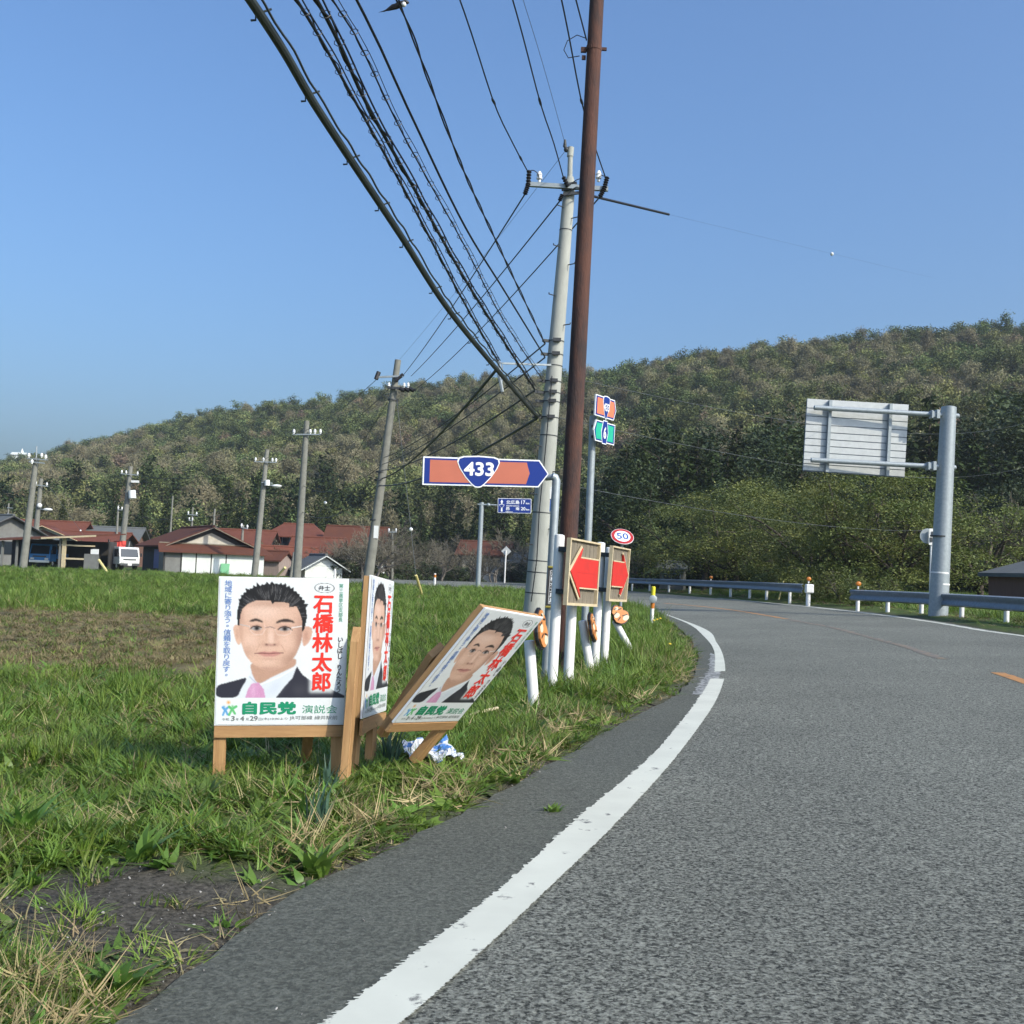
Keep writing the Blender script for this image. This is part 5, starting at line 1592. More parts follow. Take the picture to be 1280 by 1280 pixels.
def link(a, b, sag, r, label, matname='cable', n=16, group='wires between the poles'):
    P_ = [a.lerp(b, i / n) - Vector((0, 0, sag * 4 * (i / n) * (1 - i / n))) for i in range(n + 1)]
    m = MB(); m.tube(P_, r, 6)
    return tag(m.build('overhead_wire', M[matname], None), label, 'wire', group)
m_at = lambda x, y: at(x, y, YM - .2)
link(npt(656, 243, -.2), m_at(504, 469), .15, .014, 'wire from the left crossarm end to the top of the leaning pole')
link(npt(700, 251, -.2), m_at(514, 470), .15, .014, 'wire from the middle of the near pole top to the leaning pole')
link(npt(750, 246, -.2), m_at(519, 487), .25, .014, 'wire from the right crossarm end to the leaning pole')
link(npt(707, 188), m_at(498, 451), .1, .004, 'hair thin wire joining the two pole tips', 'wire_pale')
link(npt(681, 430), m_at(480, 572), .25, .015, 'upper of the two dark wires below the bundle bracket')
link(npt(681, 447), m_at(479, 580), .25, .015, 'lower of the two dark wires below the bundle bracket')
link(npt(624, 458, -.35), m_at(478, 598), .35, .030, 'heavy cable running on from the bundle bracket to the leaning pole')
link(npt(670, 487), m_at(477, 588), .30, .018, 'dark cable from the ringed bundle to the leaning pole')
link(npt(671, 523), m_at(474, 607), .35, .026, 'thick cable running on low from the near pole to the leaning pole')
YP = 72
link(m_at(479, 580), at(379, 607, YP), .8, .016, 'dark wire from the leaning pole sagging left to the straight pole')
link(m_at(475, 603), at(378, 640, YP), .9, .020, 'lowest dark cable sagging left from the leaning pole')
link(m_at(471, 474), at(367, 543, YP), .4, .014, 'wire from the left arm of the leaning pole to the white crossarm')
link(m_at(486, 486), at(399, 543, YP), .5, .014, 'second wire from the leaning pole to the white crossarm')
link(at(367, 543, YP), at(320, 577, 88), .4, .014, 'wire between the straight pole and the banded lamp pole')
link(at(399, 543, YP), at(345, 578, 88), .4, .014, 'second wire between the straight pole and the banded lamp pole')
link(at(320, 578, 88), at(173, 594, 104), .8, .016, 'wire from the banded lamp pole to the transformer pole')
link(at(329, 618, 88), at(240, 644, 118), .8, .020, 'low cable from the banded lamp pole toward the barn ridge')
link(at(240, 644, 118), at(155, 640, 104), .6, .020, 'low cable from the barn ridge pole to the transformer pole')
link(at(151, 593, 104), at(60, 607, 100), .8, .016, 'wire from the transformer pole to the far left lamp pole')
# guy wires with white balls and yellow sleeves
def guy(a, b, ballp, sleeve, label, slabel, Y):
    m = MB(); m.tube([a, b], .013, 5); t = m.build('guy_wire', M['wire_pale'], None)
    tag(t, label, 'guy wire', 'guy wires')
    if ballp is not None:
        m = MB(); m.ball(a.lerp(b, ballp), .085, 8, 6); m.build('ball_insulator', M['porcelain'], t)
    if sleeve:
        m = MB(); c = sleeve[1]; m.tube([sleeve[0], c], .06, 8)
        tag(m.build('guy_sleeve', M['stake_yellow'], None), slabel, 'guard sleeve', 'yellow guy sleeves')
s0 = at(520, 719, 45.0); s1 = gp(529, 748)
guy(m_at(496, 500), s0, .745, (s0, s1), 'guy wire dropping right from the leaning pole', 'yellow guy sleeve standing right of the leaning pole', YM)
s1 = gp(345, 727.5); s1.y = 66; s1 = at(343, 722.5, 70); s0 = at(356.5, 709.5, 69)
guy(m_at(485, 502), at(392, 652, 62), .80, None, 'guy wire dropping left from the leaning pole', '', YM)
m = MB(); m.tube([s0, at(340, 727, 70)], .09, 8); tag(m.build('guy_sleeve', M['stake_yellow'], None), 'yellow guy sleeve between the two straight poles above the upright poster', 'guard sleeve', 'yellow guy sleeves')
s0, s1 = at(123.5, 700, 78), at(137, 719.5, 77)
guy(at(60, 606, 100), at(104, 668, 92), .93, None, 'guy wire dropping right from the far left lamp pole', '', 92)
m = MB(); m.tube([s0, s1], .10, 8); tag(m.build('guy_sleeve', M['stake_yellow'], None), 'yellow guy sleeve in front of the white crane truck', 'guard sleeve', 'yellow guy sleeves')
# wires crossing to the right in front of the wood
link(npt(704, 470), at(1290, 526, 60), .9, .005, 'pale thin wire crossing behind the direction sign, topmost', 'wire_pale', 24, 'thin wires running to the right')
link(npt(700, 522), at(1290, 581, 60), .9, .005, 'pale thin wire crossing behind the direction sign, middle one', 'wire_pale', 24, 'thin wires running to the right')
link(npt(693, 603), at(1290, 643, 60), .9, .005, 'pale thin wire crossing low in front of the olive trees', 'wire_pale', 24, 'thin wires running to the right')
# service wire with a dark sleeve and a white ball in the sky
a, b = npt(740, 245, -.05), at(1090, 329, 30)
m = MB(); m.tube([a, a.lerp(b, .19)], .024, 8); m.tube([a.lerp(b, .19), b + (b - a) * .4], .0016, 4)
t = tag(m.build('service_wire', M['cable'], None), 'thin wire with a short thick dark sleeve leaving the near pole to the right', 'wire')
m = MB(); m.ball(at(1040, 317.5, a.lerp(b, .857).y), .05, 10, 8); m.build('ball_insulator', M['porcelain'], t)
# the swallow sitting on the twisted pair
q = at(499.5, 8, plan_y(500, 8, (681, 429)) - .02)
m = MB(); k = .085
m.tube([q + Vector((-.16, 0, -.055)) * 1.0, q + Vector((-.10, 0, -.035)), q + Vector((-.04, 0, -.005)), q + Vector((0, 0, .02)), q + Vector((.035, 0, .035)), q + Vector((.055, 0, .045)), q + Vector((.078, 0, .042)), q + Vector((.092, 0, .038))], [.004, .012, .026, .032, .024, .022, .016, .002], 10)
m.mi = 1; m.ball(q + Vector((.04, -.006, .018)), .026, 8, 6)
m.mi = 0
m.add([q + Vector(p) for p in ((-.10, .0, -.03), (-.21, .012, -.062), (-.14, .016, -.05))], [(0, 1, 2)]); m.add([q + Vector(p) for p in ((-.10, .0, -.03), (-.20, -.012, -.085), (-.13, -.014, -.055))], [(0, 1, 2)])
m.add([q + Vector(p) for p in ((.0, -.033, .02), (-.06, -.032, -.012), (-.15, -.012, -.06), (-.07, -.035, .0))], [(0, 1, 2, 3)])
tag(m.build('bird', [M['black'], M['porcelain']], None), 'small dark swallow with a white breast perched on the twisted wire', 'bird')

# ------------------------------------------------------------------ buildings
def frame_at(px, py, Y, yaw):
    p = at(px, py, Y); p.z = ground_z(p.x, p.y)[0]
    return p, Matrix.Rotation(R(yaw), 3, 'Z')
def house(name, pos, yaw, L, Wd, hw, hr, label, wall, roof, ov=.5, wins=(), gwins=(), chim=False, hip=0.0, trim=None, gable=None, cat='house', zoff=0.0):
    """ridge along local x; long front faces local -y, gable ends at +-x"""
    p, Rm = pos
    p = Vector(p); p.z += zoff
    t = thing(name, p, label, cat, None, Matrix.Rotation(R(yaw), 3, 'Z'))
    hx, hy = L / 2, Wd / 2
    m = MB()
    m.box((0, -hy + .08, hw / 2), (L, .16, hw)); m.box((0, hy - .08, hw / 2), (L, .16, hw))
    for s in (-1, 1):
        pent = [(-hy + .162, 0), (hy - .162, 0), (hy - .162, hw), (0, hw + hr * (1 if not hip else .15) - .06), (-hy + .162, hw)]
        m.prism(pent, (s * (hx - .001), 0, 0), (0, 1, 0), (0, 0, 1), (-s * .15, 0, 0))
    w = m.build('wall', M[wall], t, 0)
    m = MB(); sl = hr / hy; th = .14
    e = ov * sl
    hp = hip
    for s in (-1, 1):
        a = [(-hx - ov, s * (hy + ov), hw - e), (hx + ov, s * (hy + ov), hw - e), (hx + ov - hp, 0, hw + hr), (-hx - ov + hp, 0, hw + hr)]
        b = [(q[0], q[1], q[2] + th) for q in a]
        m.add(a + b, [(0, 1, 2, 3), (7, 6, 5, 4), (0, 4, 5, 1), (1, 5, 6, 2), (3, 7, 4, 0)] + ([] if hp else [(2, 6, 7, 3)]))
    if hp:
        for s in (-1, 1):
            a = [(s * (hx + ov), -hy - ov, hw - e + th), (s * (hx + ov), hy + ov, hw - e + th), (s * (hx + ov - hp), 0, hw + hr + th)]
            m.add(a, [(0, 1, 2)])
    rf = m.build('roof', M[roof], t, 0)
    m = MB(); m.tube([(-hx - ov + hp, 0, hw + hr + th), (hx + ov - hp, 0, hw + hr + th)], .13, 8); m.build('ridge_cap', M[roof], rf)
    if trim:
        for s in (-1, 1):
            for q in (-1, 1):
                m = MB(); m.bar((s * (hx + ov + .03), q * (hy + ov), hw - e + .02), (s * (hx + ov + .03), 0, hw + hr + .02), .06, .22, (1, 0, 0)); m.build('verge_board', M[trim], rf, 0)
    if gable:
        for s in (-1, 1):
            m = MB(); m.prism([(-hy * .62, hw + .15), (hy * .62, hw + .15), (0, hw + hr * .72)], (s * (hx + .03), 0, 0), (0, 1, 0), (0, 0, 1), (-s * .04, 0, 0)); m.build('gable_panel', M[gable], w, 0)
    for (x0, x1, z0, z1, n) in wins:
        m = MB(); m.box(((x0 + x1) / 2, -hy - .02, (z0 + z1) / 2), (x1 - x0, .06, z1 - z0)); 
        wn = m.build('window', M['frame_blue'], t, 0)
        for k in range(n):
            a = x0 + .06 + (x1 - x0 - .06) * k / n; b = x0 + (x1 - x0 - .06) * (k + 1) / n
            m = MB(); m.box(((a + b) / 2, -hy - .055, (z0 + z1) / 2), (b - a, .03, z1 - z0 - .16)); m.build('pane', M['glass'], wn, 0)
    for (y0, y1, z0, z1, mm) in gwins:
        m = MB(); m.box((hx + .02, (y0 + y1) / 2, (z0 + z1) / 2), (.06, y1 - y0, z1 - z0)); m.build('door' if z0 < .3 else 'window', M[mm], t, 0)
    return t

# the barn with the lean-to of white panels
pos = frame_at(243, 716, 97, 0)
barn = house('barn', pos, -58, 9.5, 7.2, 2.5, 1.55, 'low brown roofed barn with white panelled lean-to, beside the crane truck', 'wall_dark', 'roof_brown', .7, trim='wood_grey', gable='wall_cream', cat='barn')
m = MB(); hx = 4.75
vs = [(hx + .15, -4.6, 2.45), (hx + .15, 4.6, 2.45), (hx + 2.3, 5.0, 1.75), (hx + 2.3, -5.0, 1.75)]
m.add(vs + [(a, b, c + .10) for a, b, c in vs], [(0, 1, 2, 3), (7, 6, 5, 4), (0, 4, 5, 1), (1, 5, 6, 2), (2, 6, 7, 3), (3, 7, 4, 0)]); m.build('lean_to_roof', M['roof_brown'], barn, 0)
m = MB(); m.box((hx + .18, 0, 2.6), (.1, 9.0, .10)); m.build('flashing', M['wood_grey'], barn, 0)
for k, (y0, y1) in enumerate(((-2.9, -1.75), (-1.65, -.45), (-.35, .85), (.95, 4.3))):
    m = MB(); m.box((hx + 1.75, (y0 + y1) / 2, .9), (.08, y1 - y0, 1.75)); m.build('shutter', M['wall_white'], barn, 0)
for y in (-4.4, -2.95, -1.7, -.4, .9):
    m = MB(); m.box((hx + 1.74, y, .9), (.12, .10, 1.8)); m.build('lean_to_post', M['wall_dark'], barn, 0)
for c_, s_ in (((hx + 1.70, -3.65, .9), (.06, 1.3, 1.78)), ((hx + .9, -4.4, .9), (1.6, .08, 1.78)), ((hx + .9, 4.3, .9), (1.6, .08, 1.78))):
    m = MB(); m.box(c_, s_); m.build('lean_to_wall', M['wall_grey'], barn, 0)
m = MB(); m.box((hx - 1.2, -3.66, 1.0), (1.4, .04, 2.0)); m.build('door', M['frame_blue'], barn, 0)
m = MB(); m.box((hx - 3.4, -3.70, 1.15), (2.6, .05, 1.7)); m.build('tarpaulin', M['tarp_blue'], barn, 0)
# leaning green panel
c = at(281, 710, 91.5); c.z = 0.42
m = MB(); m.box(c, (.75, .06, 1.0), Matrix.Rotation(R(-14), 3, 'X')); m.box(c + Vector((.02, -.03, 0)), (.55, .03, .8), Matrix.Rotation(R(-14), 3, 'X')); tag(m.build('green_panel', M['panel_green'], None, 0), 'pale green panel leaning on the white barn wall', 'panel')
# orange sheet and white pipe frame
c = at(312, 710, 95); c.z = .38
m = MB(); m.ball(c, .75, 12, 8, (1.3, .7, .55)); m.box(c + Vector((0, 0, -.2)), (1.7, .9, .3)); tag(m.build('covered_heap', M['orange'], None, 25), 'orange covered heap between the barn and the brown shed', 'covered heap')
m = MB(); q0, q1, q2, q3 = at(292, 716, 95), at(297, 698, 95), at(305, 697.5, 95.5), at(306, 713, 95.5)
m.tube([q0, q1, q2, q3], .06, 6); tag(m.build('pipe_frame', M['white_paint'], None), 'white pipe frame standing right of the barn', 'frame')

# open shed at far left
p = at(64, 710, 90); p.z = 0
t = thing('open_shed', p, 'long open fronted shed sheltering the blue truck', 'shed')
m = MB(); zl, zr = 1.95, 2.75
A, B = at(-22, 700, 88), at(128, 700, 88)
roofp = [(A.x, 86.4, 1.95), (B.x, 86.4, 2.75), (B.x, 93, 3.1), (A.x, 93, 2.4)]
m.add([Vector(q) for q in roofp] + [Vector((a, b, c + .12)) for a, b, c in roofp], [(0, 1, 2, 3), (7, 6, 5, 4), (0, 4, 5, 1), (1, 5, 6, 2), (2, 6, 7, 3), (3, 7, 4, 0)]); m.build('roof', M['roof_brown'], t, 0)
m = MB()
a_, b_ = Vector(roofp[0]), Vector(roofp[1]); m.bar(a_.lerp(b_, .55) + Vector((0, -.05, .05)), b_ + Vector((0, -.05, .05)), .06, .14)
m.build('fascia', M['wood_pale'], t, 0)
m = MB(); m.box(((A.x + B.x) / 2, 92.8, 1.2), (B.x - A.x - .3, .12, 2.4)); m.box((B.x - .1, 91.2, 1.2), (.12, 3.2, 2.4)); m.build('wall', M['wall_dark'], t, 0)
for px in (2, 20, 31, 74, 79):
    q = at(px, 706, 87.0); m = MB(); zz = 1.95 + (q.x - A.x) / (B.x - A.x) * .8
    m.box((q.x, 87, zz / 2), (.16 if px != 79 else .3, .16, zz)); m.build('post', M['wood_pale'] if px == 79 else M['wall_grey'], t, 0)
a, b = at(79, 701, 87), at(110, 701, 87); m = MB(); m.box(((a.x + b.x) / 2, 87, .85), (b.x - a.x, .08, .14)); m.box(((a.x + b.x) / 2, 87, 1.95), (b.x - a.x + 1, .08, .12)); m.build('rail', M['wood_pale'], t, 0)
q = at(114, 704, 87); m = MB(); m.box((q.x, 87, .65), (1.2, .1, 1.3)); m.build('board', M['wall_grey'], t, 0)
q = at(117, 694, 87); m = MB(); m.box((q.x, 87.2, 1.5), (.65, .08, .42)); m.build('white_board', M['porcelain'], t, 0)

house('farmhouse', frame_at(-14, 700, 100, 0), -40, 8, 7, 2.7, 1.8, 'grey walled house with a black edged gable at far left', 'wall_grey', 'roof_grey', .6, trim='black', wins=((-2, 2, .5, 1.8, 2),), gwins=((-1, 1, 1.0, 2.2, 'glass'),))
house('farmhouse', frame_at(10, 690, 125, 0), 5, 17, 8, 3.0, 2.0, 'wide dark red roofed house at far left behind the grey house', 'wall_dark', 'roof_red', .8, wins=((-6, 6, .8, 2.4, 5),))
house('farmhouse', frame_at(59, 690, 115, 0), -75, 7, 6, 2.9, 1.2, 'small red gabled house with a white wall strip left of the transformer pole', 'wall_white', 'roof_red', .8, trim='wood_pale', gable='wall_brown')
house('farmhouse', frame_at(136, 690, 128, 0), 8, 7, 6, 3.3, 1.3, 'grey roofed house showing above the left end of the barn roof', 'wall_brown', 'roof_grey', .7)
house('farmhouse', frame_at(112, 690, 118, 0), 4, 8, 6, 2.7, 1.0, 'low red roofed house between the shed roof and the barn', 'wall_dark', 'roof_red', .6)
house('farmhouse', frame_at(297, 695, 118, 0), 2, 7.0, 6, 2.7, 1.4, 'long red tiled house with a glazed front behind the barn', 'wall_dark', 'roof_red', .8, wins=((-3.3, 3.3, .3, 2.4, 7),), zoff=.5)
house('farmhouse', frame_at(258, 695, 114, 0), -50, 3, 4, 3.4, 1.0, 'small blue grey house end beside the long red tiled house', 'frame_blue', 'roof_grey', .4, zoff=.3)
house('farmhouse', frame_at(372, 690, 124, 0), 3, 5.4, 6, 3.6, 1.2, 'hipped red tiled house behind the straight grey pole', 'wall_cream', 'roof_red', .9, hip=1.8, wins=((-2.2, -.5, 2.2, 3.4, 2), (.5, 2.2, 2.2, 3.4, 2)), zoff=.9)
house('farmhouse', frame_at(398, 695, 112, 0), 2, 4.2, 5, 1.8, 1.3, 'bright red roof directly right of the straight grey pole', 'wall_dark', 'roof_red', .8, wins=((1.2, 2.6, .6, 1.7, 1),), zoff=.8)
house('farmhouse', frame_at(446, 692, 120, 0), 0, 5.8, 6, 3.1, 2.0, 'brown roofed house with a white wall left of the leaning pole', 'wall_white', 'roof_brown', .7, wins=((-2, 2, .4, 1.5, 3),), zoff=.4)
house('farmhouse', frame_at(355, 705, 106, 0), 22, 5.5, 5, 1.1, 1.6, 'low red roof sloping down in front of the other houses', 'wall_dark', 'roof_red', .6)
house('farmhouse', frame_at(397, 712, 100, 0), -62, 3.8, 3.6, 1.05, 1.05, 'small white gabled house with dark eaves right of the straight pole', 'wall_white', 'roof_grey', .6, trim='wall_white', gable='wall_white')
house('shed', frame_at(330, 716, 100, 0), -12, 4.3, 3, 1.45, .7, 'pale brown boarded shed between the banded pole and the straight pole', 'wall_pink', 'roof_brown', .3, cat='shed')
house('farmhouse', frame_at(607, 712, 118, 0), -6, 4.4, 6, 3.2, 1.2, 'white walled house with a red brown roof behind bare bushes near the blue sign', 'wall_cream', 'roof_brown', .8, wins=((-1.8, .2, 1.0, 2.2, 2),))
house('shed', frame_at(664, 716, 116, 0), 3, 6, 5, 2.1, .8, 'dark shed with a grey roof left of the near utility pole', 'wall_dark', 'roof_grey', .5, cat='shed')
house('hut', frame_at(841, 727, 72, 0), -15, 1.6, 1.6, 1.35, .35, 'small grey hut with a pale roof under the olive trees beyond the farther rail', 'wall_grey', 'roof_grey', .25, wins=((-.6, .6, .4, 1.1, 2),), cat='hut')
house('shed', frame_at(1346, 752, 38, 0), -84, 4.0, 4.4, 1.22, .62, 'red brown boarded shed at the right edge behind the guard rail', 'wall_brown', 'roof_grey', .28, gwins=(), cat='shed', zoff=-.1)
# white house on the ridge
q = at(24, 569, 500); q.z -= 3.5
t = house('hilltop_house', (q, None), 10, 6, 4, 3.6, 1.0, 'white building on the hill crest at the far left', 'wall_white', 'wall_white', .4, cat='building')
m = MB(); m.tube([(1.2, 0, 3.8), (1.2, 0, 5.4), (1.2, 0, 6.8)], [.8, .7, .1], 12); m.build('tower', M['wall_white'], t)

# ------------------------------------------------------------------ trucks
def truck(pos, yaw, label, cabm, bed, crane=False):
    t = thing('truck', pos, label, 'truck', None, Matrix.Rotation(R(yaw), 3, 'Z'))
    # x forward
    w = .86
    prof = [(-.75, .50), (.78, .50), (.82, .75), (.80, 1.08), (.52, 1.92), (.44, 1.98), (-.70, 1.98), (-.75, 1.9)]
    m = MB(); m.prism(prof, (0, w, 0), (1, 0, 0), (0, 0, 1), (0, -2 * w, 0)); cab = m.build('cab', M[cabm], t, 0, .03)
    m = MB(); d = Vector((-.28, 0, .84)).normalized()
    def W_(y, k): return Vector((.80 - .28 * k + .012, y, 1.08 + .84 * k))
    m.add([W_(-w * .90, .06), W_(w * .90, .06), W_(w * .84, .90), W_(-w * .84, .90)], [(0, 1, 2, 3)]); m.build('windscreen', M['glass'], cab, 0)
    for s in (-1, 1):
        m = MB(); m.add([Vector((.62, s * (w + .006), 1.14)), Vector((-.55, s * (w + .006), 1.14)), Vector((-.55, s * (w + .006), 1.80)), Vector((.42, s * (w + .006), 1.80))], [(0, 1, 2, 3)]); m.build('side_window', M['glass'], cab, 0)
        m = MB(); m.box((.825, s * .58, .72), (.03, .30, .15)); m.build('headlight', M['lamp_glass'], cab, 0, .01)
        m = MB(); m.box((.78, s * (w + .12), 1.35), (.05, .14, .3)); m.build('mirror', M['black'], cab, 0)
    m = MB(); m.box((.84, 0, .50), (.10, 1.66, .20)); bp = m.build('bumper', M['truck_grey'] if crane else M['porcelain'], t, 0, .02)
    m = MB(); m.box((.895, 0, .50), (.012, .34, .16)); m.build('number_plate', M['porcelain'], bp, 0)
    m = MB(); m.box((.815, 0, .92), (.03, 1.1, .12)); m.build('grille', M['truck_grey'], cab, 0)
    m = MB(); m.box((-2.1, 0, .55), (4.0, .7, .16)); m.build('chassis', M['truck_grey'], t, 0)
    m = MB(); m.box((-2.6, 0, .80), (3.3, 1.76, .10))
    for s in (-1, 1): m.box((-2.6, s * .87, 1.02), (3.3, .05, .34))
    m.box((-4.24, 0, 1.02), (.05, 1.7, .34)); m.box((-.98, 0, 1.2), (.06, 1.7, .7)); m.build('bed', M[bed], t, 0)
    for x in (.1, -3.1):
        for s in (-1, 1):
            m = MB(); m.tube([(x, s * .62, .36), (x, s * .64, .36), (x, s * .82, .36), (x, s * .84, .36)], [.33, .36, .36, .33], 18); wh = m.build('wheel', M['tyre'], t)
            m = MB(); m.tube([(x, s * .842, .36), (x, s * .85, .36)], .18, 12); m.build('rim', M['porcelain'], wh)
    if crane:
        m = MB(); m.box((-1.35, 0, 1.35), (.4, .5, 1.0)); m.box((-1.35, 0, 2.15), (.5, .55, .6)); m.box((-2.0, .1, 2.35), (2.0, .34, .34)); m.box((-1.5, -.35, 2.2), (.5, .3, .4))
        cr = m.build('crane', M['truck_red'], t, 0, .02)
        m = MB(); m.bar((-.95, .5, 2.0), (-.9, .55, 2.5), .06, .06); m.bar((-1.0, -.8, 1.0), (-1.9, -.95, 2.6), .09, .09); m.build('outrigger', M['galv'], cr, 0)
    return t
q = at(157, 713, 90.5); q.z = .02
truck(q, -50, 'white cab truck with a red crane parked beside the barn', 'truck_white', 'truck_grey', True)
q = at(53, 709, 89.2); q.z = .02
truck(q, -86, 'blue truck parked nose out under the open shed', 'truck_blue', 'truck_blue')
#__PART4__

# ------------------------------------------------------------------ trees
def leafquads(rng, C, size, up=0.35, flat=0.0, axis=None, aspect=0.6):
    """leaf-sized faces at points C; returns verts, faces"""
    n = len(C)
    nrm = rng.normal(size=(n, 3)); nrm[:, 2] = np.abs(nrm[:, 2]) + up * 2
    nrm /= np.linalg.norm(nrm, axis=1)[:, None]
    a = rng.normal(size=(n, 3)) if axis is None else axis + rng.normal(size=(n, 3)) * .35
    a -= nrm * (a * nrm).sum(1)[:, None]; a /= np.linalg.norm(a, axis=1)[:, None] + 1e-9
    b = np.cross(nrm, a)
    s = (size * rng.uniform(.6, 1.35, n))[:, None]
    p0 = C - a * s * .5; p1 = C + b * s * .5 * aspect - nrm * s * .06; p2 = C + a * s * .5; p3 = C - b * s * .5 * aspect - nrm * s * .06
    v = np.stack([p0, p1, p2, p3], 1).reshape(-1, 3)
    f = np.arange(4 * n).reshape(-1, 4)
    return v, f
def mesh_np(name, v, f, material, smooth=False):
    me = bpy.data.meshes.new(name)
    me.vertices.add(len(v)); me.vertices.foreach_set('co', np.asarray(v, np.float32).ravel())
    k = f.shape[1]
    me.loops.add(f.size); me.loops.foreach_set('vertex_index', f.astype(np.int32).ravel())
    me.polygons.add(len(f)); me.polygons.foreach_set('loop_start', (np.arange(len(f)) * k).astype(np.int32))
    me.update(calc_edges=True); me.validate()
    me.materials.append(material)
    return me
def wood_mesh(name, limbs, material, n=6):
    m = MB()
    for pts, rad in limbs: m.tube(pts, rad, n, False)
    me = bpy.data.meshes.new(name); me.from_pydata(m.v, [], m.f); me.materials.append(material); me.shade_smooth()
    return me

def make_conifer(seed, h, rad, material, leaf=.5, per=9, tiers=26, open_=.0, droop=.25):
    rng = np.random.default_rng(seed)
    C, A = [], []
    limbs = [([(0, 0, -.3), (rng.normal() * .05, rng.normal() * .05, h * .5), (0, 0, h * .98)], [h * .017, h * .011, .02])]
    for i in range(tiers):
        k = (i + rng.uniform(-.3, .3)) / tiers
        z = h * (.08 + .92 * k)
        R_ = rad * (1 - k) ** .72 * rng.uniform(.72, 1.12) + .12
        nb = max(3, int(8 * (1 - k) + 3))
        a0 = rng.uniform(0, 6.28)
        for b in range(nb):
            a = a0 + 6.283 * b / nb + rng.uniform(-.3, .3)
            r = R_ * rng.uniform(.65, 1.15)
            if rng.uniform() < open_: continue
            d = np.array([math.cos(a), math.sin(a), 0])
            m_ = max(3, int(per * r / rad + 3))
            t = rng.uniform(.25, 1, m_) ** .7
            P_ = d[None] * (t * r)[:, None]; P_[:, 2] = z - droop * r * t ** 1.5 + rng.normal(size=m_) * .12 * leaf * 2 
            P_ += rng.normal(size=P_.shape) * leaf * .42
            C.append(P_); A.append(np.repeat((d + np.array([0, 0, -droop]))[None], m_, 0))
    C = np.concatenate(C); A = np.concatenate(A)
    v, f = leafquads(rng, C, leaf * 1.25, .3, axis=A, aspect=.5)
    return wood_mesh('trunk', limbs, M['bark']), mesh_np('crown', v, f, material)

def make_spread(seed, h, rad, material, nlimb=7, clumps=60, per=110, leaf=.16, layer=.30, barkm='bark', low=.25, cs=(.10, .20)):
    """wide tree with layered clumps of leaves on spreading limbs"""
    rng = np.random.default_rng(seed)
    limbs, tips = [], []
    th = h * rng.uniform(.16, .24)
    base = np.array([0, 0, -.2])
    fork = np.array([rng.normal() * .1, rng.normal() * .1, th])
    limbs.append(([base, (base + fork) / 2, fork], [h * .034, h * .027, h * .024]))
    for i in range(nlimb):
        a = 6.283 * i / nlimb + rng.uniform(-.4, .4)
        el = rng.uniform(.25, 1.15)
        L = (rad / math.cos(el) if el < .7 else h * .8) * rng.uniform(.7, .95)
        L = min(L, h * .9 + rad * .2)
        p = fork.copy(); pts = [p.copy()]; d = np.array([math.cos(a) * math.cos(el), math.sin(a) * math.cos(el), math.sin(el)])
        ns = 5
        for k in range(ns):
            d = d + rng.normal(size=3) * .13; d[2] += .02 - .10 * k / ns * (el < .7); d /= np.linalg.norm(d)
            p = p + d * L / ns; pts.append(p.copy())
            if k >= 1:
                for _ in range(2 if k < ns - 1 else 1):
                    dd = d + rng.normal(size=3) * .6; dd[2] *= .5; dd /= np.linalg.norm(dd)
                    l2 = L * rng.uniform(.18, .38)
                    q = p + dd * l2 * .5 + rng.normal(size=3) * .05; e = p + dd * l2
                    limbs.append(([p, q, e], [h * .008 * (1 - k / ns) + .012, .012, .006])); tips += [q, e]
        limbs.append((pts, [h * .020 * (1 - k / (ns + .5)) + .012 for k in range(ns + 1)])); tips += pts[2:]
    tips = np.array(tips)
    wood = wood_mesh('trunk', limbs, M[barkm])
    # clump centres: near twigs, plus a filled dome shell
    C = []
    for i in range(clumps):
        if i % 3 == 0:
            c = tips[rng.integers(len(tips))] + rng.normal(size=3) * .25
        else:
            a = rng.uniform(0, 6.283); u = rng.uniform(low, 1) 
            rr = rad * math.sqrt(max(0.02, 1 - ((u - .35) / .72) ** 2)) * rng.uniform(.55, 1.0)
            c = np.array([math.cos(a) * rr, math.sin(a) * rr, h * u * rng.uniform(.93, 1.03)])
        n = int(per * rng.uniform(.5, 1.4))
        s = rad * rng.uniform(*cs)
        P_ = c[None] + rng.normal(size=(n, 3)) * np.array([s, s, s * layer])[None]
        # drooping spray ends
        P_[:, 2] -= .18 * ((P_[:, :2] - c[:2]) ** 2).sum(1) / max(s, .2)
        C.append(P_)
    C = np.concatenate(C)
    C[:, 2] = np.maximum(C[:, 2], .25)
    v, f = leafquads(rng, C, leaf, .55)
    return wood, mesh_np('crown', v, f, material)

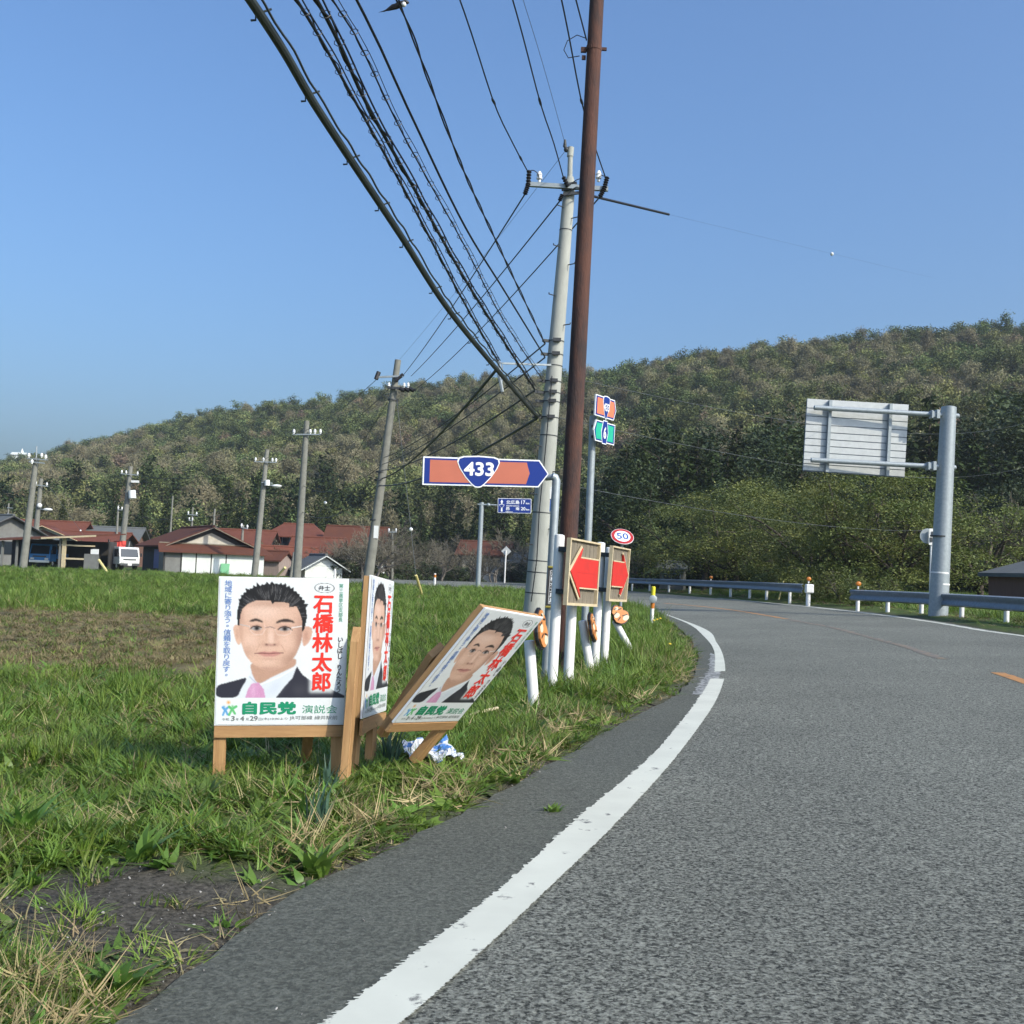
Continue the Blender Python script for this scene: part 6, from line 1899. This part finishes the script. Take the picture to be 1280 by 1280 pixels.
def make_bare(seed, h, rad, material, depth=4, nb=3, tw=.02):
    rng = np.random.default_rng(seed)
    limbs, fine_ = [], []
    def grow(p, d, L, r, lv):
        q = p + d * L * .5 + rng.normal(size=3) * L * .06; e = p + d * L
        (limbs if lv < 2 else fine_).append(([p, q, e], [r, r * .8, r * .6]))
        if lv >= depth: return
        for i in range(nb + (1 if lv == 0 else 0) + (lv >= 2)):
            dd = d + rng.normal(size=3) * (.55 if lv else .75); dd[2] = dd[2] * .8 + .18; dd /= np.linalg.norm(dd)
            grow(p + (e - p) * rng.uniform(.55, 1), dd, L * rng.uniform(.55, .85), max(r * .55, tw), lv + 1)
    n0 = 3 if rad > h * .5 else 1
    for i in range(n0):
        d = np.array([rng.normal() * .35 * (n0 > 1), rng.normal() * .35 * (n0 > 1), 1.0]); d /= np.linalg.norm(d)
        grow(np.array([rng.normal() * .2 * (n0 > 1), rng.normal() * .2 * (n0 > 1), -.1]), d, h * .36, h * .022, 0)
    wood = wood_mesh('trunk', limbs, M['bark_pale'], 5)
    m = MB()
    for p, r in fine_: m.tube(p, r, 3, False)
    me = bpy.data.meshes.new('twigs'); me.from_pydata(m.v, [], m.f); me.materials.append(material)
    return wood, me

def place(name, meshes, pos, label, cat, group, s=1.0, rot=0.0, sz=None, names=('trunk', 'crown'), mat_over=None):
    t = bpy.data.objects.new(name, None); COL.objects.link(t)
    t.location = pos; t.rotation_euler = (0, 0, rot); t.scale = (s, s, s if sz is None else sz)
    tag(t, label, cat, group)
    for nm, me in zip(names, meshes):
        o = bpy.data.objects.new(nm, me); COL.objects.link(o); o.parent = t
    return t
def gpos(px, Y):
    d = ray(px, 700); x = d.x / d.y * Y
    return Vector((x, Y, float(ground_z(x, Y)[0]) - .05))

rt = random.Random(77)
# dark cedars and broad-leaved trees at the foot of the hill, on the right
CED = [make_conifer(100 + i, 12, 2.1 + .25 * (i % 3), M['cedar'], .36, 26, 30, .0, .35) for i in range(4)]
BRO = [make_spread(120 + i, 9, 3.4, M['broad'], 7, 70, 130, .25, .7, 'bark', .2, cs=(.10, .17)) for i in range(3)]
LTC = [make_conifer(140 + i, 9, 2.6, M['conifer_lt'], .45, 12, 20, .08, .45) for i in range(2)]
def top_row(px):
    """picture row of the dark wood's upper edge"""
    return np.interp(px, [700, 760, 800, 860, 900, 960, 1010, 1060, 1120, 1180, 1220, 1290, 1400], [590, 552, 520, 506, 522, 498, 502, 512, 500, 492, 500, 470, 470])
cnt = 0
for row, (Y0, Y1, n, lo) in enumerate(((72, 79, 16, .62), (81, 90, 20, .82), (92, 104, 26, 1.0), (106, 118, 22, 1.02))):
    for i in range(n):
        px = 735 + (1400 - 735) * (i + rt.uniform(.1, .9)) / n
        Y = rt.uniform(Y0, Y1)
        if px < 830 and Y < 80: continue
        p = gpos(px, Y)
        horizon = 640 + F * math.tan(PITCH) + (px - 640) * math.tan(ROLL)
        top = float(top_row(px)) + rt.uniform(-6, 44) + (14 if row == 3 else 0)
        hh = max(4.0, ((horizon - top) / F * Y + EYE - p.z)) * lo
        kind = rt.random()
        if kind < .62 or row == 0 and kind < .5:
            place('cedar_tree', CED[cnt % 4], p, 'dark cedar in the dense stand at the foot of the right hill', 'tree', 'dark cedars on the right', hh / 12 * rt.uniform(.9, 1.1), rt.uniform(0, 6.28), hh / 12)
        else:
            place('broadleaf_tree', BRO[cnt % 3], p, 'dark rounded evergreen among the cedars at the foot of the right hill', 'tree', 'dark rounded trees on the right', hh / 9 * rt.uniform(.75, .95), rt.uniform(0, 6.28), hh / 9 * .97)
        cnt += 1
# light green layered conifer and young spiky one by the bend
p = gpos(772, 84); place('conifer_tree', LTC[0], p, 'light green conifer with hanging sprays behind the round 50 sign', 'tree', None, 1.25, .4, .98)
p = gpos(812, 74); place('conifer_tree', make_conifer(151, 5, 1.15, M['conifer_lt'], .22, 9, 22, 0, .1), p, 'young spiky conifer right of the round 50 sign', 'tree', None, 1.25, 1.0, 1.02)
p = gpos(842, 80); place('conifer_tree', LTC[1], p, 'slim brownish green conifer left of the olive trees', 'tree', None, .78, 1.4, .78)
# olive spreading trees behind the far guard rail
OL = [make_spread(160 + i, 6.0, 4.6, M['cherry'], 9, 84, 230, .13, .22, 'bark', .16, cs=(.09, .16)) for i in range(4)]
spots = [(880, 69, 1.1, 1.0, 'olive leaved spreading tree left of the tilted stake'), (924, 61, 1.1, 1.02, 'large olive leaved spreading tree above the middle of the farther guard rail'), (968, 63, 1.1, 1.16, 'tall olive leaved tree behind the end of the farther guard rail'),
         (1016, 52, .9, .92, 'olive leaved tree over the end cap of the farther rail'), (1066, 48, .9, 1.02, 'olive leaved tree between the two guard rails'), (1120, 46, .88, .96, 'olive leaved tree directly left of the thick mast'), (1226, 47, .92, .80, 'olive brown layered tree right of the thick mast')]
for i, (px, Y, s, sz, lab) in enumerate(spots):
    place('spreading_tree', OL[i % 4], gpos(px, Y), lab, 'tree', 'olive trees behind the guard rails', s, i * 1.3 + .4, sz)
# low shrub filling between the rails
SHR = make_spread(181, 1.5, 1.7, M['cherry'], 6, 40, 110, .11, .6, 'bark', .1)
for px, Y, s, lab in ((1034, 45, 1.0, 'low green bush between the ends of the two guard rails'), (1054, 42, .9, 'low green bush just left of the nearer guard rail'), (1090, 39, .7, 'low bush behind the first post of the nearer guard rail')):
    place('bush', SHR, gpos(px, Y), lab, 'bush', 'bushes by the guard rails', s, px)
# bare small trees
BA = [make_bare(200 + i, 4.5, 2.5, M['twig'], 4, 3, .016) for i in range(3)]
for px, Y, s, lab in ((800, 74, .85, 'bare small tree left of the grey hut'), (822, 78, .85, 'bare small tree directly beside the grey hut'), (1272, 50, 1.3, 'bare pale branched tree above the red brown shed'), (1250, 52, 1.4, 'bare grey tree left of the red brown shed')):
    place('bare_tree', BA[px % 3], gpos(px, Y), lab, 'tree', 'bare trees on the right', s, px, None, ('trunk', 'twigs'))
# bare bushes and trees beyond the road, centre left
rb_ = random.Random(5)
for i in range(30):
    px = 420 + 290 * (i + rb_.uniform(.1, .9)) / 30; Y = rb_.uniform(100, 134)
    s = rb_.uniform(.8, 1.45)
    place('bare_tree', BA[i % 3], gpos(px, Y), 'bare grey brown tree in the thicket between the leaning pole and the near pole', 'tree', 'bare thicket beyond the field', s, rb_.uniform(0, 6), s * rb_.uniform(.8, 1.15), ('trunk', 'twigs'))
GB = [make_spread(190 + i, 2.2, 1.9, M['broad'], 6, 40, 60, .22, .7, 'bark', .08) for i in range(2)]
for i, (px, Y, s, lab) in enumerate(((508, 106, .8, 'dark green hedge bush right of the leaning pole'), (536, 108, .9, 'dark green bush behind the small red banded post'), (572, 107, .8, 'dark green bush left of the blue sign post'), (640, 112, .9, 'dark green bush behind the white diamond sign'), (676, 108, 1.0, 'dark green bush at the foot of the near utility pole, far behind'), (590, 110, .8, 'dark green bush just behind the blue sign post'), (345, 104, 1.1, 'dark green bush behind the pale brown shed'), (335, 112, 1.3, 'green garden tree left of the straight pole'), (428, 100, .9, 'green bush right of the small white gabled house'), (455, 104, 1.0, 'dark green bush behind the leaning pole foot'))):
    place('bush', GB[i % 2], gpos(px, Y), lab, 'bush', 'green bushes beyond the field', s, i * 1.1)
# garden trees among the houses
for i, (px, Y, s, lab) in enumerate(((292, 108, .75, 'bare garden tree in front of the long red tiled house'), (352, 109, .9, 'bare garden tree left of the straight pole among the houses'), (410, 106, .95, 'bare garden tree behind the small white gabled house'), (438, 104, .8, 'bare garden tree in front of the brown roofed house'), (590, 104, 1.0, 'bare tree hiding the left half of the white walled house'), (618, 103, .95, 'bare tree in front of the white walled house, right of the blue sign post'), (86, 112, .8, 'bare tree behind the open shed'))):
    place('bare_tree', BA[i % 3], gpos(px, Y), lab, 'tree', 'bare garden trees', s, i * 1.7, s, ('trunk', 'twigs'))
for i, (px, Y, s, lab) in enumerate(((318, 110, 1.0, 'dark garden bush under the long red roof'), (380, 108, .95, 'dark garden bush right behind the straight grey pole'), (418, 108, .8, 'round garden bush right of the bright red roof'), (92, 110, 1.0, 'dark bush behind the open shed roof'), (462, 108, 1.0, 'dark bush left of the leaning pole among the houses'))):
    place('bush', GB[i % 2], gpos(px, Y), lab, 'bush', 'garden bushes', s, i * 1.1)
# dark conifers behind the houses and the thicket
for i, (px, Y, hh) in enumerate(((40, 150, 8), (75, 146, 9), (140, 150, 12), (175, 148, 10), (205, 152, 11), (282, 150, 13), (298, 154, 12), (318, 150, 14), (345, 152, 12), (372, 150, 11), (395, 152, 12), (525, 146, 10), (548, 150, 13), (572, 148, 11), (600, 146, 14), (628, 148, 12), (650, 140, 10), (684, 132, 11))):
    place('cedar_tree', CED[i % 4], gpos(px, Y), 'dark conifer at the hill foot behind the red roofed houses' if px < 420 else 'dark conifer rising behind the bare thicket', 'tree', 'conifers behind the houses' if px < 420 else 'conifers behind the thicket', hh / 12 * .9, i * .9, hh / 12)

# ------------------------------------------------------------------ scattered stuff
def scatter(name, pts, rots, scls, idx, protos, label, cat):
    coll = bpy.data.collections.new(name + ' sources')
    names = []
    for o in protos:
        coll.objects.link(o); names.append(o.name)
    order = sorted(range(len(names)), key=lambda i: names[i])
    pos_of = {i: k for k, i in enumerate(order)}
    idx = np.array([pos_of[i] for i in idx], np.int32)
    me = bpy.data.meshes.new(name)
    me.vertices.add(len(pts)); me.vertices.foreach_set('co', np.asarray(pts, np.float32).ravel())
    a = me.attributes.new('turn', 'FLOAT_VECTOR', 'POINT'); a.data.foreach_set('vector', np.asarray(rots, np.float32).ravel())
    a = me.attributes.new('size', 'FLOAT_VECTOR', 'POINT'); a.data.foreach_set('vector', np.asarray(scls, np.float32).ravel())
    a = me.attributes.new('which', 'INT', 'POINT'); a.data.foreach_set('value', idx)
    o = bpy.data.objects.new(name, me); COL.objects.link(o)
    g = bpy.data.node_groups.new(name, 'GeometryNodeTree')
    g.interface.new_socket('Geometry', in_out='INPUT', socket_type='NodeSocketGeometry')
    g.interface.new_socket('Geometry', in_out='OUTPUT', socket_type='NodeSocketGeometry')
    gi, go = g.nodes.new('NodeGroupInput'), g.nodes.new('NodeGroupOutput')
    ci = g.nodes.new('GeometryNodeCollectionInfo'); ci.inputs['Collection'].default_value = coll
    ci.inputs['Separate Children'].default_value = True; ci.inputs['Reset Children'].default_value = True
    ip = g.nodes.new('GeometryNodeInstanceOnPoints'); ip.inputs['Pick Instance'].default_value = True
    def attr(n, ty):
        x = g.nodes.new('GeometryNodeInputNamedAttribute'); x.data_type = ty; x.inputs['Name'].default_value = n
        return x.outputs['Attribute']
    L = g.links
    L.new(gi.outputs[0], ip.inputs['Points']); L.new(ci.outputs[0], ip.inputs['Instance'])
    L.new(attr('which', 'INT'), ip.inputs['Instance Index'])
    L.new(attr('turn', 'FLOAT_VECTOR'), ip.inputs['Rotation']); L.new(attr('size', 'FLOAT_VECTOR'), ip.inputs['Scale'])
    L.new(ip.outputs[0], go.inputs[0])
    md = o.modifiers.new('scatter', 'NODES'); md.node_group = g
    return tag(o, label, cat, None, 'stuff')

# hill wood
def crown_obj(name, seed, h, rad, material, shape, n, leaf, trunk=True):
    rng = np.random.default_rng(seed)
    C = []
    k = 14
    for i in range(k):
        if shape == 'cone':
            u = rng.uniform(.05, 1); a = rng.uniform(0, 6.28); r = rad * (1 - u) ** .8 * rng.uniform(.4, 1); c = np.array([r * math.cos(a), r * math.sin(a), h * u]); s = np.array([rad * .3, rad * .3, h * .07])
        elif shape == 'pine':
            u = rng.uniform(.45, 1); a = rng.uniform(0, 6.28); r = rad * rng.uniform(.1, 1) * (1.15 - .5 * u); c = np.array([r * math.cos(a), r * math.sin(a), h * u]); s = np.array([rad * .30, rad * .30, h * .045])
        else:
            d = rng.normal(size=3); d /= np.linalg.norm(d); d[2] = abs(d[2]) if rng.uniform() < .8 else d[2] * .5
            c = np.array([d[0] * rad * .72, d[1] * rad * .72, h * .52 + d[2] * h * .36]); s = np.array([rad * .20, rad * .20, h * .075])
        C.append(c[None] + rng.normal(size=(n // k, 3)) * s[None])
    C = np.concatenate(C); C[:, 2] = np.clip(C[:, 2], .1, h * 1.06)
    v, f = leafquads(rng, C, leaf, .3 if shape != 'bare' else 0.0, aspect=.6 if shape != 'bare' else .16)
    return bpy.data.objects.new(name, mesh_np(name, v, f, material))
HT = [crown_obj('hill_tree_a', 1, 8, 2.0, M['hill_pine'], 'pine', 800, .44), crown_obj('hill_tree_b', 2, 7.5, 2.4, M['hill_pine'], 'round', 800, .42),
      crown_obj('hill_tree_c', 3, 7, 2.6, M['hill_olive'], 'round', 850, .40), crown_obj('hill_tree_d', 4, 6.5, 2.3, M['hill_olive'], 'round', 800, .40),
      crown_obj('hill_tree_e', 5, 7, 2.5, M['hill_bare'], 'bare', 1500, .6), crown_obj('hill_tree_f', 6, 7.5, 2.3, M['hill_bare'], 'bare', 1500, .6),
      crown_obj('hill_tree_g', 7, 6, 2.4, M['hill_pale'], 'round', 800, .38), crown_obj('hill_tree_h', 8, 7, 2.3, M['hill_rust'], 'bare', 560, .9),
      crown_obj('hill_tree_i', 9, 10, 2.1, M['cedar'], 'cone', 480, .7)]
rg = np.random.default_rng(42)
N0 = 26000
az = rg.uniform(-.64, .64, N0)
rbv = np.interp(az, RBX, RBY); rrv = np.interp(az, RRX, RRY)
r = np.sqrt(rg.uniform(0, 1, N0) * ((rrv + 25) ** 2 - rbv ** 2) + rbv ** 2)
x, y = r * np.sin(az), r * np.cos(az)
cell = 2.55
key = np.floor(x / cell).astype(int) * 100003 + np.floor(y / cell).astype(int)
_, ui = np.unique(key, return_index=True)
x, y, r, az = x[ui], y[ui], r[ui], az[ui]
tt = (r - np.interp(az, RBX, RBY)) / (np.interp(az, RRX, RRY) - np.interp(az, RBX, RBY))
keep = (tt > .01)
x, y, r, az, tt = x[keep], y[keep], r[keep], az[keep], tt[keep]
z = ground_z(x, y)
n1, n2, n3 = fbm(x / 38, y / 38, 51), fbm(x / 24, y / 24, 61), rg.uniform(0, 1, len(x))
wp = np.clip((n1 - .5) * 7 + .5, 0, 1)
ki = np.zeros(len(x), int)
for i in range(len(x)):
    q = n3[i]
    right = 1 / (1 + math.exp(-(az[i] - .12) * 14))
    if tt[i] > .90: ki[i] = (0 if q < .5 else 1 if q < .68 else 3 if q < .82 else 6 if q < .9 else 5)
    elif tt[i] < .20 and q < .55 - .1 * right: ki[i] = 8 if q < .22 else 1 if q < .34 else 5
    elif wp[i] > .55 and q < .55: ki[i] = 0 if q < .22 else 1 if q < .42 else 2
    elif q < .40 + .10 * (1 - right): ki[i] = 4 if q < .22 else 5
    elif q < .66: ki[i] = 2 if q < .56 else 3
    elif q < .66 + .18 * right + .06: ki[i] = 6
    elif q < .94: ki[i] = [1, 0, 3, 2][i % 4]
    else: ki[i] = 7 if n2[i] > .5 else 4
sc = rg.uniform(.5, 1.25, len(x)) * np.where(tt > .9, .9, 1.0)
rots = np.stack([rg.normal(0, .06, len(x)), rg.normal(0, .06, len(x)), rg.uniform(0, 6.28, len(x))], 1)
scl = np.stack([sc, sc, sc * rg.uniform(.75, 1.15, len(x))], 1)
scatter('hill_forest', np.stack([x, y, z - .3], 1), rots, scl, ki, HT, 'mixed grey, olive and dark green wood covering the hill', 'forest')

# grass
def blade_obj(name, seed, n, h, w, spread, lean, material, segs=3, curve=.5, wid_mid=1.0):
    rng = np.random.default_rng(seed)
    vs, fs = [], []
    for i in range(n):
        a = rng.uniform(0, 6.28); r0 = spread * math.sqrt(rng.uniform(0, 1)) * .6
        b = np.array([math.cos(a) * r0, math.sin(a) * r0, -.02])
        da = a + rng.normal() * .8
        d = np.array([math.cos(da), math.sin(da), 0]); s = np.array([-d[1], d[0], 0])
        H_ = h * rng.uniform(.45, 1.15); ln = lean * rng.uniform(.2, 1.3) * H_
        k0 = len(vs)
        for j in range(segs + 1):
            t = j / segs
            p = b + np.array([0, 0, H_ * (t - curve * .35 * t * t * rng.uniform(.8, 1.2))]) + d * ln * t ** 1.8
            ww = w * (1 - t ** 1.6) * (.75 + .5 * math.sin(PI * min(1, t * 1.2)) * wid_mid) * .5 + .0004
            vs += [p - s * ww, p + s * ww]
        for j in range(segs): fs.append((k0 + 2 * j, k0 + 2 * j + 1, k0 + 2 * j + 3, k0 + 2 * j + 2))
    return bpy.data.objects.new(name, mesh_np(name, np.array(vs), np.array(fs), material))
GP = [blade_obj('grass_a', 1, 22, .22, .007, .10, .55, M['grass']), blade_obj('grass_b', 2, 20, .28, .008, .09, .65, M['grass']), blade_obj('grass_c', 3, 26, .13, .006, .12, .6, M['grass']),
      blade_obj('grass_d', 4, 16, .20, .0055, .09, 1.0, M['grass_dry']), blade_obj('grass_e', 5, 12, .15, .030, .05, .95, M['weed'], 4, .7, 1.7), blade_obj('grass_f', 6, 26, .10, .006, .13, .7, M['grass_brown']),
      blade_obj('grass_g', 7, 14, .30, .014, .06, .35, M['daffodil'], 4, .3)]
rg = np.random.default_rng(7)
N0 = 92000
az = rg.uniform(-.56, .56, N0); r = 2.1 * np.exp(rg.uniform(0, 1, N0) * math.log(96 / 2.1))
x, y = r * np.sin(az), r * np.cos(az)
d = poly_dist(np.stack([x, y], 1), RP)
patch = np.clip(1.25 - np.hypot((x + 1.30) / 0.70, (y - 3.85) / 0.52) + (fbm(x * 4, y * 4, 33) - .5) * 0.8, 0, 1)
edge = np.clip((d - .0) / .24, 0, 1)
u = rg.uniform(0, 1, N0)
cl_ = fbm(x * 1.8, y * 1.8, 71)
keep = (d > .02) & (u < np.clip(edge * 1.3 - .12, 0.015, 1)) & ((patch < .12) | (u < .06)) & (r < 96)
keep &= (u < np.where(r < 14, .25 + 1.1 * (cl_ > .46), 1.0))
keep &= ~((x > 8) & ((d < 1.6) | (y > 60)) & (y > 15))
x, y, r, d, az, cl_ = x[keep], y[keep], r[keep], d[keep], az[keep], cl_[keep]
z = ground_z(x, y, d)
br = np.clip((y - 10.3 + 3.0 * (fbm(x / 3, y / 3, 21) - .5)) / 2.5, 0, 1) * np.clip((25 - y + 3 * (fbm(x / 4, y / 4, 22) - .5)) / 1.5, 0, 1) * np.clip((-1.5 - x - 0.10 * y + 2.0) / 2.5, 0, 1)
n = len(x); q = rg.uniform(0, 1, n)
verge = np.clip(1 - d / 1.6, 0, 1) * (y < 32)
lush = fbm(x / 2.2, y / 2.2, 81)
ki = np.where(q < .42, 0, np.where(q < .62, 1, 2))
ki = np.where((q > .94 - .10 * verge), 3, ki)
ki = np.where((q > .50 + .14 * (r > 7)) & (q < .78) & (r < 14), 4, ki)
mixb = np.clip((fbm(x / 1.6, y / 1.6, 95) - .46) * 5, 0, 1) * .45 * (y > 4.5) * (y < 14) * (d > 1.2)
ki = np.where((rg.uniform(0, 1, n) < np.maximum(br * .97, mixb)), 5, ki)
ki = np.where((ki == 5) & (rg.uniform(0, 1, n) < .10), 2, ki)
litter = (d < .40) & (rg.uniform(0, 1, n) < .20) & (r < 16)
ki = np.where(litter, 3, ki)
far = np.clip((r - 5) / 30, 0, 3)
tuft = np.clip((fbm(x * 1.1, y * 1.1, 91) - .52) * 6, 0, 1) * (r < 20)
h_ = np.where(br > .5, .5, np.where((y > 23) & (y < 75), 1.1, np.where(r < 9, .36 + .5 * tuft, .6 + .4 * tuft))) * (.75 + .7 * np.clip((lush - .35) * 2.2, 0, 1)) * rg.uniform(.7, 1.25, n)
h_ = np.where(d < .35, h_ * .65, h_)
h_ = np.where((x > -2.0) & (x < -.3) & (y > 4.7) & (y < 6.9) & (d > .1), h_ * .5, h_)
h_ = np.where((x > -.6) & (y > 8) & (y < 30) & (d > .25), h_ * 1.25, h_)
wd = 1.0 * (1 + far * .9)
sp = np.clip(r / 5.0, .75, 1.0) * wd * rg.uniform(.8, 1.2, n)
tl = np.where(litter, .95, .26)
rots = np.stack([rg.normal(0, 1, n) * tl, rg.normal(0, 1, n) * tl, rg.uniform(0, 6.28, n)], 1)
scatter('grass', np.stack([x, y, z], 1), rots, np.stack([sp, sp, h_], 1), ki, GP, 'green, brown and dry grass of the field and verge', 'grass')
# grass beyond the guard rails
rg = np.random.default_rng(9)
N0 = 9000
x = rg.uniform(8, 40, N0); y = rg.uniform(22, 66, N0)
d = poly_dist(np.stack([x, y], 1), RP); k = (d > .45) & (np.abs(np.arctan2(x, y)) < .56)
x, y, d = x[k], y[k], d[k]; n = len(x)
z = ground_z(x, y, d); s = rg.uniform(1.3, 2.4, n); lowf = np.where(d < 1.6, .40, 1.0)
scatter('verge_grass', np.stack([x, y, z], 1), np.stack([rg.normal(0, .08, n), rg.normal(0, .08, n), rg.uniform(0, 6.28, n)], 1), np.stack([s * 1.3, s * 1.3, s * .5 * lowf], 1), np.where(rg.uniform(0, 1, n) < .55, 5, np.where(rg.uniform(0, 1, n) < .4, 3, 0)), [bpy.data.objects.new('rail_' + o.name, o.data) for o in GP], 'low grass and dry stalks behind the guard rails', 'grass')

# pebbles and crumbs on the soil and the shoulder
def pebble(name, seed):
    rng = np.random.default_rng(seed)
    bm = bmesh.new(); bmesh.ops.create_icosphere(bm, subdivisions=1, radius=1)
    for v in bm.verts: v.co *= 1 + rng.uniform(-.3, .25); v.co.z *= .6
    me = bpy.data.meshes.new(name); bm.to_mesh(me); bm.free(); me.materials.append(M['pebble'])
    return bpy.data.objects.new(name, me)
rg = np.random.default_rng(15)
N0 = 9000
az = rg.uniform(-.5, .3, N0); r = 2.3 * np.exp(rg.uniform(0, 1, N0) * math.log(9))
x, y = r * np.sin(az), r * np.cos(az); d = poly_dist(np.stack([x, y], 1), RP)
patch = np.hypot((x + 1.30) / 0.70, (y - 3.85) / 0.52) < 1.0
u = rg.uniform(0, 1, N0)
k = ((d > -.06) & (d < .16) & (u < .5)) | (patch & (d > 0) & (u < .8)) | ((d < -.06) & (d > -.55) & (u < .045))
x, y, d = x[k], y[k], d[k]; n = len(x)
z = np.where(d < 0, 0.03 * np.clip(x, -4, 24) + .006, ground_z(x, y, d) + .004)
s = .0016 + .0055 * rg.uniform(0, 1, n) ** 4
scatter('gravel', np.stack([x, y, z], 1), rg.uniform(0, 6.28, (n, 3)) * np.array([.15, .15, 1]), np.stack([s * 1.2, s, s * .8], 1), rg.integers(0, 2, n), [pebble('pebble_a', 1), pebble('pebble_b', 2)], 'pale grit and pebbles along the road edge', 'gravel')

# single plants that stand out
def strap_plant(name, seed, n, h, material, w=.016, lean=.35, spread=.08):
    o = blade_obj(name, seed, n, h, w, spread, lean, material, 5, .35)
    return o
for i, (px, py, h, n, lab) in enumerate(((487, 968, .34, 34, 'clump of bluish daffodil leaves in front of the edge-on poster'), (397, 1046, .30, 26, 'clump of bluish strap leaves by the road edge below the upright poster'), (408, 1005, .26, 18, 'small clump of bluish leaves under the right leg of the upright poster'))):
    g = gp(px, py); o = strap_plant('daffodil_clump', 300 + i, n, h, M['daffodil'])
    o.location = (g.x, g.y, ground_z(g.x, g.y)[0]); COL.objects.link(o); tag(o, lab, 'plant', 'bluish leaf clumps')
for i, (px, py, h, n, lab) in enumerate(((172, 1096, .20, 20, 'broad leaved weed at the left edge of the bare soil patch'), (395, 1092, .20, 26, 'broad leaved dock beside the road edge, nearest the camera'), (150, 1238, .12, 26, 'low broad leaved weed on the bare soil at the bottom left'), (25, 1075, .26, 22, 'tall broad leaved weed at the left picture edge'), (255, 1020, .18, 16, 'broad leaved weed in front of the left leg of the upright poster'), (690, 1015, .07, 22, 'tiny weed growing out of the road shoulder'))):
    g = gp(px, py); o = blade_obj('weed_rosette', 320 + i, n, h, .042 if h > .1 else .02, .05, .9, M['weed'], 5, .7, 1.7)
    o.location = (g.x, g.y, ground_z(g.x, g.y)[0] if h > .1 else bank(g.x) + .008); COL.objects.link(o); tag(o, lab, 'plant', 'broad leaved weeds')
for i, (px, py, lab) in enumerate(((823, 791, 'small yellow dandelion cluster at the foot of the delineator post'), (845, 826, 'single yellow dandelion near the tip of the verge'))):
    g = gp(px, py); z = ground_z(g.x, g.y)[0]
    m = MB()
    for k in range(3 if i == 0 else 1):
        c = Vector((g.x + .07 * k - .1, g.y + .05 * k, z + .20 + .02 * k))
        m.mi = 1; m.tube([c - Vector((0, 0, .22)), c], .006, 5)
        m.mi = 0; m.ball(c, .024, 10, 6, (1.2, 1.2, .6))
    tag(m.build('dandelion', [M['petal'], M['grass']], None), lab, 'flower', 'dandelions')

# ------------------------------------------------------------------ thin morning haze round the whole scene
hm = bpy.data.materials.new('haze'); hm.use_nodes = True
ht = hm.node_tree; ht.nodes.remove(ht.nodes['Principled BSDF'])
pv = ht.nodes.new('ShaderNodeVolumePrincipled'); pv.inputs['Color'].default_value = (0.78, 0.88, 0.97, 1); pv.inputs['Density'].default_value = 0.00028; pv.inputs['Anisotropy'].default_value = 0.2
ht.links.new(pv.outputs[0], ht.nodes['Material Output'].inputs['Volume'])
m = MB(); m.box((0, 0, 65), (1960, 1960, 135)); tag(m.build('haze', hm, None, 0), 'thin pale haze in the air between the road and the hill', 'haze', None, 'stuff')
